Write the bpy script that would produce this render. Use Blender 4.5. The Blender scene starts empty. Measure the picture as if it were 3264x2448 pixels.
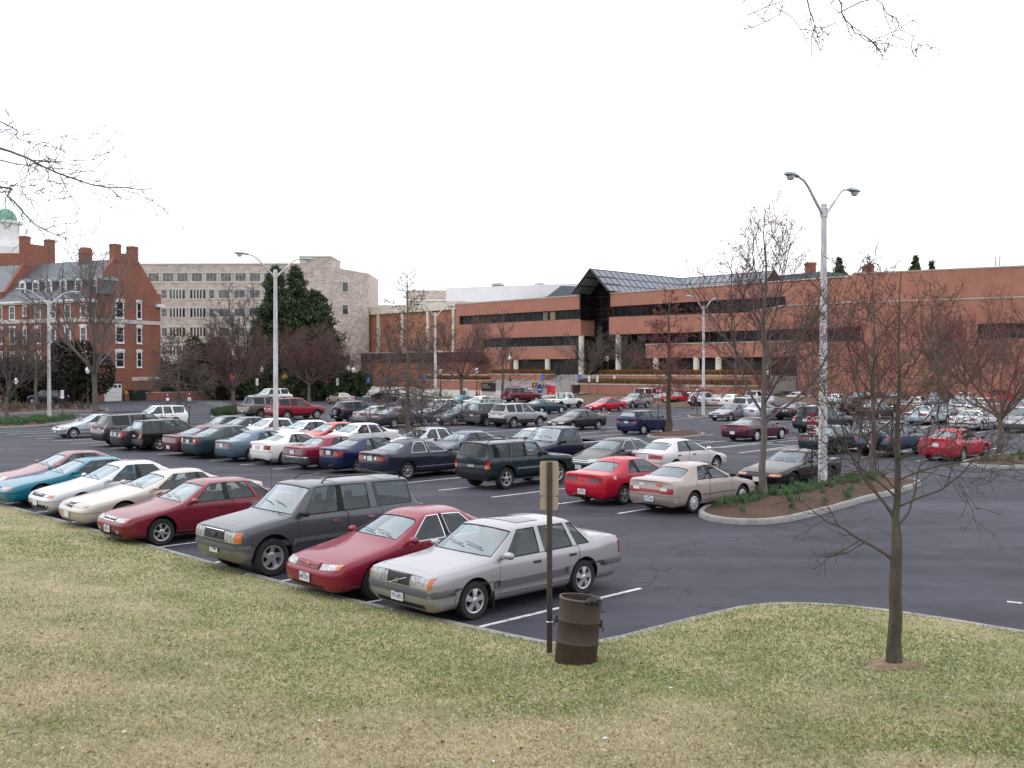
import bpy, bmesh, math, random
import numpy as np
from mathutils import Vector, Matrix
from mathutils.bvhtree import BVHTree
R = math.radians
scene = bpy.context.scene
COL = scene.collection

# ------------------------------------------------------------------ camera, sky, sun, exposure
CAM_H = 4.1
cam = bpy.data.objects.new('camera', bpy.data.cameras.new('camera'))
COL.objects.link(cam)
cam.data.sensor_width = 36.0
cam.data.lens = 36.0 * 2170 / 2212
cam.data.clip_end = 4000
cam.location = (0, 0, CAM_H)
cam.rotation_euler = (R(90 - 0.83), 0, 0)
scene.camera = cam

world = bpy.data.worlds.new('World')
scene.world = world
world.use_nodes = True
SUN_EL, SUN_AZ = 52, -70
def build_sky():
    nt = world.node_tree; nt.nodes.clear()
    out = nt.nodes.new('ShaderNodeOutputWorld'); bg = nt.nodes.new('ShaderNodeBackground')
    sky = nt.nodes.new('ShaderNodeTexSky'); sky.sky_type = 'NISHITA'; sky.sun_disc = False
    sky.sun_elevation = R(SUN_EL); sky.sun_rotation = R(SUN_AZ); sky.dust_density = 4
    tc = nt.nodes.new('ShaderNodeTexCoord'); ns = nt.nodes.new('ShaderNodeTexNoise')
    ns.inputs['Scale'].default_value = 1.6; ns.inputs['Detail'].default_value = 4
    rp = nt.nodes.new('ShaderNodeValToRGB')
    rp.color_ramp.elements[0].position = .3; rp.color_ramp.elements[0].color = (10.2, 10.6, 11.6, 1)
    rp.color_ramp.elements[1].position = .7; rp.color_ramp.elements[1].color = (12.0, 12.1, 12.5, 1)
    mx = nt.nodes.new('ShaderNodeMix'); mx.data_type = 'RGBA'; mx.inputs[0].default_value = .93
    nt.links.new(tc.outputs['Generated'], ns.inputs['Vector']); nt.links.new(ns.outputs['Fac'], rp.inputs[0])
    nt.links.new(sky.outputs[0], mx.inputs[6]); nt.links.new(rp.outputs[0], mx.inputs[7])
    nt.links.new(mx.outputs[2], bg.inputs['Color']); bg.inputs['Strength'].default_value = .105
    nt.links.new(bg.outputs[0], out.inputs['Surface'])
build_sky()
sl = bpy.data.lights.new('sun', 'SUN'); sl.energy = 0.6; sl.angle = R(75); sl.color = (1, .97, .92)
sun = bpy.data.objects.new('sun', sl); COL.objects.link(sun)
sun.rotation_euler = (R(90 - SUN_EL), 0, R(180 - SUN_AZ))
vs = scene.view_settings
vs.view_transform = 'Standard'; vs.look = 'None'; vs.exposure = 0.48; vs.gamma = 1.0
scene.cycles.max_bounces = 8
scene.cycles.transparent_max_bounces = 12
scene.cycles.caustics_reflective = False; scene.cycles.caustics_refractive = False

# ------------------------------------------------------------------ the plan of the car park
F3, CX3, HZ3 = 3202.0, 1632.0, 1177.5           # focal length, centre and horizon measured on the photograph
AZ = R(46)
AX = Vector((math.sin(AZ), math.cos(AZ), 0)); BX = Vector((-math.cos(AZ), math.sin(AZ), 0))   # along a stall, along a row
def ground(u, v, z=0.0):
    y = F3 * (CAM_H - z) / (v - HZ3)
    return Vector(((u - CX3) / F3 * y, y, z))
ORG = ground(1493.8, 2009.8)
def lot(a, b, z=0.0):
    p = ORG + AX * a + BX * b
    return Vector((p.x, p.y, z))
def to_lot(p):
    q = Vector((p[0], p[1], 0)) - Vector((ORG.x, ORG.y, 0))
    return q.dot(AX), q.dot(BX)
def ray(u, dist):                                # the point at a given depth in the direction of a photo column
    return Vector(((u - CX3) / F3 * dist, dist, 0))

# ------------------------------------------------------------------ materials
MATS = {}
def rgb(r, g, b): return (r, g, b, 1)
def mat(name, col=(.5, .5, .5), rough=.6, metal=0.0, spec=.5, coat=0.0, emit=None, alpha=None):
    if name in MATS: return MATS[name]
    m = bpy.data.materials.new(name); m.use_nodes = True
    b = m.node_tree.nodes['Principled BSDF']
    b.inputs['Base Color'].default_value = (*col, 1); b.inputs['Roughness'].default_value = rough
    b.inputs['Metallic'].default_value = metal; b.inputs['Specular IOR Level'].default_value = spec
    if coat: b.inputs['Coat Weight'].default_value = coat; b.inputs['Coat Roughness'].default_value = .04
    if emit: b.inputs['Emission Color'].default_value = (*emit, 1); b.inputs['Emission Strength'].default_value = 1
    MATS[name] = m
    return m
def nodes(m): return m.node_tree.nodes, m.node_tree.links
def noise_mat(name, stops, scale=4, detail=6, rough=.8, scale2=None, stops2=None, bump=0.0, bscale=60, metal=0, spec=.4, dist=0, stretch=None, mode='MULTIPLY', fac2=1.0):
    """a base colour ramped over noise, optionally multiplied by a second, larger noise"""
    m = mat(name, (.5, .5, .5), rough, metal, spec); N, L = nodes(m); b = N['Principled BSDF']
    tc = N.new('ShaderNodeTexCoord'); mp = N.new('ShaderNodeMapping'); L.new(tc.outputs['Object'], mp.inputs[0])
    if stretch: mp.inputs['Scale'].default_value = stretch
    def ramp(sc, st, det):
        n = N.new('ShaderNodeTexNoise'); n.inputs['Scale'].default_value = sc; n.inputs['Detail'].default_value = det
        n.inputs['Roughness'].default_value = .62; n.inputs['Distortion'].default_value = dist
        r = N.new('ShaderNodeValToRGB'); el = r.color_ramp.elements
        while len(el) < len(st): el.new(.5)
        for e, (p, c) in zip(el, st): e.position = p; e.color = (*c, 1)
        L.new(mp.outputs[0], n.inputs['Vector']); L.new(n.outputs['Fac'], r.inputs[0])
        return r.outputs[0]
    c = ramp(scale, stops, detail)
    if stops2:
        mx = N.new('ShaderNodeMix'); mx.data_type = 'RGBA'; mx.blend_type = mode; mx.inputs[0].default_value = fac2
        L.new(c, mx.inputs[6]); L.new(ramp(scale2, stops2, 5), mx.inputs[7]); c = mx.outputs[2]
    L.new(c, b.inputs['Base Color'])
    if bump:
        n = N.new('ShaderNodeTexNoise'); n.inputs['Scale'].default_value = bscale; n.inputs['Detail'].default_value = 4
        bp = N.new('ShaderNodeBump'); bp.inputs['Strength'].default_value = bump; bp.inputs['Distance'].default_value = .02
        L.new(tc.outputs['Object'], n.inputs['Vector']); L.new(n.outputs['Fac'], bp.inputs['Height']); L.new(bp.outputs[0], b.inputs['Normal'])
    return m
def brick_mat(name, c1, c2, mortar, bw=.22, bh=.075, stain=(.72, 1.08), squash=1, noise_scale=.35):
    m = mat(name, (.3, .1, .08), .85, 0, .25); N, L = nodes(m); b = N['Principled BSDF']
    tc = N.new('ShaderNodeTexCoord'); sp = N.new('ShaderNodeSeparateXYZ'); cb = N.new('ShaderNodeCombineXYZ'); ad = N.new('ShaderNodeMath')
    L.new(tc.outputs['Object'], sp.inputs[0]); L.new(sp.outputs[0], ad.inputs[0]); L.new(sp.outputs[1], ad.inputs[1])
    L.new(ad.outputs[0], cb.inputs[0]); L.new(sp.outputs[2], cb.inputs[1])
    br = N.new('ShaderNodeTexBrick'); br.inputs['Scale'].default_value = 1; br.inputs['Brick Width'].default_value = bw; br.inputs['Row Height'].default_value = bh
    br.inputs['Mortar Size'].default_value = .008 if bw < .3 else .012
    br.inputs['Color1'].default_value = (*c1, 1); br.inputs['Color2'].default_value = (*c2, 1); br.inputs['Mortar'].default_value = (*mortar, 1)
    L.new(cb.outputs[0], br.inputs['Vector'])
    n = N.new('ShaderNodeTexNoise'); n.inputs['Scale'].default_value = noise_scale; n.inputs['Detail'].default_value = 8; n.inputs['Roughness'].default_value = .7
    L.new(tc.outputs['Object'], n.inputs['Vector'])
    r = N.new('ShaderNodeMapRange'); r.inputs[1].default_value = .3; r.inputs[2].default_value = .7; r.inputs[3].default_value = stain[0]; r.inputs[4].default_value = stain[1]
    L.new(n.outputs['Fac'], r.inputs[0])
    hs = N.new('ShaderNodeHueSaturation'); L.new(r.outputs[0], hs.inputs['Value']); L.new(br.outputs['Color'], hs.inputs['Color'])
    L.new(hs.outputs[0], b.inputs['Base Color'])
    return m

# ------------------------------------------------------------------ mesh helpers
class MB:
    """collects shapes and links them as ONE mesh object"""
    def __init__(s): s.v = []; s.f = []; s.m = []
    def add(s, vs, fs, mi=0):
        o = len(s.v); s.v.extend([tuple(v) for v in vs]); s.f.extend([tuple(i + o for i in f) for f in fs]); s.m.extend([mi] * len(fs)); return s
    def box(s, x0, x1, y0, y1, z0, z1, mi=0):
        return s.add([(x0,y0,z0),(x1,y0,z0),(x1,y1,z0),(x0,y1,z0),(x0,y0,z1),(x1,y0,z1),(x1,y1,z1),(x0,y1,z1)],
                     [(0,3,2,1),(4,5,6,7),(0,1,5,4),(1,2,6,5),(2,3,7,6),(3,0,4,7)], mi)
    def prism(s, pts, y0, y1, mi=0):              # polygon in x-z, extruded along y
        n = len(pts)
        vs = [(x, y0, z) for x, z in pts] + [(x, y1, z) for x, z in pts]
        return s.add(vs, [tuple(range(n)), tuple(range(2*n-1, n-1, -1))] + [(i, i+n, (i+1)%n+n, (i+1)%n) for i in range(n)], mi)
    def slab(s, pts, z0, z1, mi=0):               # polygon in x-y, extruded along z
        n = len(pts); g = lambda z, i: z[i] if isinstance(z, (list, tuple)) else z
        vs = [(p[0], p[1], g(z0, i)) for i, p in enumerate(pts)] + [(p[0], p[1], g(z1, i)) for i, p in enumerate(pts)]
        return s.add(vs, [tuple(range(n-1, -1, -1)), tuple(range(n, 2*n))] + [(i, (i+1)%n, (i+1)%n+n, i+n) for i in range(n)], mi)
    def tube(s, pts, rad, n=6, mi=0, cap=True):
        pts = [Vector(p) for p in pts]; k = len(pts)
        rs = rad if isinstance(rad, (list, tuple)) else [rad] * k
        o = len(s.v); up = None
        for i, p in enumerate(pts):
            d = (pts[min(i+1, k-1)] - pts[max(i-1, 0)])
            d = d.normalized() if d.length > 1e-9 else Vector((0,0,1))
            if up is None or abs(up.dot(d)) > .98:
                up = Vector((1,0,0)) if abs(d.z) > .8 else Vector((0,0,1))
            u = d.cross(up).normalized(); w = u.cross(d); up = w
            for j in range(n):
                t = 2*math.pi*j/n; q = p + (u*math.cos(t) + w*math.sin(t)) * rs[i]; s.v.append((q.x, q.y, q.z))
        for i in range(k-1):
            for j in range(n):
                s.f.append((o+i*n+j, o+i*n+(j+1)%n, o+(i+1)*n+(j+1)%n, o+(i+1)*n+j)); s.m.append(mi)
        if cap:
            s.f.append(tuple(o+j for j in range(n-1,-1,-1))); s.f.append(tuple(o+(k-1)*n+j for j in range(n))); s.m += [mi, mi]
        return s
    def lathe(s, prof, n=24, c=(0,0,0), axis='z', mi=0, cap=True):   # profile [(radius, height)]
        o = len(s.v); k = len(prof)
        for r, h in prof:
            for j in range(n):
                t = 2*math.pi*j/n; x, y = r*math.cos(t), r*math.sin(t)
                p = (x, y, h) if axis == 'z' else ((x, h, y) if axis == 'y' else (h, x, y))
                s.v.append((p[0]+c[0], p[1]+c[1], p[2]+c[2]))
        for i in range(k-1):
            for j in range(n):
                s.f.append((o+i*n+j, o+i*n+(j+1)%n, o+(i+1)*n+(j+1)%n, o+(i+1)*n+j)); s.m.append(mi)
        if cap:
            if prof[0][0] > 1e-6: s.f.append(tuple(o+j for j in range(n-1,-1,-1))); s.m.append(mi)
            if prof[-1][0] > 1e-6: s.f.append(tuple(o+(k-1)*n+j for j in range(n))); s.m.append(mi)
        return s
    def build(s, name, mats, parent=None, smooth=None, bevel=0):
        me = bpy.data.meshes.new(name); me.from_pydata(s.v, [], s.f)
        for m in (mats if isinstance(mats, (list, tuple)) else [mats]): me.materials.append(m)
        if any(s.m): me.polygons.foreach_set('material_index', s.m)
        bm = bmesh.new(); bm.from_mesh(me)
        if len(s.f) < 60000: bmesh.ops.recalc_face_normals(bm, faces=bm.faces)
        if bevel: bmesh.ops.bevel(bm, geom=[e for e in bm.edges if len(e.link_faces) == 2 and e.calc_face_angle(0) > .6], offset=bevel, segments=2, affect='EDGES', clamp_overlap=True)
        bm.to_mesh(me); bm.free()
        if smooth is not None:
            me.polygons.foreach_set('use_smooth', [True]*len(me.polygons)); me.set_sharp_from_angle(angle=R(smooth))
        return link(name, me, parent)
def link(name, me, parent=None):
    o = bpy.data.objects.new(name, me); COL.objects.link(o)
    if parent is not None: o.parent = parent
    return o
def np_mesh(name, verts, faces, mats, parent=None, colors=None, k=3, smooth=False):
    """fast mesh from numpy arrays: verts (n,3), faces (m,k)"""
    me = bpy.data.meshes.new(name); nv, nf = len(verts), len(faces)
    me.vertices.add(nv); me.vertices.foreach_set('co', np.asarray(verts, np.float32).ravel())
    me.loops.add(nf*k); me.loops.foreach_set('vertex_index', np.asarray(faces, np.int32).ravel())
    me.polygons.add(nf); me.polygons.foreach_set('loop_start', np.arange(0, nf*k, k, dtype=np.int32))
    me.update(calc_edges=True)
    if smooth: me.polygons.foreach_set('use_smooth', np.ones(nf, bool))
    if colors is not None:
        at = me.color_attributes.new('tint', 'FLOAT_COLOR', 'POINT'); at.data.foreach_set('color', np.asarray(colors, np.float32).ravel())
    for m in (mats if isinstance(mats, (list, tuple)) else [mats]): me.materials.append(m)
    return link(name, me, parent)
def empty(name, loc=(0,0,0), rz=0.0):
    o = bpy.data.objects.new(name, None); COL.objects.link(o); o.location = loc; o.rotation_euler = (0, 0, rz); o.empty_display_size = .3
    return o
def tag(o, label=None, cat=None, group=None, kind=None):
    if label: o['label'] = label
    if cat: o['category'] = cat
    if group: o['group'] = group
    if kind: o['kind'] = kind
    return o
CHILDREN = {}
def kids(o): return [c for c in o.children]
def copy_tree(o, parent=None):
    c = o.copy(); COL.objects.link(c)
    if parent is not None: c.parent = parent
    for ch in o.children: copy_tree(ch, c)
    return c
def lettering(name, body, size, m, parent=None, loc=(0,0,0), rot=(R(90),0,0), depth=.002, sx=1.0, align='CENTER'):
    cu = bpy.data.curves.new(name, 'FONT'); cu.body = body; cu.size = size; cu.extrude = depth; cu.align_x = align; cu.align_y = 'CENTER'; cu.resolution_u = 2
    t = bpy.data.objects.new('tmp', cu); COL.objects.link(t)
    bpy.context.view_layer.update()
    me = bpy.data.meshes.new_from_object(t.evaluated_get(bpy.context.evaluated_depsgraph_get()))
    bpy.data.objects.remove(t); bpy.data.curves.remove(cu)
    me.transform(Matrix.Diagonal((sx,1,1,1))); me.materials.clear(); me.materials.append(m)
    o = link(name, me, parent); o.location = loc; o.rotation_euler = rot
    return o
# ------------------------------------------------------------------ vehicles: materials
def flake_paint(name, col, metal=.0, rough=.42):
    m = mat('paint_' + name, col, rough, metal, .2, coat=.62); m.node_tree.nodes['Principled BSDF'].inputs['Coat IOR'].default_value = 1.56; m.node_tree.nodes['Principled BSDF'].inputs['Coat Roughness'].default_value = .03; return m
M_DARK = mat('car_black_trim', (.012, .012, .013), .55)
M_SEAM = mat('car_seam', (.004, .004, .004), .8)
M_TYRE = noise_mat('tyre_rubber', [(.3, (.012,.012,.013)), (.7, (.028,.026,.025))], 9, 4, .8)
M_ALLOY = mat('alloy_rim', (.50, .50, .51), .34, .75)
M_COVER = mat('wheel_cover', (.52, .53, .55), .4, .55)
M_STEEL = mat('black_steel_rim', (.02, .02, .022), .5, .3)
M_CHROME = mat('chrome', (.75, .75, .76), .18, 1.0)
M_CHROMEB = mat('dull_chrome', (.30, .30, .31), .32, .85)
M_LENS = noise_mat('headlight_glass', [(.3, (.16,.17,.18)), (.5, (.34,.35,.36)), (.7, (.52,.53,.54))], 14, 2, .12, metal=.2, spec=.7)
M_AMBER = mat('amber_lens', (.50, .13, .012), .2, 0, .6, coat=.5)
M_RED = mat('tail_lamp_red', (.26, .004, .010), .15, 0, .4, coat=.5)
M_DKRED = mat('smoked_tail_lamp', (.075, .005, .010), .22, 0, .6, coat=.5)
M_WLENS = mat('reversing_lens', (.6, .55, .55), .2, 0, .6, coat=.5)
M_GREY = mat('grey_bumper_plastic', (.085, .085, .095), .6)
M_PLATE = mat('licence_plate', (.62, .64, .68), .45)
M_PLINK = mat('plate_print', (.03, .04, .13), .5)
M_SEAT = noise_mat('seat_cloth', [(.35, (.06,.06,.065)), (.65, (.10,.10,.105))], 12, 4, .95)
M_SEATB = noise_mat('beige_cloth', [(.35, (.20,.17,.13)), (.65, (.27,.235,.19))], 12, 4, .95)
M_DASH = mat('dashboard', (.035, .035, .04), .8)
def glass_mat(name, tint, base=.06, refl=(.86,.93,.97)):
    m = bpy.data.materials.new(name); m.use_nodes = True; N, L = nodes(m); N.clear()
    out = N.new('ShaderNodeOutputMaterial'); mx = N.new('ShaderNodeMixShader'); tr = N.new('ShaderNodeBsdfTransparent'); gl = N.new('ShaderNodeBsdfGlossy')
    ge = N.new('ShaderNodeNewGeometry'); dp = N.new('ShaderNodeVectorMath'); dp.operation = 'DOT_PRODUCT'
    L.new(ge.outputs['Normal'], dp.inputs[0]); L.new(ge.outputs['Incoming'], dp.inputs[1])
    def mth(op, a, b=None):
        q = N.new('ShaderNodeMath'); q.operation = op; q.use_clamp = op in ('SUBTRACT', 'ADD')
        for i, x in ((0, a), (1, b)):
            if x is None: continue
            if isinstance(x, (int, float)): q.inputs[i].default_value = x
            else: L.new(x, q.inputs[i])
        return q.outputs[0]
    c = mth('SUBTRACT', 1.0, mth('ABSOLUTE', dp.outputs['Value']))
    f = mth('ADD', mth('MULTIPLY', mth('POWER', c, 4.0), 1 - base), base)     # Schlick, the same from either side of the pane
    tr.inputs['Color'].default_value = (*tint, 1); gl.inputs['Color'].default_value = (*refl, 1); gl.inputs['Roughness'].default_value = .02
    L.new(f, mx.inputs[0]); L.new(tr.outputs[0], mx.inputs[1]); L.new(gl.outputs[0], mx.inputs[2])
    L.new(mx.outputs[0], out.inputs[0]); MATS[name] = m
    return m
M_GLASS = glass_mat('car_glass', (.60, .68, .67), .055)
M_TINT = glass_mat('privacy_glass', (.07, .075, .08), .04)
M_WIND = glass_mat('windscreen_glass', (.60, .69, .70), .20, (.82,.92,.98))

# ------------------------------------------------------------------ vehicles: wheels
def wheel_meshes(style, r, wid=.20, rimr=None):
    """tyre and rim meshes, outer face at y=0 looking along +y"""
    rr = rimr or r * .64
    t = MB(); w = wid
    t.lathe([(rr*.98, -w*.95), (rr*1.06, -w), (r*.93, -w), (r*.985, -w*.9), (r, -w*.72), (r, -w*.28), (r*.985, -w*.1), (r*.93, .004), (rr*1.12, .006), (rr*1.0, -.012), (rr*.97, -.05)], 36, axis='y', cap=False)
    k = MB()
    dark = 1
    k.lathe([(rr*.96, -w*.55), (0.001, -w*.55)], 28, axis='y', mi=dark, cap=False)
    k.lathe([(rr*.94, -w*.5), (rr*.95, -.03), (rr*1.01, -.012), (rr*1.01, -.002), (rr*.90, -.01), (rr*.88, -.03), (rr*.87, -w*.5)], 32, axis='y', cap=False)
    def spokes(n, w0, w1, y0, y1, tw=0.0, hub=.26, th=.03):
        k.lathe([(rr*hub, y0-.03), (rr*hub, y0), (rr*hub*.8, y0+.008), (rr*.1, y0+.012), (.0005, y0+.012)], 20, axis='y', cap=False)
        for i in range(n):
            a = 2*math.pi*i/n + .3; c, s = math.cos(a), math.sin(a); c2, s2 = math.cos(a+tw), math.sin(a+tw)
            def P(rad, off, y, cc, ss): return (rad*cc - off*ss, y, rad*ss + off*cc)
            r0, r1 = rr*hub*.7, rr*.93
            vs = []
            for (rad, ww, yy, cc, ss) in ((r0, w0, y0, c, s), ((r0+r1)/2, (w0+w1)/2*.92, (y0+y1)/2+.006, (c+c2)/2, (s+s2)/2), (r1, w1, y1, c2, s2)):
                vs += [P(rad, -ww, yy, cc, ss), P(rad, ww, yy, cc, ss), P(rad, ww, yy-th, cc, ss), P(rad, -ww, yy-th, cc, ss)]
            fs = [(3,2,1,0)]
            for q in (0, 4):
                fs += [(q+j, q+(j+1)%4, q+4+(j+1)%4, q+4+j) for j in range(4)]
            k.add(vs, fs, 0)
    if style == 'star5': spokes(5, rr*.17, rr*.27, .004, -.008, .12, .30, .035)
    elif style == 'spoke5': spokes(5, rr*.14, rr*.12, 0, -.008, 0, .30)
    elif style == 'spoke6': spokes(6, rr*.12, rr*.15, -.004, -.008, 0, .34)
    elif style == 'spoke7': spokes(7, rr*.09, rr*.10, 0, -.008, 0, .26)
    elif style == 'spoke10': spokes(11, rr*.07, rr*.085, .0, -.008, 0, .36)
    elif style == 'deep5': spokes(5, rr*.20, rr*.24, -.055, -.06, .25, .42, .03)
    elif style == 'cover':
        k.lathe([(rr*.96, -.02), (rr*.93, -.002), (rr*.80, .004), (rr*.5, -.006), (rr*.3, .01), (.0005, .014)], 28, axis='y', cap=False)
        for i in range(9):
            a = 2*math.pi*i/9; c, s = math.cos(a), math.sin(a)
            vs = [(rad*c - off*s, y, rad*s + off*c) for rad, off, y in ((rr*.56, -rr*.05, .001), (rr*.56, rr*.05, .001), (rr*.80, rr*.085, .0065), (rr*.80, -rr*.085, .0065))]
            k.add(vs, [(0,1,2,3)], dark)
    elif style == 'steel':
        k.lathe([(rr*.96, -.03), (rr*.8, -.05), (rr*.5, -.02), (rr*.3, -.02), (rr*.22, .0), (.0005, .0)], 24, axis='y', mi=dark, cap=False)
    def me(mb, mats):
        o = mb.build('x', mats, smooth=40); m = o.data; bpy.data.objects.remove(o); return m
    body = M_STEEL if style == 'steel' else (M_COVER if style == 'cover' else M_ALLOY)
    return me(t, M_TYRE), me(k, [body, M_DARK])
WHEELS = {}
def get_wheel(style, r, wid):
    key = (style, round(r, 3), wid)
    if key not in WHEELS: WHEELS[key] = wheel_meshes(style, r, wid)
    return WHEELS[key]

# ------------------------------------------------------------------ vehicles: body from a subdivided cage
DEF = dict(L=4.75, W=1.78, H=1.42, wb=2.68, fo=.95, r=.315, tw=.20, sill=.20,
           hz=.70, hzm=.84, cz=.93, belt=.90, beltr=.94, xc=.80, xr0=.06, xb=-.32, bp=.042, xcw=-1.22, cp=.035, xq=None,
           xr1=-1.02, xd=-1.72, dz=.99, tz=.93, wr=.58, wc=.80, rd=.05, rfd=.03, bz=.50, rbz=.54, doors=4, cr=.25, wheel='cover', kind='sedan',
           nose=.80, tail=.84, tint=False, bumper='paint', grille=(.30, .56, .66, 'dark'), head=(.34, .80, .56, .68), headside=.10, tails=(.36, .83, .66, .84), tailm='red',
           rails=False, strip=None, seat='dark', spoiler=False, mirror='paint', qtint=None, fog=False, plate_f=.42, plate_r=.76, bstrip=None, roofw=.80)
T_PAINT, T_DARK, T_WS, T_RW, T_FW, T_BW, T_QW, T_FD, T_RD, T_FB, T_RB, T_BED, T_HD, T_TL, T_CHR = range(15)
def cage(p):
    w = p['W']/2; xf = p['wb']/2 + p['fo']; xt = xf - p['L']; H = p['H']; zs = p['sill']
    wr = p['wr']*w*1.0/.58*.58 if p['wr'] <= 1 else p['wr']; wr = p['wr']*w + .0
    def zb(x): t = (x - xt)/(xf - xt); return p['beltr'] + (p['belt'] - p['beltr'])*min(1, max(0, t*1.3 - .2))
    S = []
    def st(x, k, top, xl=None, z3=None, r2z=None, zlow=None, dx=(0,0,0,0)):
        """one station: x of the lower rows, width factor, four top rows (x, y, z)"""
        b = top[0][2] if z3 is None else z3; z0 = zs if zlow is None else zlow
        z2 = r2z if r2z else .5*(z0+.08 + b) + .02
        xx = x if xl is None else xl
        S.append([(xx+dx[0], .82*w*k, z0), (xx+dx[1], .975*w*k, z0+.09), (xx+dx[2], w*k, z2), (xx+dx[3], .988*w*k, b-.085)] + list(top))
    hz, hzm, cz = p['hz'], p['hzm'], p['cz']; xc = p['xc']
    n = p['nose']
    fd = p.get('fdx', -.05)
    st(xf, n, [(xf-.035+fd, .93*w*n, hz-.05), (xf-.03+fd, .72*w*n, hz-.035), (xf-.022+fd, .42*w*n, hz-.03), (xf-.02+fd, 0, hz-.028)], z3=hz-.03, r2z=p['bz'], zlow=zs+.02, dx=(-.08, -.015, .02, fd*.6))
    st(xf-.13, .5*(n+1.0)+.065, [(xf-.17+fd, .90*w, hz-.012), (xf-.16+fd, .73*w, hz), (xf-.15+fd, .42*w, hz+.01), (xf-.14+fd, 0, hz+.014)], z3=hz, r2z=p['bz'], dx=(-.03, 0, 0, fd*.6))
    xs = xf - min(.46, p['fo']*.52)
    h1 = hz + (hzm-hz)*.45
    st(xs, 1.0, [(xs, .935*w, h1-.03), (xs, .80*w, h1), (xs, .45*w, h1+.016), (xs, 0, h1+.022)], z3=h1, r2z=p['bz'])
    xm = .5*(xs + xc) - .05
    st(xm, 1.0, [(xm, .945*w, hzm-.04), (xm, .82*w, hzm), (xm, .45*w, hzm+.018), (xm, 0, hzm+.026)], z3=max(h1, zb(xm)-.03))
    st(xc+.06, 1.0, [(xc+.10, .955*w, zb(xc)-.005), (xc, p['wc']*w, cz), (xc+.07, .45*w, cz+.012), (xc+.10, 0, cz+.018)], z3=zb(xc))
    x0 = p['xr0']; hw = H - .08; rd0 = p['rfd']; wa = p['roofw']
    st(xc-.10, 1.0, [(xc-.08, .955*w, zb(xc)), (x0, wr+.015, hw-rd0), (x0+.05, wr*wa, H-.052-rd0), (x0+.075, 0, H-.028-rd0)], z3=zb(xc))
    st(xc-.20, 1.0, [(xc-.22, .952*w, zb(xc-.2)), (x0-.11, wr+.022, hw), (x0-.17, wr*wa, H-.028), (x0-.17, 0, H-.003)], z3=zb(xc-.2))
    xb, bp = p['xb'], p['bp']
    st(xb+bp, 1.0, [(xb+bp, .95*w, zb(xb)), (xb+bp*.6, wr+.03, hw+.008), (xb+bp, wr*wa, H-.022), (xb+bp, 0, H)], z3=zb(xb))
    st(xb-bp, 1.0, [(xb-bp, .95*w, zb(xb)), (xb-bp*.9, wr+.03, hw+.008), (xb-bp, wr*wa, H-.022), (xb-bp, 0, H)], z3=zb(xb))
    xw, cp, x1, xd = p['xcw'], p['cp'], p['xr1'], p['xd']
    xq = p['xq']; rd = p['rd']
    kq = .94*w
    xwt = min(xb-.2, max(xw + (.36 if p['kind'] == 'sedan' and xq is None else .0), x1 + .12)) if xq is None else max(xw+p.get('cwt', .04), x1 + .2)
    st(xw+cp, 1.0, [(xw+cp, .948*w, zb(xw)), (xwt+cp*.8, wr+.026, hw-rd*.25), (xwt+cp, wr*wa, H-.028-rd*.2), (xwt+cp, 0, H-rd*.1)], z3=zb(xw))
    st(xw-cp, 1.0, [(xw-cp, .948*w, zb(xw)), (xwt-cp*.8, wr+.022, hw-rd*.3), (xwt-cp, wr*wa, H-.03-rd*.3), (xwt-cp, 0, H-rd*.2)], z3=zb(xw))
    if xq is None: xqb = xw - .16; xqt = x1 + .06
    else: xqb = xq; xqt = x1 + p.get('xqt', .08)
    xqb = max(xqb, xd + .06)
    st(xqb, 1.0, [(xqb, .942*w, zb(xqb)), (xqt, wr+.012, hw-rd*.7), (xqt, wr*wa, H-.036-rd*.7), (xqt, 0, H-rd*.6)], z3=zb(xqb))
    dz, tz = p['dz'], p['tz']
    xg = .55*xqb + .45*xd - .01
    st(xg, 1.0, [(xg, .94*w, zb(xg)-.005), (x1, wr-.015, hw-rd-.015), (x1-.035, wr*wa*.95, H-.06-rd), (x1-.055, 0, H-.04-rd)], z3=zb(xg))
    xdl = min(xd, xg-.02)
    st(xdl, 1.0, [(xdl-.02, .93*w, min(zb(xd), dz-.015)), (xd, p.get('wgr', .74)*w, dz), (xd-.06, .45*w, dz+.01), (xd-.09, 0, dz+.014)], z3=min(zb(xd), dz))
    tn = p['tail']
    if p['kind'] == 'wagon':
        xk = xt+.10
        st(xk, .5*(tn+1)+.05, [(min(xd-.03, xk), .90*w, dz-.12), (xd-.04, .72*w, dz-.07), (xd-.075, .42*w, dz-.06), (xd-.09, 0, dz-.06)], z3=dz-.02, r2z=p['rbz'], dx=(0,0,0,0))
        st(xt, tn, [(min(xd-.02, xt+.07), .88*w*tn/.9, dz-.24), (xd-.05, .70*w*tn/.9, dz-.24), (xd-.085, .42*w, dz-.24), (xd-.10, 0, dz-.24)], z3=dz-.16, r2z=p['rbz'], zlow=zs+.05, dx=(.06, .0, -.0, p.get('tgx', .07)))
    else:
        xm2 = .55*xt + .45*xd
        st(xm2, 1.0, [(xm2, .925*w, tz+.5*(dz-tz)-.02), (xm2, .76*w, tz+.6*(dz-tz)), (xm2, .45*w, tz+.6*(dz-tz)+.012), (xm2, 0, tz+.6*(dz-tz)+.016)], z3=tz+.5*(dz-tz), r2z=p['rbz'])
        st(xt+.13, .5*(tn+1)+.05, [(xt+.10, .885*w, tz-.015), (xt+.09, .72*w, tz), (xt+.07, .42*w, tz+.008), (xt+.065, 0, tz+.01)], z3=tz, r2z=p['rbz'], dx=(0,0,0,0))
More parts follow.
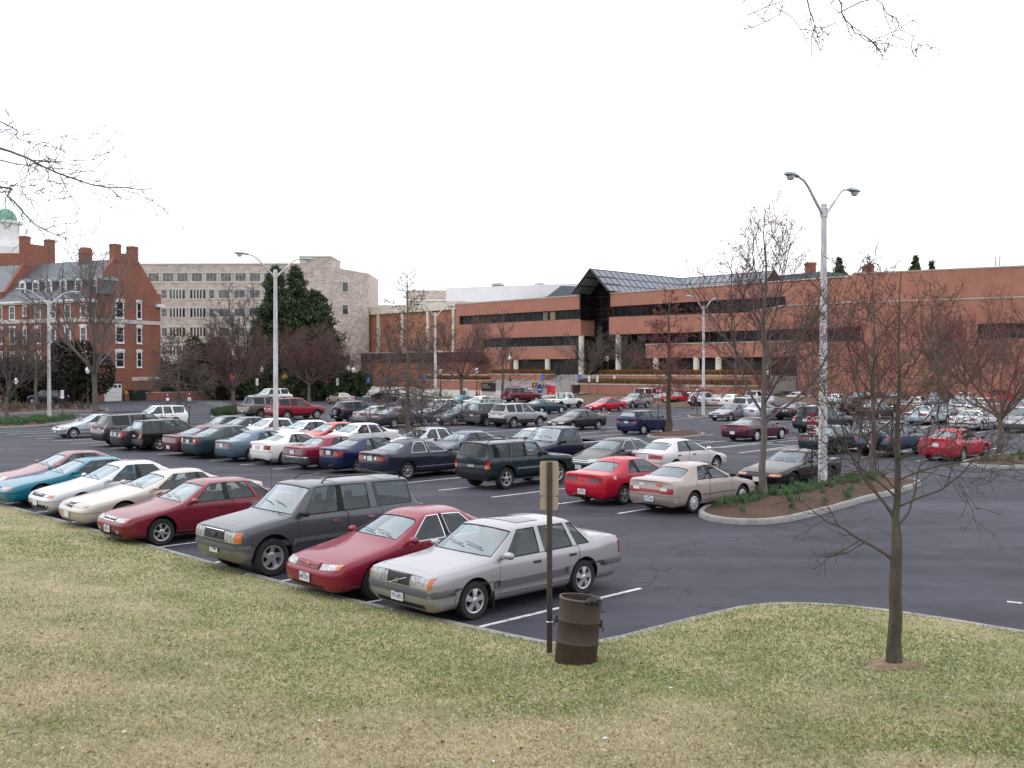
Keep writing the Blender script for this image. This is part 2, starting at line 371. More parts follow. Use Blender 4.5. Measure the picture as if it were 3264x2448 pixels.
        st(xt, tn, [(xt+.05, .90*w*tn, tz-.06), (xt+.045, .72*w*tn, tz-.05), (xt+.035, .42*w*tn, tz-.045), (xt+.03, 0, tz-.043)], z3=tz-.03, r2z=p['rbz'], zlow=zs+.06, dx=(.09, .015, -.015, .05))
    return S
def body_mesh(p):
    """the closed shell with wheel arches cut out, faces tagged by material index; also its BVH"""
    S = cage(p); N = len(S); w = p['W']/2
    bm = bmesh.new(); V = []
    for s in S:
        row = [(bm.verts.new((x, y, z)), bm.verts.new((x, -y, z)) if y > 1e-6 else None) for x, y, z in s]
        V.append([(l, r if r else l) for l, r in row])
    def face(vs, t):
        u = []
        for v in vs:
            if v not in u: u.append(v)
        if len(u) >= 3:
            f = bm.faces.new(u); f.material_index = t; return f
    A4 = p['doors'] == 4
    for i in range(N-1):
        for j in range(7):
            t = T_PAINT
            if j >= 5 and i == 4: t = T_WS
            if j >= 5 and i == 12: t = T_RW
            if j >= 5 and i in (1, 2, 3): t = T_HD
            if j >= 5 and i in (13, 14) and p['kind'] == 'sedan': t = T_TL
            if j == 4:
                if i == 6: t = T_FW
                elif i == 7 and p.get('bpil', True) and p['kind'] != 'pickup': t = T_DARK
                elif i == 8: t = T_BW
                elif i == 10 and p['xq'] is not None: t = T_QW
            if j in (1, 2, 3):
                if A4 and i in (5, 6, 7): t = T_FD
                elif A4 and i in (8, 9): t = T_RD
                elif not A4 and i in (5, 6, 7): t = T_FD
            if j in (0, 1) and i in (0, 1): t = T_FB
            if j in (0, 1) and i in (N-3, N-2): t = T_RB
            if p['kind'] == 'pickup' and j >= 5 and i == 13: t = T_BED
            for sd in (0, 1):
                q = [V[i][j][sd], V[i+1][j][sd], V[i+1][j+1][sd], V[i][j+1][sd]]
                face(q if sd == 0 else q[::-1], t)
        face([V[i][0][0], V[i][0][1], V[i+1][0][1], V[i+1][0][0]], T_DARK)
    for i, fl in ((0, 0), (N-1, 1)):
        for j in range(7):
            t = (T_FB if i == 0 else T_RB) if j < 2 else T_PAINT
            q = [V[i][j][0], V[i][j+1][0], V[i][j+1][1], V[i][j][1]]
            face(q[::-1] if fl else q, t)
    bmesh.ops.recalc_face_normals(bm, faces=bm.faces)
    cr = p['cr']
    if cr > 0:
        lay = bm.edges.layers.float.new('crease_edge')
        def cs(a, b, val):
            e = bm.edges.get((a, b))
            if e: e[lay] = val
        for sd in (0, 1):
            for i in range(N-1):
                for j, val in ((4, cr), (5, cr*.9), (3, cr*.6), (0, .6)):
                    cs(V[i][j][sd], V[i+1][j][sd], val)
            for i in range(5, 12):
                cs(V[i][4][sd], V[i][5][sd], .62)
                if i < 11:
                    for j in (4, 5): cs(V[i][j][sd], V[i+1][j][sd], max(cr, .6))
            for i in (4, 5, 12, 13, 14, 0, N-1):
                for j in range(4 if 4 <= i <= 13 else 1, 7): cs(V[i][j][sd], V[i][j+1][sd], cr)
    me = bpy.data.meshes.new('cage'); bm.to_mesh(me); bm.free()
    for _ in range(15): me.materials.append(None)
    ob = bpy.data.objects.new('cage', me); COL.objects.link(ob)
    sm = ob.modifiers.new('s', 'SUBSURF'); sm.levels = 2; sm.render_levels = 2
    ct = MB(); ar = p['r'] + p.get('arch', .055)
    for ax in (p['wb']/2, -p['wb']/2):
        for sd in (1, -1):
            y0, y1 = sorted((sd*(w-.30), sd*(w+.3)))
            ct.lathe([(ar, y0), (ar, y1)], 40, c=(ax, 0, p['r']+.015), axis='y', mi=1)
    co = ct.build('cut', [None]*15)
    bo = ob.modifiers.new('b', 'BOOLEAN'); bo.operation = 'DIFFERENCE'; bo.object = co; bo.solver = 'EXACT'
    bpy.context.view_layer.update()
    dg = bpy.context.evaluated_depsgraph_get()
    out = bpy.data.meshes.new_from_object(ob.evaluated_get(dg))
    bpy.data.objects.remove(ob); bpy.data.objects.remove(co)
    bm = bmesh.new(); bm.from_mesh(out)
    return bm, BVHTree.FromBMesh(bm)
def take(bm, faces, mats, delete=True, push=0.0, smooth=35):
    """moves faces of bm into a mesh of their own"""
    nb = bmesh.new(); mp = {}
    for f in faces:
        vs = []
        for v in f.verts:
            if v not in mp: mp[v] = nb.verts.new(v.co - v.normal*push)
            vs.append(mp[v])
        try: nb.faces.new(vs).smooth = True
        except ValueError: pass
    if delete: bmesh.ops.delete(bm, geom=faces, context='FACES')
    nb.normal_update()
    me = bpy.data.meshes.new('part'); nb.to_mesh(me); nb.free()
    for m in mats: me.materials.append(m)
    if smooth: me.set_sharp_from_angle(angle=R(smooth))
    return me
def patch(bvh, poly, direc, n=(8, 4), off=.006, wrap=True):
    """a skin laid on the body: poly = four (h, z) corners seen along -direc; 'front','rear' use h=y, 'side' uses h=x (left side)"""
    nx, nz = n; vs = []; fs = []
    d = {'front': Vector((-1,0,0)), 'rear': Vector((1,0,0)), 'left': Vector((0,-1,0)), 'right': Vector((0,1,0)), 'top': Vector((0,0,-1))}[direc]
    grid = {}
    for i in range(nx+1):
        for j in range(nz+1):
            s, t = i/nx, j/nz
            a = [poly[0][k]*(1-s) + poly[1][k]*s for k in (0,1)]; b = [poly[3][k]*(1-s) + poly[2][k]*s for k in (0,1)]
            h, z = a[0]*(1-t)+b[0]*t, a[1]*(1-t)+b[1]*t
            o = {'front': Vector((5,h,z)), 'rear': Vector((-6,h,z)), 'left': Vector((h,4,z)), 'right': Vector((h,-4,z)), 'top': Vector((h,z,4))}[direc]
            hit = bvh.ray_cast(o, d)
            if hit[0] is not None: grid[i,j] = len(vs); vs.append(hit[0] + hit[1].normalized()*off*(1 if hit[1].dot(d) < 0 else -1))
    for i in range(nx):
        for j in range(nz):
            q = [(i,j),(i+1,j),(i+1,j+1),(i,j+1)]
            if all(k in grid for k in q):
                c = [vs[grid[k]] for k in q]
                if max((c[0]-c[2]).length, (c[1]-c[3]).length) < .45: fs.append([grid[k] for k in q])
    return vs, fs
def skin(name, bvh, poly, direc, m, parent, n=(8,4), off=.006, thick=.008):
    vs, fs = patch(bvh, poly, direc, n, off)
    if not fs: return None
    bm = bmesh.new(); V = [bm.verts.new(v) for v in vs]
    for f in fs:
        try: bm.faces.new([V[i] for i in f])
        except ValueError: pass
    bmesh.ops.delete(bm, geom=[v for v in bm.verts if not v.link_faces], context='VERTS')
    bm.normal_update()
    d = {'front': Vector((1,0,0)), 'rear': Vector((-1,0,0)), 'left': Vector((0,1,0)), 'right': Vector((0,-1,0)), 'top': Vector((0,0,1))}[direc]
    if sum(f.normal.dot(d)*f.calc_area() for f in bm.faces) < 0: bmesh.ops.reverse_faces(bm, faces=bm.faces)
    ed = [e for e in bm.edges if e.is_boundary]
    r = bmesh.ops.extrude_edge_only(bm, edges=ed)
    for v in [g for g in r['geom'] if isinstance(g, bmesh.types.BMVert)]: v.co -= d*(thick+off)
    for f in bm.faces: f.smooth = True
    me = bpy.data.meshes.new(name); bm.to_mesh(me); bm.free()
    me.materials.append(m); me.set_sharp_from_angle(angle=R(40))
    return link(name, me, parent)
def outline(bvh, z, x0, x1, side, n=26):
    """points of the body's outline at height z on one side, from x0 to x1, and round the end where x0/x1 reach it"""
    pts = []
    for i in range(n+1):
        x = x0 + (x1-x0)*i/n
        h = bvh.ray_cast(Vector((x, 4*side, z)), Vector((0, -side, 0)))
        if h[0] is not None: pts.append((h[0], Vector((0, side, 0))))
    return pts
def band(name, bvh, z0, z1, ends, m, parent, xcut, thick=.03, w=1):
    """a bumper rubber round the nose (ends=+1) or tail (-1): rays cast inwards over an arc"""
    vs = []; fs = []; k = 0
    N = 34
    for i in range(N+1):
        t = -1 + 2*i/N; ang = t*R(112)
        c = Vector((ends*(xcut), 0, 0)); d = Vector((math.cos(ang)*ends, math.sin(ang), 0))
        row = []
        for z in (z0, z1):
            o = Vector((ends*(abs(xcut)), 0, z)) + Vector((d.x*3, d.y*1.6, 0))
            h = bvh.ray_cast(o, (Vector((ends*abs(xcut), 0, z)) - o).normalized())
            row.append(h[0] + d*thick if h[0] is not None else None)
        if None in row: continue
        zc = (z0+z1)/2
        a, b = row
        q = [a - d*(thick+.03), a + Vector((0,0,.012)), Vector(((a.x+b.x)/2 + d.x*.012, (a.y+b.y)/2 + d.y*.012, zc)), b - Vector((0,0,.012)), b - d*(thick+.03)]
        vs += q; k += 1
    for i in range(k-1):
        for j in range(4): fs.append((i*5+j, i*5+j+1, (i+1)*5+j+1, (i+1)*5+j))
    mb = MB().add(vs, fs)
    return mb.build(name, m, parent, smooth=50)
def make_car(name, p, paint, label, group='cars parked in the rows of the car park', rim=None):
    q = dict(DEF); q.update(p); p = q
    root = tag(empty(name), label, p.get('cat', 'car'), group)
    w = p['W']/2; xf = p['wb']/2 + p['fo']; xt = xf - p['L']; H = p['H']
    bm, bvh = body_mesh(p)
    def sel(t, f=lambda c: True): return [x for x in bm.faces if x.material_index == t and f(x.calc_center_median())]
    def inset(t, side, width, depth=0.0, edge=T_DARK):
        f = lambda c: (c.y > 0) == (side > 0) if side else True
        fs = sel(t, f)
        if not fs: return []
        bm.normal_update()
        r = bmesh.ops.inset_region(bm, faces=fs, thickness=width, depth=depth, use_even_offset=True)
        for x in r['faces']: x.material_index = edge
        return sel(t, f)
    pl = lambda me: [me.materials.clear(), me.materials.append(paint)]
    parts = []
    gl_r = M_TINT if p['tint'] else M_GLASS
    # glass
    for t, nm, g in ((T_WS, 'windscreen', M_WIND), (T_RW, 'rear_window', M_TINT if p['tint'] else M_WIND)):
        fs = inset(t, 0, .022, -.004)
        if fs: link(nm, take(bm, fs, [g], push=.006, smooth=0), root)
    doors = {}
    for side in (1, -1):
        for t, ok in ((T_FD, True), (T_RD, p['doors'] == 4)):
            if not ok: continue
            fs = inset(t, side, .011, -.002)
            if fs:
                d = link('door', take(bm, fs, [paint], push=0, smooth=35), root); doors[t, side] = d
        for t, dt, g in ((T_FW, T_FD, M_GLASS), (T_BW, T_RD if p['doors'] == 4 else None, gl_r), (T_QW, None, gl_r)):
            fs = inset(t, side, .014 if p.get('wtrim') else .016, -.005, T_CHR if p.get('wtrim') else T_DARK)
            if fs:
                par = doors.get((dt, side), root)
                link('window' if dt is not None else 'quarter_window', take(bm, fs, [g], push=.006, smooth=0), par)
    fbm = {'paint': paint, 'grey': M_GREY, 'chrome': M_CHROMEB, 'dark': M_DARK}[p['bumper']]
    for t in (T_FB, T_RB):
        fs = inset(t, 0, .009, -.002)
        if fs: link('bumper', take(bm, fs, [fbm], smooth=35), root)
    for t, nm in ((T_HD, 'hood'), (T_TL, 'trunk_lid')):
        fs = inset(t, 0, .009, -.002)
        if fs: link(nm, take(bm, fs, [paint], smooth=35), root)
    if p['kind'] == 'pickup':
        fs = sel(T_BED); take(bm, fs, [M_DARK])
        bed = MB(); x0, x1, y = p['xd']-.10, .55*xt+.45*p['xd']+.0, w*.80
        x1 = xt + .16
        zt, zf = p['dz']-.03, p['dz']-.45
        bed.add([(x0,-y,zf),(x1,-y,zf),(x1,y,zf),(x0,y,zf),(x0,-y,zt),(x1,-y,zt),(x1,y,zt),(x0,y,zt)], [(0,1,2,3),(0,4,5,1),(1,5,6,2),(2,6,7,3),(3,7,4,0)])
        bed.build('cargo_bed', M_DARK, root)
    me = bpy.data.meshes.new('body')
    for f in bm.faces: f.material_index = {T_DARK: 1, T_CHR: 2}.get(f.material_index, 0); f.smooth = True
    bm.to_mesh(me); bm.free(); me.materials.append(paint); me.materials.append(M_SEAM); me.materials.append(M_CHROME); me.set_sharp_from_angle(angle=R(35))
    link('body', me, root)
    # handles and mirrors
    zb = lambda x: p['beltr'] + (p['belt']-p['beltr'])*min(1, max(0, ((x-xt)/(xf-xt))*1.3-.2))
    hm = {'paint': paint, 'dark': M_DARK, 'chrome': M_CHROME}[p.get('handle', 'dark')]
    for (t, side), d in doors.items():
        x = p['xb']+.16 if t == T_FD else p['xcw']+.10
        if p['doors'] == 2: x = p['xb']+.18
        z = zb(x) - p.get('hdz', .14)
        skin('handle', bvh, [(x-.085, z-.02), (x+.085, z-.02), (x+.085, z+.02), (x-.085, z+.02)], 'left' if side > 0 else 'right', hm, d, (3,1), .014, .02)
    mm = {'paint': paint, 'dark': M_DARK, 'chrome': M_CHROME}[p['mirror']]
    for side in (1, -1):
        mb = MB(); x, y, z = p['xc']-.22, w*.955, zb(p['xc'])+.07
        s = p.get('mir', 1)
        mb.lathe([(.001, 0), (.05*s, .012), (.073*s, .05), (.078*s, .10), (.070*s, .16), (.045*s, .20), (.001, .21)], 12, axis='y')
        mb.v = [(x + (vx*.62 if vx < 0 else vx*1.15), side*(y+.015+vy), z + vz*.85) for vx, vy, vz in mb.v]
        o = mb.build('mirror', mm, root, smooth=50)
    # lamps, grille, plates
    g0, g1, g2, gm = p['grille']
    if g0 > 0:
        gmat = {'dark': M_DARK, 'chrome': M_CHROME, 'paint': paint, 'grey': M_GREY}[gm]
        fr = skin('grille', bvh, [(-g0, g1), (g0, g1), (g0*1.06, g2), (-g0*1.06, g2)], 'front', M_DARK, root, (12, 4), .008)
        if p.get('gchrome') and fr:
            for za, zb_ in ((g1-.004, g1+.008), (g2-.010, g2+.006)): skin('grille_trim', bvh, [(-g0*1.04, za), (g0*1.04, za), (g0*1.04, zb_), (-g0*1.04, zb_)], 'front', M_CHROME, fr, (12, 1), .014, .008)
        if p.get('gbars') and fr:
            nb = p['gbars']
            for i in range(nb):
                z = g1 + (g2-g1)*(i+.5)/nb
                skin('bar', bvh, [(-g0*.96, z-p.get('gbw', .009)), (g0*.96, z-p.get('gbw', .009)), (g0*.96, z+p.get('gbw', .009)), (-g0*.96, z+p.get('gbw', .009))], 'front', gmat, fr, (12, 1), .017, .01)
    if p.get('intake'):
        i0, i1, i2 = p['intake']
        skin('air_intake', bvh, [(-i0, i1), (i0, i1), (i0, i2), (-i0, i2)], 'front', M_SEAM, root, (10, 2), .004, .004)
    for side in (1, -1):
        y0, y1, z0, z1 = p['head']; o = p.get('headup', .0)
        hl = skin('headlight', bvh, [(side*w*y0, z0), (side*w*y1, z0+o), (side*w*y1, z1+o*.6), (side*w*y0, z1)], 'front', M_LENS, root, (12, 4), .008)
        if p.get('amber', True) and hl:
            ya = w*(y0 + (y1-y0)*p.get('ambf', .86))
            skin('indicator', bvh, [(side*ya, z0+o*.8+.008), (side*w*y1, z0+o+.008), (side*w*y1, z1+o*.6-.008), (side*ya, z1+o*.5-.008)], 'front', M_AMBER if p.get('amber') != 'low' else M_AMBER, hl, (6, 3), .0125)
        if p.get('ring') and hl:
            yc = side*w*(y0*.62+y1*.38); zc = (z0+z1)/2 + o*.3; rr_ = (z1-z0)*.42
            skin('bulb_reflector', bvh, [(yc-rr_, zc-rr_), (yc+rr_, zc-rr_), (yc+rr_, zc+rr_), (yc-rr_, zc+rr_)], 'front', M_CHROME, hl, (3, 3), .012, .004)
        y0, y1, z0, z1 = p['tails']; tm = {'red': M_RED, 'dark': M_DKRED}[p['tailm']]; to = p.get('tailup', 0)
        tl = skin('taillight', bvh, [(side*w*y0, z0), (side*w*y1, z0+to*.3), (side*w*y1, z1+to), (side*w*y0, z1)], 'rear', tm, root, (10, 5), .01)
        if p.get('revlens') and tl:
            f0, f1, h0, h1 = p['revlens']
            ya, yb = w*(y0+(y1-y0)*f0), w*(y0+(y1-y0)*f1); za, zb_ = z0+(z1-z0)*h0, z0+(z1-z0)*h1
            skin('lens', bvh, [(side*ya, za), (side*yb, za), (side*yb, zb_), (side*ya, zb_)], 'rear', M_AMBER if p['revlens'] and p.get('revamber') else M_WLENS, tl, (4, 2), .015)
        if p.get('fog'):
            skin('fog_lamp', bvh, [(side*w*.50, .34), (side*w*.64, .34), (side*w*.64, .41), (side*w*.50, .41)], 'front', M_LENS, root, (3, 2), .006)
    if p.get('tailbar'):
        y1, z0, z1, tm = p['tailbar'][-4:]
        skin('tail_panel', bvh, [(-w*y1, z0), (w*y1, z0), (w*y1, z1), (-w*y1, z1)], 'rear', {'red': M_RED, 'dark': M_DKRED, 'black': M_DARK, 'paint': paint}[tm], root, (14, 3), .007)
    if p.get('darkpanel'):
        y1, z0, z1 = p['darkpanel']
        skin('plate_recess', bvh, [(-w*y1, z0), (w*y1, z0), (w*y1, z1), (-w*y1, z1)], 'rear', M_DARK, root, (10, 3), .005)
    if p['plate_f']:
        z = p['plate_f']
        h = bvh.ray_cast(Vector((5, 0, z)), Vector((-1, 0, 0)))[0]; x = (h.x if h else xf) + .018
        pf = MB().box(x, x+.008, -.155, .155, z-.078, z+.078).build('licence_plate', M_PLATE, root)
    z = p['plate_r']; h = bvh.ray_cast(Vector((-6, 0, z)), Vector((1, 0, 0)))[0]; x = (h.x if h else xt) - .02
    MB().box(x-.008, x, -.155, .155, z-.078, z+.078).build('licence_plate', M_PLATE, root)
    # trim
    if p['strip']:
        z0, z1, sm = p['strip']; sm = {'dark': M_DARK, 'grey': M_GREY, 'chrome': M_CHROME, 'paint': paint}[sm]
        xa, xb_ = p['wb']/2-p['r']-.09, -p['wb']/2+p['r']+.09
        for side in ('left', 'right'):
            skin('side_moulding', bvh, [(xb_, z0), (xa, z0), (xa, z1), (xb_, z1)], side, sm, root, (18, 1), .014, .01)
    if p['bstrip']:
        z0, z1, bmn = p['bstrip']; bmn = {'dark': M_DARK, 'grey': M_GREY, 'chrome': M_CHROME}[bmn]
        for e in (1, -1): band('bumper_strip', bvh, z0, z1, e, bmn, root, (p['wb']/2+p['r']*.5) if e > 0 else (abs(-p['wb']/2)+p['r']*.5))
    if p['rails']:
        for side in (1, -1):
            mb = MB(); y = side*(w*p['wr']*.80); zr = H-.02
            xs0, xs1 = p['xr0']-.45, p['xr1']+.15
            mb.tube([(xs0+.1, y, zr-.02), (xs0-.02, y, zr+.075), (xs0-.2, y, zr+.085), (xs1+.2, y, zr+.075), (xs1+.02, y, zr+.06), (xs1-.1, y, zr-.05)], .016, 6)
            mb.build('roof_rail', M_DARK, root, smooth=50)
        mb = MB()
        for xx in (p['xr0']-.75, p['xr1']+.5): mb.tube([(xx, -w*p['wr']*.8, H+.055), (xx, w*p['wr']*.8, H+.055)], .013, 6)
        mb.build('roof_bar', M_DARK, root, smooth=50)
    if p['spoiler']:
        mb = MB(); z = p['tz']+.10; y = w*.72
        mb.add([(xt+.02,-y,z),(xt+.16,-y,z-.005),(xt+.20,y,z-.005),(xt+.02,y,z),(xt+.02,-y,z+.025),(xt+.16,-y,z+.02),(xt+.20,y,z+.02),(xt+.02,y,z+.025)], [(0,3,2,1),(4,5,6,7),(0,1,5,4),(1,2,6,5),(2,3,7,6),(3,0,4,7)])
        for s in (-1, 1): mb.box(xt+.07, xt+.13, s*y*.8-.02, s*y*.8+.02, p['tz']-.04, z+.01)
        mb.build('spoiler', paint, root)
    # wipers on the windscreen
    for y0, y1 in ((.50, .0), (-.02, -.52)):
        pts = []
        for i in range(5):
            t = i/4; yy = w*(y0*(1-t) + y1*t); xx = p['xc'] - .05 - .06*t - .05*abs(yy)/w
            h = bvh.ray_cast(Vector((xx, yy, 4)), Vector((0,0,-1)))[0]
            if h: pts.append(h + Vector((.010, 0, .020)))
        if len(pts) > 2: MB().tube(pts, [.009]+[.006]*(len(pts)-1), 4).build('wiper', M_DARK, root)
    # cabin
    sm = M_SEATB if p['seat'] == 'beige' else M_SEAT
    it = MB(); it.box(p['xq'] or p['xd'] if p['kind'] == 'wagon' else p['xd'], p['xc']-.1, -w*.86, w*.86, .30, .34)
    root_int = it.build('cabin_floor', M_DASH, root)
    db = MB(); c = p['xc']
    db.prism([(c-.55, .62), (c-.42, p['cz']-.06), (c-.1, p['cz']-.03), (c+.0, p['cz']-.08), (c-.02, .5), (c-.4, .45)], -w*.84, w*.84)
    db.build('dashboard', M_DASH, root)
    sw = MB(); n = 16
    sw.tube([(c-.60+.06*math.sin(2*math.pi*i/n), w*.42+.18*math.cos(2*math.pi*i/n), p['belt']-.06+.17*math.sin(2*math.pi*i/n)) for i in range(n+1)], .016, 5)
    sw.tube([(c-.60, w*.42, p['belt']-.06), (c-.45, w*.42, p['belt']-.14)], .03, 6); sw.build('steering_wheel', M_DASH, root, smooth=50)
    zs_ = .34 + max(0, (H-1.42))*.45
    def seat(nm, x, y0, y1, hr=True):
        sb = MB(); y0, y1 = min(y0,y1), max(y0,y1)
        sb.prism([(x+.48, zs_+.05), (x+.50, zs_+.16), (x+.02, zs_+.13), (x-.22, zs_+.68), (x-.31, zs_+.66), (x-.16, zs_-.0)], y0, y1)
        if hr:
            ym = (y0+y1)/2
            for yy in ([ym] if y1-y0 < .8 else [y0+.28, y1-.28]): sb.prism([(x-.22, zs_+.70), (x-.27, zs_+.89), (x-.35, zs_+.88), (x-.32, zs_+.69)], yy-.12, yy+.12)
        sb.build(nm, sm, root, bevel=.03)
    xs_ = p['xb'] + .06
    seat('seat', xs_, w*.12, w*.78); seat('seat', xs_, -w*.12, -w*.78)
    if p['xd'] < -.9 and p['kind'] != 'pickup': seat('rear_seat', xs_-.80, -w*.76, w*.76, p['kind'] == 'wagon')
    # wheels
    ty, rm = get_wheel(rim or p['wheel'], p['r'], p['tw'])
    for ax in (p['wb']/2, -p['wb']/2):
        for side in (1, -1):
            wl = tag(empty('wheel', (ax, side*(w-.035), p['r'])))
            wl.parent = root
            if side < 0: wl.rotation_euler = (0, 0, math.pi)
            link('tyre', ty, wl); link('rim', rm, wl)
    root['bvh_dims'] = [w, xf, xt]
    CARP[root.name] = (p, bvh)
    return root
CARP = {}
